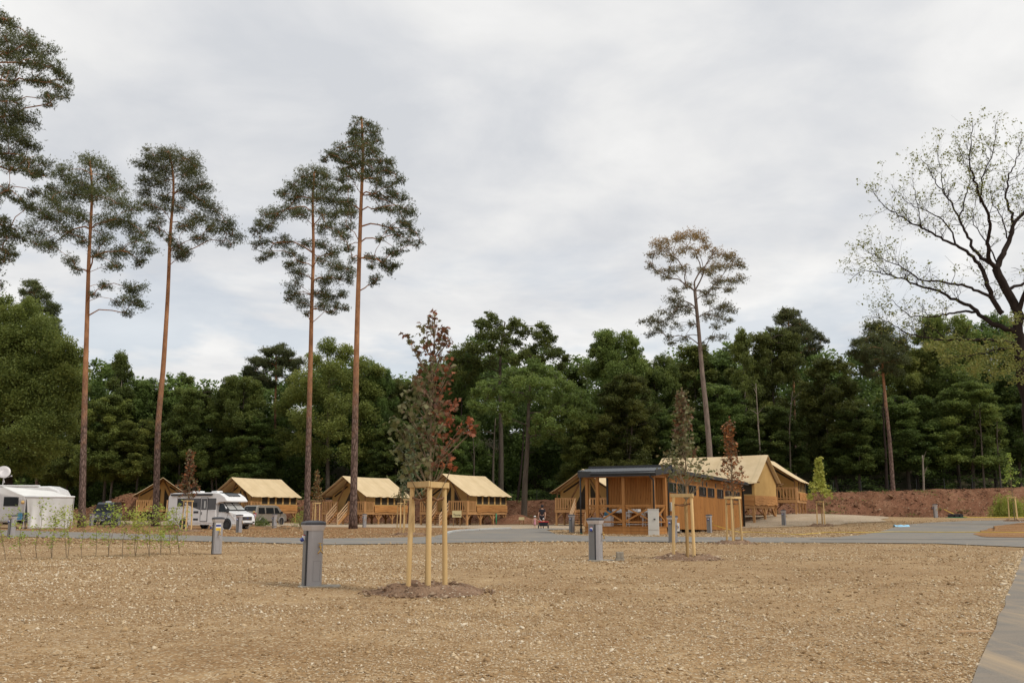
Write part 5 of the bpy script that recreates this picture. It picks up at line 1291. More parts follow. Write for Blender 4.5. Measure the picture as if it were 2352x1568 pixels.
# ------------------------------------------------------------------ wooden washhouse cabin
CR = R(-29.6); CO = Vector((8.2, 54.0, 0.0))
CM = Matrix.Translation(CO) @ Matrix.Rotation(CR, 4, 'Z')
def cabin():
    rt = thing('wooden_cabin', 'orange brown wooden wash cabin with a veranda and black metal roof', 'cabin', CO, CR)
    # deck plinth, chamfered at the left
    poly = [(.05, -.1), (-3.6, -.1), (-4.75, .75), (-4.75, 2.0), (.05, 2.0)]
    dk = MB()
    for z0, z1, g in ((-.1, .2, 0), (.212, .40, .0)):
        dk.prism([(x, y) for x, y in poly], z0, z1, 'z')
    dk.prism([(x+(.04 if x > 0 else -.04), y-.04 if y < 1 else y) for x, y in poly], .412, .45, 'z')
    dk.box(-4.7, .3, -.1, -4.1, .68, .1)
    dk.build('deck', M['beam'], rt, bevel=.006)
    for x, y in ((0, 0), (-1.86, 0), (-3.54, 0), (-4.62, .85), (0, 1.9)):
        MB().box(x-.09, y-.09, .45, x+.09, y+.09, 3.45).build('post', M['beam'], rt, bevel=.008)
    MB().bar((.1, 0, 3.38), (-3.6, 0, 3.38), .12, .16).bar((-3.62, .02, 3.38), (-4.66, .86, 3.38), .12, .16).bar((0, .1, 3.38), (0, 1.9, 3.38), .12, .16).build('beam', M['beam'], rt)
    def panel(a, b):
        a, b = Vector((*a, 0)), Vector((*b, 0)); d = (b-a).normalized(); a, b = a+d*.1, b-d*.1; m = MB()
        for z in (1.62, .72): m.bar(a+Vector((0, 0, z)), b+Vector((0, 0, z)), .07, .08)
        m.bar(a+Vector((0, 0, 1.69)), b+Vector((0, 0, 1.69)), .12, .045)
        m.bar(a+Vector((0, 0, .76)), b+Vector((0, 0, 1.58)), .05, .09)
        n = Vector((-d.y, d.x, 0))*.03
        m.bar(a+n+Vector((0, 0, 1.58)), b+n+Vector((0, 0, .76)), .05, .09)
        m.build('balustrade', M['beam'], rt)
    panel((0, 0), (-1.86, 0)); panel((-1.86, 0), (-3.54, 0)); panel((-3.54, 0), (-4.62, .85)); panel((0, 0), (0, 1.9))
    # body walls of vertical ribbed boards
    def ribs(p0, p1, z0, z1, name, zf=None):
        p0, p1 = Vector(p0), Vector(p1); L_ = (p1-p0).length; d = (p1-p0)/L_; nrm = Vector((d.y, -d.x, 0)); m = MB()
        m.bar(p0+Vector((0, 0, (z0+z1)/2))-nrm*.05, p1+Vector((0, 0, (z0+z1)/2))-nrm*.05, .06, z1-z0)
        n = int(L_/.105)
        for i in range(n):
            q = p0+d*((i+.5)*L_/n)
            m.bar(q+Vector((0, 0, z0)), q+Vector((0, 0, z1)), .068, .05, up=tuple(nrm))
        return m.build(name, M['cabinwood'], rt)
    ribs((-3.7, 2.0), (0, 2.0), .45, 3.75, 'veranda_wall') if False else ribs((-3.7, 2.0, 0), (0, 2.0, 0), .45, 3.75, 'veranda_wall')
    sw = ribs((0, 2.05, 0), (0, 18.35, 0), .16, 3.52, 'side_wall')
    ribs((0, 18.4, 0), (-3.7, 18.4, 0), .16, 3.52, 'end_wall'); ribs((-3.7, 18.35, 0), (-3.7, 2.05, 0), .16, 3.52, 'far_wall')
    fl = MB().box(-3.6, 2.1, .18, -.1, 18.3, .3); fl.build('floor', M['black'], rt)
    sk = MB()
    for y in np.arange(2.6, 18.3, 2.2): sk.box(-.45, y, -.3, -.15, y+.3, .17); sk.box(-3.5, y, -.3, -3.2, y+.3, .17)
    sk.build('footing', M['concrete'], rt)
    for u in (.35, 2.05, 4.1, 6.2, 8.0, 10.1, 12.0, 14.15):
        y = 2.05+u; w = 1.32
        f = MB()
        z0, z1 = 2.38, 2.90
        f.box(.0, y, z0-.05, .06, y+w, z0); f.box(.0, y, z1, .06, y+w, z1+.05); f.box(.0, y-.05, z0-.05, .06, y, z1+.05); f.box(.0, y+w, z0-.05, .06, y+w+.05, z1+.05)
        f.box(.0, y+w*.62, z0, .05, y+w*.62+.04, z1)
        fo = f.build('window', M['black'], rt); MB().box(-.02, y, z0, .035, y+w, z1).build('pane', M['glass'], fo)
        MB().box(.0, y+w*.66, z0+.06, .05, y+w*.70, z0+.5).build('opener', M['steel'], fo)
    for u in (1.75, 6.9, 7.75, 9.75, 11.7, 12.75): MB().box(.0, 2.05+u-.1, 3.0, .05, 2.05+u+.1, 3.3).build('vent', M['black'], rt)
    # roofs
    rb = MB(); rb.box(-4.0, 2.15, 3.56, .38, 18.7, 3.72); rb.box(.30, 2.1, 3.50, .44, 18.75, 3.66)
    rb.build('rear_roof', M['black'], rt)
    cr = MB(); nx_ = 214; xsr = np.linspace(.30, -5.15, nx_)
    def u0(x): return -.42 if x > -3.72 else -.42+(-3.72-x)*.84
    vs = []
    for j in range(6):
        for x in xsr:
            u = u0(x)+(2.35-u0(x))*j/5; z = 3.62+(u+.42)*.12+.03*(1 if math.sin(x*2*math.pi/.21) > 0 else 0)
            vs.append((x, u, z))
    fs = [(j*nx_+i, j*nx_+i+1, (j+1)*nx_+i+1, (j+1)*nx_+i) for j in range(5) for i in range(nx_-1)]
    cr.add(vs, fs); cr.build('veranda_roof', M['roofmetal'], rt, solid=.012)
    so = MB(); so.prism([(.2, -.3), (-3.7, -.3), (-4.95, .75), (-4.95, 2.2), (.2, 2.2)], 3.46, 3.50, 'z'); so.build('soffit', M['beam'], rt)
    fa = MB(); fa.bar((.32, -.46, 3.50), (-3.72, -.46, 3.50), .04, .30); fa.bar((-3.74, -.46, 3.51), (-5.18, .78, 3.56), .04, .34)
    fa.bar((.34, -.46, 3.53), (.34, 2.36, 3.80), .04, .34); fa.bar((-5.2, .78, 3.6), (-5.2, 2.36, 3.82), .04, .3); fa.bar((.34, 2.38, 4.02), (-5.2, 2.38, 4.02), .06, .20)
    fa.box(.24, 2.3, 3.46, .42, 2.9, 3.98)
    fa.build('fascia', M['black'], rt)
    MB().tube([(.36, -.54, 3.52), (-3.78, -.54, 3.52)], .07, 10).build('gutter', M['black'], rt, smooth=True)
    for nm, pts in (('a', [(.02, -.54, 3.46), (.02, -.5, 3.3), (.1, -.2, 3.12), (.1, -.2, 0)]), ('b', [(-4.95, .62, 3.5), (-4.95, .62, .3)]), ('c', [(.36, 2.25, 3.5), (.15, 2.12, 3.3), (.15, 2.12, .0)]), ('d', [(.36, 18.3, 3.5), (.14, 18.3, 3.3), (.14, 18.3, .0)])):
        o = MB().tube(pts, .05, 10).build('downpipe', M['black'], rt, smooth=True)
        if nm == 'b':
            MB().tube([(-4.95, .62, .05), (-4.95, .62, .32)], .085, 10).build('pipe_foot', M['black'], o); MB().tube([(-4.95, .62, -.1), (-4.95, .62, .05)], .09, 10).build('drain_socket', M['green'], o)
        else: MB().tube([(pts[-1][0], pts[-1][1], -.08), (pts[-1][0], pts[-1][1], .2)], .08, 10).build('pipe_foot', M['black'], o)
    tr = MB(); tr.box(-3.82, 1.93, .45, -3.70, 2.06, 3.78); tr.box(-.02, 1.95, .3, .08, 2.06, 3.5); tr.box(-.02, 18.34, .1, .08, 18.46, 3.5)
    tr.build('corner_trim', M['black'], rt)
    # the long body follows the falling ground by about a degree
    kid = [o for o in COL.objects if o.parent == rt and o.name.split('.')[0] in ('side_wall', 'end_wall', 'far_wall', 'floor', 'window', 'vent', 'rear_roof')]
    for o in kid: o.rotation_euler = (R(-1.25), 0, 0); o.location = (0, 0, .04+.14)
cabin()
def cab(x, y, z=0.0): return CM @ Vector((x, y, z))
def wallbox(label, y, z0, w, h, dep, tri):
    r = thing('meter_box', label, 'meter box', cab(.035, y, z0), CR)
    MB().box(0, 0, 0, dep, w, h).build('case', M['cabinet'], r, bevel=.015)
    if tri:
        MB().prism([(w*.5-.14, h*.22), (w*.5+.14, h*.22), (w*.5, h*.62)], dep+.001, dep+.006, 'x').build('warning_triangle', M['yellow'], r)
    else: MB().box(dep+.001, w*.3, h*.4, dep+.03, w*.6, h*.62).build('socket', M['blue'], r)
wallbox('grey wall box with a yellow warning triangle beside the cabin corner', 2.35, 1.35, .56, .52, .2, True)
wallbox('low grey wall box with a blue socket under the first cabin window', 3.0, .14, .62, .5, .22, False)
# switch cabinet in front of the veranda
p = pos(1502, 53.0); r = thing('switch_cabinet', 'tall pale grey switch cabinet standing at the cabin veranda corner', 'cabinet', p, R(-12))
MB().box(-.30, -.2, .28, .30, .2, 1.43).build('cabinet_body', M['cabinet'], r, bevel=.012); MB().box(-.30, -.2, -.1, .30, .2, .27).build('plinth', M['cabinet'], r, bevel=.01)
MB().box(-.32, -.22, 1.43, .32, .22, 1.47).build('cap', M['cabinet'], r, bevel=.012)
MB().box(-.285, -.207, .33, .285, -.2005, 1.39).build('door', M['cabinet'], r, bevel=.004); MB().box(.02, -.25, .86, .12, -.208, .93).build('handle', M['black'], r, bevel=.006); MB().box(-.2, -.211, 1.24, -.1, -.2075, 1.33).build('label_plate', M['greylight'], r)
# sinks and bins on the veranda
r = thing('sink_counter', 'steel wash up counter with white basins along the veranda wall', 'counter', cab(-1.75, 1.62, .45), CR)
MB().box(-1.75, -.3, .80, 1.6, .3, .86).build('worktop', M['steel'], r)
for x in (-1.15, -.1, 1.0): MB().box(-.0+x-.34, -.22, .862, x+.34, .2, 1.02).build('basin', M['white'], r, bevel=.03)
for x in (-1.7, -.55, .5, 1.5): MB().box(x-.03, -.26, 0, x+.03, -.2, .8).box(x-.03, .2, 0, x+.03, .26, .8).build('leg', M['steel'], r)
for x in (-.5, .45): MB().box(x-.14, -.15, .55, x+.14, .15, .79).tube([(x, 0, .55), (x, 0, .12)], .04, 8).build('drain_pipe', M['white'], r)
MB().box(-1.7, -.24, .10, 1.5, -.2, .14).build('shelf_rail', M['steel'], r)
r = thing('white_bin', 'white box bin on the veranda with a blue cloth on top', 'bin', cab(-3.25, .9, .45), CR)
MB().box(-.24, -.24, 0, .24, .24, .62).build('box', M['white'], r, bevel=.015)
mb = MB(); mb.ball((0, 0, .74), .26, .24, .2, 12, 8); o = mb.build('blue_cloth', M['teal'], None, smooth=True); o.location = cab(-3.25, .9, .45)
tag(o, 'crumpled blue cloth heaped on the white veranda bin', 'cloth')

# ------------------------------------------------------------------ service posts
def make_post():
    r = thing('service_post', '', 'service post', group='grey electricity and water posts'); H = 1.13
    poly = [(-.085, -.145), (.10, -.145), (.15, -.06), (.15, .15), (-.15, .15), (-.15, -.055)]
    MB().prism(poly, .02, H-.155, 'z').build('column', M['grey'], r, bevel=.006)
    m = MB(); m.box(-.156, -.045, .02, -.151, .13, H-.157); m.build('shaded_side_panel', M['greydark'], r)  # side face turned from the sun, its shade put into a darker grey
    m = MB(); m.bar((-.146, -.068, .03), (-.146, -.068, H-.16), .034, .022); m.build('slot', M['black'], r)
    def oct(s, x0=0): return [(px*s, py*s) for px, py in [(-.10, -.165), (.11, -.165), (.17, -.07), (.17, .165), (-.17, .165), (-.17, -.07)]]
    m = MB(); a = [(x, y, H-.155) for x, y in oct(.93)]; b = [(x, y, H-.07) for x, y in oct(1.12)]; c = [(x, y, H-.058) for x, y in oct(1.12)]
    m.add(a+b+c, [tuple(range(5, -1, -1))]+[(k*6+i, k*6+(i+1) % 6, (k+1)*6+(i+1) % 6, (k+1)*6+i) for k in range(2) for i in range(6)]+[tuple(range(12, 18))])
    m.build('collar', M['greylight'], r)
    m = MB(); ls = [(1.13, H-.058), (1.13, H-.022), (1.03, H-.004), (.7, H+.012), (.3, H+.02)]
    m.add([(x, y, z) for s, z in ls for x, y in oct(s)], [(k*6+i, k*6+(i+1) % 6, (k+1)*6+(i+1) % 6, (k+1)*6+i) for k in range(4) for i in range(6)]+[tuple(range(5, -1, -1)), tuple(range(24, 30))])
    m.build('lid', M['lid'], r)
    MB().prism([(x*1.03, y*1.03) for x, y in poly], -.12, .02, 'z').build('foot', M['lid'], r)
    m = MB(); fx = .055; zt = .70
    m.tube([(fx, -.146, zt), (fx, -.20, zt), (fx+.012, -.225, zt-.02)], .013, 8); m.tube([(fx, -.19, zt-.0), (fx, -.19, zt+.055)], .009, 8)
    m.bar((fx-.035, -.19, zt+.058), (fx+.035, -.19, zt+.058), .014, .012); m.tube([(fx+.006, -.21, zt-.01), (fx, -.215, zt-.07)], .012, 8)
    m.tube([(fx, -.215, zt-.06), (fx-.045, -.215, zt-.12)], .011, 8); m.tube([(fx, -.215, zt-.06), (fx+.045, -.215, zt-.12)], .011, 8); m.ball((fx, -.2, zt), .022, .022, .022, 8, 6)
    m.build('tap', M['brass'], r, smooth=True)
    m = MB(); px0, px1, z0, z1 = -.045, .085, .10, .45
    for q in ((px0, z0, px1, z0+.004), (px0, z1-.004, px1, z1), (px0, z0, px0+.004, z1), (px1-.004, z0, px1, z1)): m.box(q[0], -.1475, q[1], q[2], -.1452, q[3])
    m.build('access_panel', M['greydark'], r)
    so = MB().box(-.20, .0, .80, -.157, .075, .885).build('socket', M['white'], r, bevel=.012)
    m = MB(); m.tube([(-.19, .03, .80), (-.225, .025, .835)], .036, 12); m.build('socket_cap', M['blue'], so); MB().box(-.185, .01, .887, -.157, .06, .905).build('socket_clip', M['red'], so)
    return r
post = make_post()
PO = [((717, 1347), 30, 'nearest grey service post with brass tap, left of the near red maple'),
 ((497, 1272), 20, 'grey service post with a blue and yellow sticker in front of the motorhome'),
 ((1370, 1287), 52, 'grey service post with brass tap beside the small stack of concrete blocks'),
 ((549, 1223), 60, 'grey service post at the front bumper of the white motorhome'),
 ((630, 1215), 40, 'small grey service post in front of the silver van'),
 ((1314, 1222), 60, 'grey service post at the left corner of the cabin veranda'),
 ((1547, 1246), 40, 'grey service post half hidden by a stake of the maple before the cabin'),
 ((1630, 1224), 70, 'grey service post with a yellow cable by the long cabin wall'),
 ((1801, 69.5), 65, 'grey service post on the pale gravel in front of the rear right lodge'),
 ((2150, 80), -10, 'lone grey service post at the foot of the right hand bank'),
 ((26, 1235), 60, 'grey service post at the left edge in front of the white awning'),
 ((837, 1211), 15, 'grey service post just right of the tallest pine'),
 ((210, 1207), 60, 'faint grey service post right of the widest crowned pine'),
 ((273, 92), 40, 'small grey service post in front of the far left lodge')]
for i, (q, rz, label) in enumerate(PO):
    o = post if i == 0 else dup(post)
    o.location = gnd(*q) if q[1] > 200 else pos(*q)
    o.rotation_euler = (0, 0, R(rz)); o['label'] = label
    if i == 1:
        m = MB().box(-.07, -.149, .72, .085, -.1455, .955); s = m.build('sticker', M['white'], o)
        MB().box(-.065, -.1515, .85, .08, -.1495, .91).build('blue_band', M['blue'], s); MB().box(-.065, -.1515, .73, .08, -.1495, .81).build('yellow_band', M['yellow'], s)
    if i in (0, 2):
        b = o.location; sl = MB().box(-.24, -.22, -.06, .48, .22, .006).build('foundation_slab', M['concrete'], bevel=.01); sl.location = (b.x, b.y, b.z+.02); sl.rotation_euler = (0, 0, R(6))
        tag(sl, 'pale flat slab under the nearest service post' if i == 0 else 'pale flat slab under the post beside the concrete blocks', 'slab')
# concrete blocks
b = gnd(1424, 1288)
def blk(x, y, z, w, dd, h, rz, label):
    o = MB().box(-w/2, -dd/2, 0, w/2, dd/2, h).build('concrete_block', M['concrete'], bevel=.006); o.location = (b.x+x, b.y+y, b.z+z); o.rotation_euler = (0, 0, R(rz))
    tag(o, label, 'block', 'stacked concrete blocks')
blk(-.055, .0, -.02, .115, .2, .10, 2, 'lower left block of the small concrete stack'); blk(.062, .0, -.02, .105, .2, .10, -3, 'lower right block of the small concrete stack')
blk(-.045, .0, .083, .085, .18, .16, 3, 'upper left darker block standing on the small concrete stack'); blk(.048, -.01, .083, .098, .18, .16, -4, 'upper right paler block standing on the small concrete stack')

# ------------------------------------------------------------------ vehicles
def wheel(parent, x, y, r, w, rimmat=None):
    s = 1 if y > 0 else -1
    t = MB().lathe([(r*.62, -w/2), (r*.95, -w/2), (r, -w*.38), (r, w*.38), (r*.95, w/2), (r*.62, w/2)], 28, axis='y', cap=False).build('tyre', M['rubber'], None, smooth=False)
    wl = bpy.data.objects.new('wheel', None); COL.objects.link(wl); wl.parent = parent; wl.location = (x, y, r); wl.empty_display_size = .1
    t.parent = wl
    m = MB().lathe([(r*.05, s*w*.30), (r*.60, s*w*.36), (r*.64, s*w*.48), (r*.64, -s*w*.3)], 24, axis='y')
    for k in range(5):
        a = 2*math.pi*k/5; m.bar((0, s*w*.40, 0), (math.cos(a)*r*.58, s*w*.44, math.sin(a)*r*.58), r*.16, .03, up=(0, 1, 0))
    m.build('rim', rimmat or M['alloy'], wl)
def side_poly(pts, y, s, name, mat, parent, t=.012):
    return MB().prism(pts, y, y+s*t, 'y').build(name, mat, parent)
def motorhome(label, loc, rz, full=True):
    r = thing('motorhome', label, 'motorhome', loc, rz)
    body = MB().prism([(.06, .46), (0, 1.0), (.02, 2.45), (.22, 2.68), (.5, 2.74), (4.5, 2.76), (5.25, 2.68), (5.75, 2.42), (6.02, 2.12), (5.98, 2.04), (5.3, 2.02), (4.95, 1.9), (4.95, .46)], -1.13, 1.13).build('body', M['white'], r, bevel=.09)
    skirt = MB().prism([(.1, .34), (.1, .5), (4.95, .5), (4.95, .34)], -1.10, 1.10).build('skirt', M['white'], r, bevel=.02)
    cabm = MB()
    # cab with raked screen and short bonnet, narrower towards the nose
    P = [(4.9, .36), (4.9, 2.03), (5.3, 2.03), (6.12, 1.34), (6.72, 1.16), (6.98, .98), (7.06, .62), (7.03, .36)]
    wid = [1.04, .88, .86, .98, .93, .86, .88, .90]
    vs = [(x, -w_, z) for (x, z), w_ in zip(P, wid)]+[(x, w_, z) for (x, z), w_ in zip(P, wid)]
    n = len(P); cabm.add(vs, [tuple(range(n)), tuple(range(2*n-1, n-1, -1))]+[(i, n+i, n+(i+1) % n, (i+1) % n) for i in range(n)])
    cb = cabm.build('cab', M['white'], r, bevel=.05)
    # windscreen lying on the raked face
    a, b2 = Vector((5.36, 0, 1.985)), Vector((6.09, 0, 1.37)); nrm = Vector((.645, 0, .765))*.022
    ws = MB(); ws.add([(a+nrm)+Vector((0, -.80, 0)), (b2+nrm)+Vector((0, -.92, 0)), (b2+nrm)+Vector((0, .92, 0)), (a+nrm)+Vector((0, .80, 0))], [(0, 1, 2, 3)])
    ws.build('windscreen', M['glass'], cb, solid=.01)
    bl = MB(); q = nrm*1.4
    for s in (-1, 1): bl.add([(a+q)+Vector((.05, s*.72, -.04)), (b2+q)+Vector((-.1, s*.84, .08)), (b2+q)+Vector((-.1, s*.06, .08)), (a+q)+Vector((.05, s*.06, -.04))], [(0, 1, 2, 3)])
    bl.build('blind', M['shade'], cb, solid=.006)
    wp = MB(); wp.bar(b2+nrm*2+Vector((.02, -.8, 0)), b2+nrm*2+Vector((-.06, -.05, .05)), .02, .02).bar(b2+nrm*2+Vector((.02, .0, 0)), b2+nrm*2+Vector((-.06, .75, .05)), .02, .02); wp.build('wipers', M['black'], cb)
    for s in (-1, 1):
        d = MB(); d.add([(5.08, s*.945, 1.30), (6.0, s*1.0, 1.30), (5.42, s*.90, 1.93), (5.08, s*.895, 1.93)], [(0, 1, 2, 3)]); d.build('cab_window', M['glass'], cb, solid=.03)
        m = MB().box(5.95, s*1.02-.10, 1.22, 6.12, s*1.02+.10, 1.58); m.build('mirror', M['black'], cb, bevel=.04)
        hl = MB(); hl.add([(6.55, s*.945, .95), (7.0, s*.80, .84), (6.99, s*.56, .86), (6.85, s*.60, 1.02), (6.55, s*.945, 1.10)], [(0, 1, 2, 3, 4)]); hl.build('headlight', M['lamp'], cb, solid=.05)
        MB().box(7.02, s*.70-.1, .50, 7.075, s*.70+.1, .58).build('fog_lamp', M['black'], cb)
        dl = MB(); yy_ = s*.985
        for q0, q1 in (((5.05, yy_, .5), (5.05, yy_, 1.95)), ((5.9, s*1.0, .62), (6.08, s*1.0, 1.3))): dl.bar(q0, q1, .012, .02)
        dl.build('door_gap', M['darkpanel'], cb)
    g = MB(); g.box(7.0, -.50, .68, 7.075, .50, .95); go = g.build('grille', M['black'], cb, bevel=.02)
    for z in (.74, .81, .88): MB().box(7.076, -.47, z, 7.085, .47, z+.018).build('slat', M['chrome'], go)
    e = MB(); e.lathe([(.0, 0), (.075, 0), (.075, .012), (0, .012)], 20, axis='x'); eo = e.build('emblem', M['blue'], go); eo.location = (7.086, 0, .83); eo.scale = (1, 1.0, .5)
    MB().box(7.03, -.6, .38, 7.08, .6, .48).build('lower_grille', M['black'], cb); MB().box(7.08, -.26, .50, 7.095, .26, .61).build('number_plate', M['white'], cb)
    for x in (1.75, 5.98):
        for s in (-1, 1):
            wheel(r, x, s*(1.04 if x < 5 else .90), .355, .22)
            ar = MB().lathe([(.36, 0), (.47, 0), (.47, .02), (.36, .02), (.36, 0)], 28, axis='y', cap=False).build('wheel_arch', M['white'], r); ar.location = (x, s*(1.12 if x < 5 else .985)-(.02 if s > 0 else 0), .36)
            wl_ = MB().lathe([(.0, 0), (.44, 0), (.44, .012), (0, .012)], 28, axis='y').build('arch_liner', M['black'], r); wl_.location = (x, s*(1.1325 if x < 5 else .99)-.006-s*.006, .40)
    Y = -1.131
    # dark decal band with windows on the door side
    side_poly([(1.0, 2.32), (4.94, 2.32), (4.94, 1.46), (3.3, 1.46), (2.7, 1.62), (2.2, 1.80), (1.9, 1.98), (1.0, 1.98)], Y, -1, 'decal', M['darkpanel'], r, .004)
    for x0, x1, z0, z1 in ((1.0, 1.75, 1.72, 2.32), (2.45, 3.05, 1.66, 2.02)):
        f = MB().box(x0, Y-.03, z0, x1, Y-.006, z1).build('side_window', M['black'], r, bevel=.03); MB().box(x0+.04, Y-.036, z0+.04, x1-.04, Y-.031, z1-.04).build('pane', M['glass'], f)
    dr = MB().box(3.45, Y-.025, .62, 4.10, Y-.006, 2.36).build('entry_door', M['white'], r, bevel=.03)
    gp = MB()
    for q in ((3.42, .60, 3.45, 2.39), (4.10, .60, 4.13, 2.39), (3.42, 2.36, 4.13, 2.39), (3.42, .58, 4.13, .61)): gp.box(q[0], Y-.034, q[1], q[2], Y-.004, q[3])
    gp.build('door_frame', M['darkpanel'], dr); MB().box(3.5, Y-.031, 1.46, 4.06, Y-.026, 2.3).build('door_decal', M['darkpanel'], dr); MB().box(3.78, Y-.038, 1.58, 3.92, Y-.032, 2.12).build('door_pane', M['shade'], dr)
    MB().box(3.52, Y-.05, 1.1, 3.58, Y-.026, 1.3).build('handle', M['black'], dr)
    for x0, x1, z0, z1 in ((2.72, 3.2, 1.20, 1.36), (2.72, 3.2, .66, .82)): MB().box(x0, Y-.014, z0, x1, Y-.005, z1).build('vent_grille', M['black'], r)
    lk = MB()
    for q in ((.12, .62, .14, 1.62), (.92, .62, .94, 1.62), (.12, 1.6, .94, 1.62), (.12, .62, .94, .64)): lk.box(q[0], Y-.010, q[1], q[2], Y-.003, q[3])
    lk.build('locker_door', M['darkpanel'], r)
    sw = MB()
    for k in range(14):
        t0, t1 = k/14, (k+1)/14
        f = lambda t: (1.9+3.0*t, 1.98-.55*math.sin(t*1.5)**1.3)
        (xa, za), (xb, zb) = f(t0), f(t1); sw.bar((xa, Y-.006, za-.05), (xb, Y-.006, zb-.05), .006, .03, up=(0, 1, 0))
    sw.build('pinstripe', M['chrome'], r)
    MB().box(.35, -1.27, 2.52, 4.55, -1.06, 2.66).build('awning_box', M['black'], r, bevel=.03)
    MB().box(.3, -1.24, 2.67, 4.6, -1.05, 2.71).build('awning_rail', M['white'], r)
    for x, y, w_ in ((1.4, .2, .5), (2.4, -.2, .35), (3.9, 0, .7)): MB().prism([(x-w_/2, 2.76), (x+w_/2, 2.76), (x+w_*.38, 2.9), (x-w_*.38, 2.88)], y-.3, y+.3).build('roof_hatch', M['white'], r, bevel=.03)
    sr = MB(); sr.add([(4.75, -.62, 2.772), (5.35, -.66, 2.688), (5.72, -.62, 2.485), (5.72, .62, 2.485), (5.35, .66, 2.688), (4.75, .62, 2.772)], [(0, 1, 4, 5), (1, 2, 3, 4)])
    sr.build('skyroof', M['glass'], r, solid=.03)
    return r
fw = gnd(520, 1215.5); rz = R(-26)
mo = Vector((5.98, -1.0, 0)); mo.rotate(Euler((0, 0, rz)))
motorhome('white motorhome with a dark side band parked behind the service posts', fw-mo, rz)

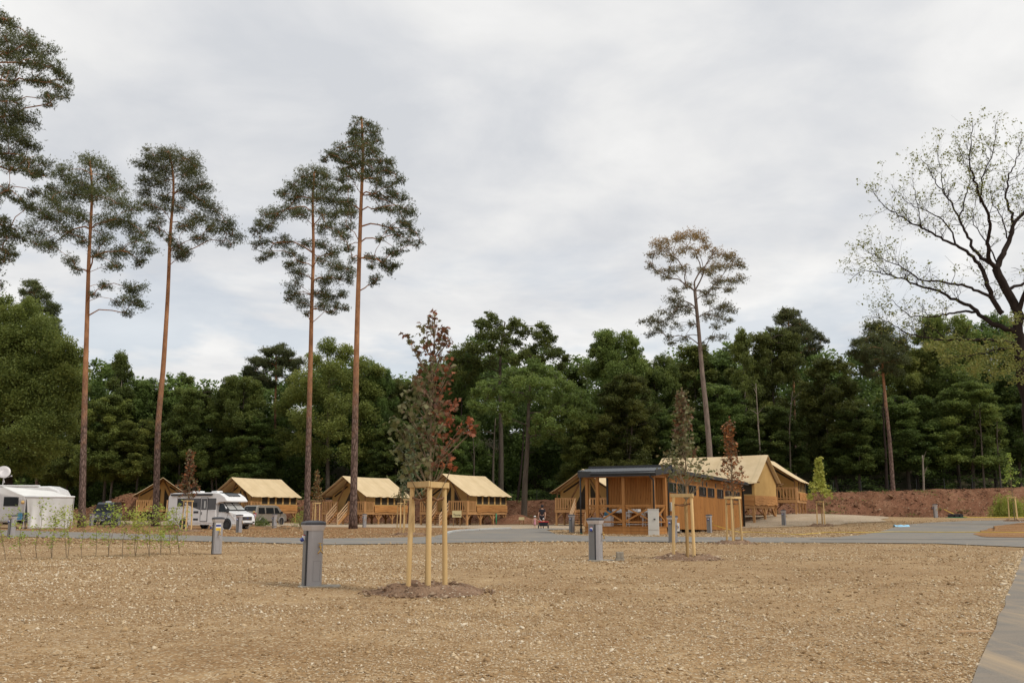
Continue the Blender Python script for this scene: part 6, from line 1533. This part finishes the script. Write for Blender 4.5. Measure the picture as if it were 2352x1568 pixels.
def van(label, loc, rz, paint, H=1.95, L=4.9, W=.95, style='bus', name='van'):
    r = thing(name, label, 'van', loc, rz); k = H/1.95
    if style == 'bus': P = [(.02, .36), (.0, .9), (.08, 1.35), (.28, 1.86*k), (.6, 1.95*k), (3.1, 1.95*k), (3.55, 1.84*k), (4.2, 1.22*k), (4.72, 1.06*k), (4.9, .82), (4.92, .36)]
    else: P = [(.02, .36), (.0, .9), (.04, 1.4), (.12, 2.0*k), (.4, 1.95*k), (3.6, 1.95*k), (3.95, 1.80*k), (4.45, 1.12*k), (4.85, 1.0*k), (5.05, .75), (5.08, .34)]
    wid = []
    for x, z in P: wid.append(W*(1-.17*max(0, (z-1.05)/(H-1.05))-.07*max(0, (x-4.0))))
    n = len(P); m = MB(); m.add([(x, -w, z) for (x, z), w in zip(P, wid)]+[(x, w, z) for (x, z), w in zip(P, wid)], [tuple(range(n)), tuple(range(2*n-1, n-1, -1))]+[(i, n+i, n+(i+1) % n, (i+1) % n) for i in range(n)])
    bd = m.build('body', paint, r, bevel=.06)
    def wy(z): return W*(1-.17*max(0, (z-1.05)/(H-1.05)))+.004
    zb, zt = 1.12*k if style == 'bus' else 1.15*k, 1.70*k
    for s in (-1, 1):
        spans = [(.35, 1.35), (1.55, 2.75), (2.9, 3.75)] if style == 'bus' else [(3.05, 4.1)]
        for i, (x0, x1) in enumerate(spans):
            g = MB(); xt1 = x1-(.42 if i == len(spans)-1 else .02); xt0 = x0+(.08 if i == 0 else .0)
            g.add([(x0, s*wy(zb), zb), (x1, s*wy(zb), zb), (xt1, s*wy(zt), zt), (xt0, s*wy(zt), zt)], [(0, 1, 2, 3)]); g.build('side_window', M['glass'], bd, solid=.016)
        if style == 'bus':
            MB().box(-.02, s*.80-.09, .82, .10, s*.80+.135, 1.2).build('tail_light', M['lamp_red'], bd, bevel=.02)
        MB().prism([(3.72, 1.08*k), (3.9, 1.08*k), (3.88, 1.34*k), (3.76, 1.34*k)], s*W*1.0, s*(W+.2)).build('mirror', M['black'], bd)
        h = MB(); xf = P[-3][0]
        h.add([(xf-.32, s*(W*.93), P[-3][1]-.02), (P[-2][0]+.02, s*W*.82, P[-2][1]+.02), (P[-2][0]+.03, s*W*.5, P[-2][1]+.0), (xf-.02, s*W*.55, P[-3][1]-.05)], [(0, 1, 2, 3)]); h.build('headlight', M['lamp'], bd, solid=.05)
        for x in (.95, 3.98 if style == 'bus' else 4.2):
            wheel(r, x, s*(W-.08), .33, .2, M['alloy'])
            al = MB().lathe([(0, 0), (.40, 0), (.40, .01), (0, .01)], 24, axis='y').build('arch_liner', M['black'], r); al.location = (x, s*(W+.002)-(.01 if s > 0 else 0), .37)
            MB().lathe([(.40, 0), (.44, 0), (.44, .02), (.40, .02), (.40, 0)], 24, axis='y', cap=False).build('wheel_arch', paint if style != 'bus' else M['greylight'], r).location = (x, s*(W+.003)-(.02 if s > 0 else 0), .37)
    # windscreen and rear window on the slanted faces
    i0 = 6; a = Vector((P[i0][0], 0, P[i0][1])); b_ = Vector((P[i0+1][0], 0, P[i0+1][1])); nn = Vector((a.z-b_.z, 0, b_.x-a.x)).normalized()*.012
    A_, B_ = a.lerp(b_, .06)+nn, a.lerp(b_, .94)+nn; w0, w1 = wid[i0]*.9, wid[i0+1]*.94
    m = MB(); m.add([A_+Vector((0, -w0, 0)), B_+Vector((0, -w1, 0)), B_+Vector((0, w1, 0)), A_+Vector((0, w0, 0))], [(0, 1, 2, 3)]); m.build('windscreen', M['glass'], bd, solid=.012)
    if style == 'bus':
        a, b_ = Vector((.085, 0, 1.38)), Vector((.27, 0, 1.82*k)); nn = Vector((-.012, 0, .004)); m = MB()
        m.add([a+nn+Vector((0, -.74, 0)), b_+nn+Vector((0, -.66, 0)), b_+nn+Vector((0, .66, 0)), a+nn+Vector((0, .74, 0))], [(0, 1, 2, 3)]); m.build('rear_window', M['glass'], bd, solid=.012)
        MB().box(-.03, -.26, .78, .0, .26, .9).build('number_plate', M['white'], bd)
    xf = P[-1][0]
    go = MB().box(xf-.12, -.5, .62, xf+.012, .5, .80).build('grille', M['black'], bd, bevel=.01)
    for z in (.66, .72, .78): MB().box(xf+.0125, -.48, z, xf+.02, .48, z+.02).build('slat', M['chrome'], go)
    MB().box(xf+.0, -.27, .44, xf+.02, .27, .55).build('number_plate', M['white'], bd); MB().box(xf-.1, -.85, .30, xf+.03, .85, .43).build('bumper', M['black'], bd, bevel=.03)
    return r
van('beige silver minibus seen from behind beside the second left lodge', pos(584, 93)-Vector((0.6, 0, 0)), R(66), M['van_silver'], H=1.97)
vd = van('dark grey high van facing the camera beside the left pine', pos(230, 97)+Vector((.3, 2.2, 0)), R(-78), M['van_dark'], H=2.25, style='panel')
vw = MB().lathe([(.3, 0), (.28, .12), (.0, .14)], 16).build('roof_vent', M['white'], vd, smooth=False); vw.location = (2.6, 0, 2.26)

# ------------------------------------------------------------------ camper with awning at the left edge
def camper():
    dF, dR = 72.0, 75.2
    L1, R1 = at(*z1(325, 740), dF), at(*z1(930, 740), dF); L0, R0 = at(*z1(18, 606), dR), at(*z1(662, 668), dR)
    g = float(terr0(L1.x, dF))
    org = Vector((L0.x-2.2, 75.3, g)); v = R0-L0; ang = math.atan2(v.y, v.x)+R(5)
    r = thing('motorhome', 'white camper behind the awning at the left edge', 'motorhome', org, ang); z1_ = 3.35
    Lb = (R0-org).length-.15
    MB().prism([(0, .45), (0, z1_-.1), (.2, z1_), (Lb-2.0, z1_), (Lb-1.1, z1_+.02), (Lb-.4, z1_-.28), (Lb-.1, z1_-.75), (Lb, 1.6), (Lb+.2, 1.2), (Lb+.2, .45)], .0, 2.25).build('body', M['white'], r, bevel=.12)
    MB().box(.2, -.05, z1_-.02, Lb-1.9, .25, z1_+.10).build('roof_rail', M['white'], r, bevel=.02)
    f = MB().box(2.35, -.035, 1.75, 3.5, -.002, 2.5).build('side_window', M['black'], r, bevel=.03); MB().box(2.4, -.042, 1.8, 3.45, -.036, 2.45).build('pane', M['glass'], f)
    MB().box(1.0, -.02, .6, 5.0, -.003, .62).build('pinstripe', M['darkpanel'], r); MB().box(4.1, -.03, .5, 4.75, -.003, 2.3).build('entry_door', M['darkpanel'], r)
    for x in (1.2, Lb-.7): wheel(r, x, .06, .34, .2)
    ds = thing('satellite_dish', 'round satellite dish on the camper roof at the left edge', 'satellite dish', org+Vector((1.9, .6, z1_+.02)))
    c = at(*z1(45, 428), 75.6)-Vector(ds.location); rr = 80/5.46*mperpx(75.6)
    m = MB().lathe([(.0, .10), (rr*.5, .07), (rr*.85, .025), (rr, 0), (rr*.98, -.012), (rr*.5, .045), (.0, .08)], 28, axis='y'); o = m.build('reflector', M['greylight'], ds, smooth=True); o.location = c; o.rotation_euler = (R(-18), 0, R(25))
    m = MB(); m.tube([c+Vector((0, .05, -rr)), c+Vector((.1, .1, -rr-.35))], .04, 8); m.tube([(0, 0, 0), c+Vector((.0, .12, -rr*.7))], .04, 8); m.build('mast', M['greylight'], ds)
    m = MB(); e = at(*z1(145, 478), 75.2)-Vector(ds.location); m.tube([c+Vector((.05, 0, -rr)), e], .018, 6); m.ball(tuple(e), .06, .05, .06); m.build('feed_arm', M['greylight'], ds)
    a = thing('awning', 'white camper awning with a hanging front sheet at the left edge', 'awning', Vector((L1.x, dF, g)))
    O = Vector(a.location); rf = MB()
    def f_(u, v_):
        p = (L0.lerp(R0, u)).lerp(L1.lerp(R1, u), v_)-O; p.z -= .10*math.sin(math.pi*v_)*(1-.6*abs(2*u-1)); return p
    rf.grid(f_, 16, 10); rf.build('roof_sheet', M['whitefab'], a, smooth=True, solid=.01)
    MB().tube([L1-O+Vector((-.05, 0, 0)), R1-O+Vector((.05, 0, 0))], .065, 10).build('front_bar', M['white'], a, smooth=True)
    sh = MB(); B0, B1 = at(*z1(338, 1138), dF), at(*z1(862, 1133), dF)
    def s_(u, v_):
        t = L1.lerp(R1, .015+.975*u); b_ = Vector((B0.x+(B1.x-B0.x)*u, dF, g+.03)); p = t.lerp(b_, v_)-O
        p.y += .06*math.sin(u*26+v_*2)*v_+.12*math.sin(u*7+v_*3)*v_-.1*math.exp(-((u-.12)/.06)**2)*v_; return p
    sh.grid(s_, 60, 20); sh.build('front_sheet', M['whitefab'], a, smooth=True, solid=.008)
    for q in (L1, R1): MB().tube([q-O, (q.x-O.x, q.y-O.y, -.02)], .022, 8).build('leg', M['greylight'], a)
    MB().tube([L1-O+Vector((-.15, 0, -.05)), L0-O+Vector((1.6, -.4, -.9))], .02, 6).build('arm', M['greylight'], a)
    ln = thing('lantern', 'round yellow paper lantern hanging at the awning corner', 'lantern', L1+Vector((-.18, -.05, -.10)))
    MB().ball((0, 0, -.32), .14, .14, .14).build('shade', M['straw'], ln, smooth=True); MB().tube([(0, 0, -.18), (0, 0, 0)], .008, 5).build('hook', M['black'], ln)
    # furniture under the awning
    c = pos((240/5.46), 73.2); ch = thing('camping_chair', 'dark high backed camping chair under the awning', 'chair', c, R(20))
    MB().box(-.27, .22, .42, .27, .28, 1.22).build('backrest', M['cloth_black'], ch, bevel=.02); MB().box(-.27, -.28, .40, .27, .24, .46).build('seat', M['cloth_black'], ch, bevel=.02)
    for x in (-.25, .25): MB().bar((x, -.25, 0), (x, .25, .42), .03, .03).bar((x, .25, 0), (x, -.25, .42), .03, .03).build('leg', M['greydark'], ch)
    t_ = pos(46.5, 72.4); tb = thing('camping_table', 'small grey camping table in front of the dark chair', 'table', t_); MB().box(-.4, -.25, .66, .4, .25, .70).build('tabletop', M['greylight'], tb, bevel=.01)
    for x in (-.36, .36): MB().bar((x, -.2, 0), (x, .2, .66), .03, .03).bar((x, .2, 0), (x, -.2, .66), .03, .03).build('leg', M['greydark'], tb)
    bg = MB().prism([(-.2, 0), (.22, 0), (.16, .5), (-.05, .58), (-.16, .4)], -.15, .15).build('bag', M['teal'], None, bevel=.05); bg.location = tuple(t_+Vector((-.1, 0, .702))); tag(bg, 'blue bag standing on the camping table', 'bag')
camper()

# ------------------------------------------------------------------ bicycles
def bicycle(label, loc, rz, lean=0):
    r = thing('bicycle', label, 'bicycle', loc, rz, 'bicycles parked near the dark van'); r.rotation_euler = (R(lean), 0, rz); R_ = .34
    def wheel_(x):
        m = MB(); n = 24
        m.tube([(x+R_*math.cos(2*math.pi*k/n), 0, R_+R_*math.sin(2*math.pi*k/n)) for k in range(n+1)], .024, 6, cap=False)
        for k in range(8): a = math.pi*k/8; m.tube([(x+R_*math.cos(a), 0, R_+R_*math.sin(a)), (x-R_*math.cos(a), 0, R_-R_*math.sin(a))], .004, 3)
        m.build('wheel', M['rubber'], r)
    wheel_(0); wheel_(1.06); f = MB()
    for a, b_, t in (((0, 0, .34), (.44, 0, .30), .015), ((.44, 0, .30), (.32, 0, .86), .018), ((.33, 0, .80), (.86, 0, .86), .018), ((.44, 0, .30), (.87, 0, .78), .024), ((0, 0, .34), (.33, 0, .80), .012), ((1.06, 0, .34), (.86, 0, .90), .018), ((.86, 0, .9), (.83, 0, 1.02), .016)): f.tube([a, b_], t, 7)
    f.build('frame', M['black'], r); h = MB(); h.tube([(.78, -.32, 1.04), (.83, -.15, 1.03), (.83, .15, 1.03), (.78, .32, 1.04)], .014, 6); h.build('handlebar', M['black'], r)
    MB().prism([(.2, .92), (.46, .90), (.46, .95), (.18, .97)], -.07, .07).build('saddle', M['cloth_black'], r, bevel=.02)
bicycle('dark bicycle on the left of the group in front of the dark van', pos(232, 77), R(55), 6)
bicycle('dark bicycle in the middle of the group in front of the dark van', pos(246, 77.6), R(35), -5)
bicycle('dark bicycle leaning at the right of the group by the dark van', pos(263, 77.4), R(112), 10)
bicycle('lone dark bicycle behind the saplings left of the bent pine', pos(318, 80), R(20), 8)

# ------------------------------------------------------------------ people and their cart
def skin(name, V, E, rad, mat, parent, lv=2):
    me = bpy.data.meshes.new(name); me.from_pydata([tuple(v) for v in V], E, []); me.update()
    o = bpy.data.objects.new(name, me); COL.objects.link(o); o.parent = parent
    o.modifiers.new('skin', 'SKIN'); sv = me.skin_vertices[0].data
    for i, r_ in enumerate(rad): sv[i].radius = (r_, r_) if not hasattr(r_, '__len__') else r_
    sv[0].use_root = True
    ss_ = o.modifiers.new('sub', 'SUBSURF'); ss_.levels = lv; ss_.render_levels = lv
    me.materials.append(mat)
    return o
def figure(label, loc, rz, h, pose, top, bottom, hat, sleeves=True, dress=False):
    """one continuous skinned body, clothes as children. Local -y is the front of the figure."""
    r = thing('person', label, 'person', loc, rz); s = h/1.8
    J = {'pel': (0, 0, .95), 'spine': (0, 0, 1.15), 'chest': (0, .01, 1.36), 'neck': (0, 0, 1.50), 'chin': (0, -.02, 1.57), 'head': (0, -.01, 1.66), 'crown': (0, .0, 1.76),
         'lsh': (.17, 0, 1.43), 'lel': (.25, .02, 1.16), 'lwr': (.27, -.06, .92), 'rsh': (-.17, 0, 1.43), 'rel': (-.25, .02, 1.16), 'rwr': (-.27, -.06, .92),
         'lhip': (.09, 0, .90), 'lkn': (.10, -.02, .50), 'lan': (.10, .04, .09), 'lto': (.11, -.14, .03), 'rhip': (-.09, 0, .90), 'rkn': (-.10, -.02, .50), 'ran': (-.10, .04, .09), 'rto': (-.11, -.14, .03)}
    J.update(pose); K = list(J); ix = {k: i for i, k in enumerate(K)}
    rad = {'pel': .13, 'spine': .12, 'chest': .135, 'neck': .055, 'chin': .06, 'head': .088, 'crown': .06, 'lsh': .06, 'rsh': .06, 'lel': .042, 'rel': .042, 'lwr': .03, 'rwr': .03, 'lhip': .095, 'rhip': .095, 'lkn': .058, 'rkn': .058, 'lan': .04, 'ran': .04, 'lto': .032, 'rto': .032}
    E = [('pel', 'spine'), ('spine', 'chest'), ('chest', 'neck'), ('neck', 'chin'), ('chin', 'head'), ('head', 'crown'), ('chest', 'lsh'), ('lsh', 'lel'), ('lel', 'lwr'), ('chest', 'rsh'), ('rsh', 'rel'), ('rel', 'rwr'), ('pel', 'lhip'), ('lhip', 'lkn'), ('lkn', 'lan'), ('lan', 'lto'), ('pel', 'rhip'), ('rhip', 'rkn'), ('rkn', 'ran'), ('ran', 'rto')]
    V = [Vector(J[k])*s for k in K]; RR = [rad[k]*s for k in K]; ED = [(ix[a], ix[b_]) for a, b_ in E]
    # fingers as continuations of the wrists, so that the body stays one mesh
    for w in ('lwr', 'rwr'):
        el = Vector(J[w[0]+'el']); wr = Vector(J[w]); d = (wr-el).normalized(); sd = d.cross(Vector((0, 1, 0))).normalized()
        pl = len(V); V.append((wr+d*.07)*s); RR.append(.028*s); ED.append((ix[w], pl))
        for k in range(4):
            b0 = len(V); a = wr+d*.10+sd*(.026*(k-1.5)); V.append(a*s); RR.append(.010*s); ED.append((pl, b0)); V.append((a+d*(.055+.012*(1-abs(k-1.5)))+Vector((0, -.018, 0)))*s); RR.append(.008*s); ED.append((b0, b0+1))
        b0 = len(V); V.append((wr+d*.08-sd*.05+Vector((0, -.02, 0)))*s); RR.append(.010*s); ED.append((pl, b0))
    skin('body', V, ED, RR, M['skin'], r)
    def cloth(name, keys, edges, grow, mat):
        i2 = {k: i for i, k in enumerate(keys)}
        return skin(name, [Vector(J[k] if isinstance(k, str) and k in J else EX[k])*s for k in keys], [(i2[a], i2[b_]) for a, b_ in edges], [(rad.get(k, 0)+grow if k in rad else EXR[k])*s for k in keys], mat, r)
    EX = {}; EXR = {}
    for sd_ in 'lr':
        EX[sd_+'slv'] = tuple(Vector(J[sd_+'sh']).lerp(Vector(J[sd_+'el']), .72)); EXR[sd_+'slv'] = .066
        EX[sd_+'hem'] = tuple(Vector(J[sd_+'hip']).lerp(Vector(J[sd_+'kn']), .78)); EXR[sd_+'hem'] = .088
    if dress:
        EX['skirt'] = (0, 0, .52); EXR['skirt'] = .22; EX['waist'] = (0, 0, 1.05); EXR['waist'] = .14
        cloth('dress', ['skirt', 'waist', 'chest'], [('skirt', 'waist'), ('waist', 'chest')], .02, top)
    else:
        ks = ['pel', 'spine', 'chest', 'lsh', 'rsh', 'lslv', 'rslv']; cloth('shirt', ks, [('pel', 'spine'), ('spine', 'chest'), ('chest', 'lsh'), ('chest', 'rsh'), ('lsh', 'lslv'), ('rsh', 'rslv')], .022, top)
        cloth('shorts', ['pel', 'lhip', 'rhip', 'lhem', 'rhem'], [('pel', 'lhip'), ('pel', 'rhip'), ('lhip', 'lhem'), ('rhip', 'rhem')], .03, bottom)
    hd = Vector(J['head'])*s; hm = MB(); kk = s if h > 1.4 else s*1.15
    hm.lathe([(.155*kk, .02*kk), (.16*kk, .035*kk), (.108*kk, .06*kk), (.105*kk, .12*kk), (.085*kk, .155*kk), (.0, .165*kk)], 18); ho = hm.build('hat', hat, r, smooth=True); ho.location = hd
    m = MB(); m.ball((hd.x, hd.y+.012*s, hd.z-.005*s), .098*kk, .098*kk, .10*kk); 
    hr = m.build('hair', M['ink'], r, smooth=True); hr.location = (0, .022*s, .0)
    fc = MB()
    for sx in (-.034, .034): fc.ball((hd.x+sx*s, hd.y-.084*s, hd.z+.005*s), .011*s, .008*s, .009*s, 6, 4)
    fc.build('eyes', M['ink'], r); MB().prism([(hd.y-.086*s, hd.z-.035*s), (hd.y-.112*s, hd.z-.03*s), (hd.y-.086*s, hd.z+.005*s)], hd.x-.013*s, hd.x+.013*s, 'x').build('nose', M['skin'], r)
    MB().box(hd.x-.025*s, hd.y-.086*s, hd.z-.062*s, hd.x+.025*s, hd.y-.080*s, hd.z-.054*s).build('mouth', M['lamp_red'], r)
    for sd_ in 'lr':
        a, b_ = Vector(J[sd_+'an'])*s, Vector(J[sd_+'to'])*s; sh = MB(); sh.tube([a+Vector((0, .05*s, -.055*s)), a*.5+b_*.5+Vector((0, 0, -.02*s)), b_+Vector((0, -.03*s, 0))], [.038*s, .045*s, .03*s], 8)
        sh.build('shoe', M['cloth_black'] if h > 1.4 else M['straw'], r, smooth=True)
    return r
def zp(x, y): return ((2100+x/3.1357)/1.7415, (1780+y/3.1357)/1.7415)
gp = gnd(*zp(232, 1046))
figure('man in black with a dark hat walking away and pulling a red cart', Vector((gp.x-.06, gp.y+1.25, 0)), math.pi+R(-6), 1.84,
       {'head': (.0, -.04, 1.66), 'crown': (0, -.03, 1.76), 'lel': (.27, .05, 1.15), 'lwr': (.29, .06, .90), 'rel': (-.25, .06, 1.15), 'rwr': (-.24, .16, .92), 'lkn': (.1, -.12, .52), 'lan': (.1, -.06, .09), 'lto': (.1, -.24, .03), 'rkn': (-.1, .04, .5), 'ran': (-.1, .24, .16), 'rto': (-.1, .12, .04)},
       M['cloth_black'], M['cloth_black'], M['cloth_black'])
gg = gnd(*zp(124, 1050))
figure('small girl in a pink dress and white hat walking beside the cart', gg, math.pi, 1.0,
       {'head': (0, -.02, 1.64), 'rel': (-.32, -.06, 1.22), 'rwr': (-.45, -.12, 1.2), 'lel': (.26, .03, 1.14), 'lwr': (.30, .06, .92), 'lkn': (.1, -.08, .5), 'rkn': (-.08, .04, .5), 'ran': (-.08, .14, .12), 'rto': (-.08, .0, .04)}, M['cloth_pink'], M['cloth_pink'], M['cloth_white'], dress=True)
ct = thing('hand_cart', 'black and red pull along cart behind the man in black', 'cart', gp, 0)
MB().prism([(-.30, .20), (.30, .20), (.37, .50), (-.37, .50)], -.05, .85).build('tub', M['cloth_black'], ct, bevel=.02)
MB().prism([(-.39, .49), (.39, .49), (.42, .57), (-.42, .57)], -.07, .88).build('rim', M['red'], ct, bevel=.02)
for x in (-.38, .38):
    for y in (.06, .74):
        w_ = MB().lathe([(.02, -.03), (.13, -.035), (.145, 0), (.13, .035), (.02, .03)], 18, c=(x, y, .145), axis='x').build('wheel', M['rubber'], ct, smooth=False)
MB().tube([(0, .88, .45), (-.25, 1.12, .72), (-.28, 1.2, .86)], .018, 8).build('handle', M['greylight'], ct)
r = figure('toddler in orange with a white cap sitting in the red cart', gp+Vector((0.02, .35, .06)), math.pi, .86,
       {'pel': (0, 0, .55), 'spine': (0, 0, .75), 'chest': (0, 0, 1.0), 'neck': (0, 0, 1.16), 'chin': (0, -.02, 1.24), 'head': (0, -.01, 1.38), 'crown': (0, 0, 1.5), 'lsh': (.16, 0, 1.08), 'lel': (.3, -.02, .9), 'lwr': (.36, -.16, .92), 'rsh': (-.16, 0, 1.08), 'rel': (-.3, -.02, .9), 'rwr': (-.36, -.16, .92),
        'lhip': (.09, -.02, .53), 'lkn': (.12, -.4, .62), 'lan': (.12, -.66, .52), 'lto': (.12, -.78, .6), 'rhip': (-.09, -.02, .53), 'rkn': (-.12, -.4, .62), 'ran': (-.12, -.66, .52), 'rto': (-.12, -.78, .6)}, M['cloth_orange'], M['cloth_orange'], M['cloth_white'])
figure('child in a straw hat standing just behind the front of the white motorhome', pos(581.5, 80), R(-30), 1.35, {}, M['violetgrey'], M['cloth_black'], M['straw'])

# ------------------------------------------------------------------ cables, pipes, litter, fence, heaps
def cable(name, px, label, rad=.018, mat=None):
    P = [gnd(*q)+Vector((0, 0, .05)) for q in px]; P = spine(P, len(P)*4)
    o = MB().tube(P, rad, 6).build(name, mat or M['cable'], smooth=True); tag(o, label, 'cable')
def z5(x, y): return ((2600+x/2.851)/1.7415, (1750+y/2.851)/1.7415)
def z6(x, y): return ((3200+x/2.412)/1.7415, (1750+y/2.412)/1.7415)
pp = gnd(1630, 1224)
P = [pp+Vector((.16, -.12, .52)), pp+Vector((.5, -.2, .42)), pp+Vector((1.1, -.5, .22)), pp+Vector((1.7, -.8, .06))]+[gnd(*z5(*q))+Vector((0, 0, .04)) for q in ((1100, 1078), (1400, 1090), (1700, 1112), (2000, 1085))]+[gnd(*z6(*q))+Vector((0, 0, .075)) for q in ((300, 922), (640, 925), (900, 917), (1300, 921), (1700, 921), (2161, 925))]
tag(MB().tube(spine(P, 60), .02, 6).build('cable', M['cable'], smooth=True), 'thin yellow cable running from a service post across the branch road', 'cable')
q = pos(2205, 84); tag(MB().tube(spine([q+Vector((-1.2, .4, .75)), q+Vector((-.5, .1, .3)), q+Vector((.3, 0, .05)), q+Vector((4, 0, .05)), q+Vector((9, .5, .05))], 24), .035, 6).build('hose', M['cable'], smooth=True), 'yellow hose curling up at the foot of the bank', 'hose')
for k, (px, label) in enumerate(((2184, 'left of three short black pipes at the foot of the bank'), (2192, 'middle one of three short black pipes at the foot of the bank'), (2200, 'right of three short black pipes at the foot of the bank'))):
    q = pos(px, 82); o = MB().lathe([(.13, -.5), (.17, -.5), (.17, .5), (.13, .5)], 16, axis='y').build('black_pipe', M['rubber']); o.location = q+Vector((0, 0, .17)); o.rotation_euler = (0, 0, R(15*(k-1))); tag(o, label, 'pipe', 'black pipe pieces')
q = pos(2196, 81); o = MB().box(-.9, -.1, 0, .9, .1, .05).build('green_strip', M['green']); o.location = q; tag(o, 'green plastic strip beside the black pipes', 'plastic strip')
q = gnd(2070, 1210); m = MB(); m.grid(lambda u, v: (-.5+1.0*u, -.25+.5*v, .03+.14*abs(math.sin(u*7+v*3))*math.sin(math.pi*v)), 16, 8); o = m.build('plastic_sheet', M['lightblue'], smooth=True, solid=.01); o.location = q; tag(o, 'crumpled light blue plastic sheet at the edge of the branch road', 'plastic sheet')
q = gnd(2120, 1388) if False else gnd((2900+1960/1.9666)/1.7415, (2000+1047/1.9666)/1.7415); o = MB().box(-.18, -.01, 0, .18, .01, .015).build('wooden_lath', M['lightwood']); o.location = q+Vector((0, 0, .02)); o.rotation_euler = (0, 0, R(3)); tag(o, 'thin pale wooden lath lying by the footpath edge', 'lath')
fr = thing('wire_fence', 'thin dark wire fence along the top of the earth bank', 'fence', (0, 0, 0)); W_ = []
for x in np.arange(-24, 62, 3.0):
    y = float(bank_y(x))+6.2; z = float(bank_top(x)); W_.append((x, y, z)); MB().box(x-.022, y-.022, z-.5, x+.022, y+.022, z+1.25).build('fence_post', M['black'], fr)
m = MB()
for dz in (.2, .5, .8, 1.1): m.tube([(x, y-.04, z+dz) for x, y, z in W_], .004, 4)
m.build('wires', M['black'], fr)
def heap(label, p, w, dd, h, mat, seed, name='earth_heap'):
    m = MB(); m.grid(lambda u, v: ((u-.5)*2*w, (v-.5)*2*dd, h*math.exp(-(((u-.5)*4.2)**2+((v-.5)*4.2)**2)/2.2)+float(vnoise(u*6+seed, v*6, .7, 71))*h*.5*(1-abs(2*u-1))*(1-abs(2*v-1))-.03), 30, 18)
    o = m.build(name, mat, smooth=True); o.location = p; tag(o, label, 'heap')
heap('heap of brown earth left of the thick oak trunk by the side road', pos(1192, 97), 3.6, 2.2, 1.0, M['bank'], 3)
heap('low heap of stones and dry litter in front of the silver van', pos(655, 70), 1.6, 1.0, .28, M['mulch'], 9, 'litter_heap')
rng = np.random.default_rng(5); bp = pos(668, 69.5); m = MB()
for _ in range(60):
    a = np.array([rng.normal(0, 1.2), rng.normal(0, .5), rng.random()*.25]); d_ = rng.normal(0, 1, 3)*np.array([.6, .4, .25]); m.tube([a, a+d_*.5+rng.normal(0, .06, 3), a+d_], [.02, .014, .008], 4)
o = m.build('brushwood', M['twig']); o.location = bp; tag(o, 'tangle of dead branches in front of the silver van', 'brushwood')
# towel drying on the lodge railing by the motorhome
o = MB().grid(lambda u, v: (u*.55, .02*math.sin(u*12), -v*.75+.02*math.sin(u*9)), 12, 6).build('towel', M['violetgrey'], smooth=True, solid=.01)
o.location = at(559.5, 1168, 104.2); tag(o, 'pale lavender towel hung on the lodge railing behind the motorhome', 'towel')

q = pos(1139.5, 95); tag(MB().tube([q+Vector((0, 0, -.1)), q+Vector((0, 0, 1.15))], .07, 10).build('drain_pipe', M['green'], smooth=True), 'upright green drain pipe under the lodge behind the name board', 'pipe')
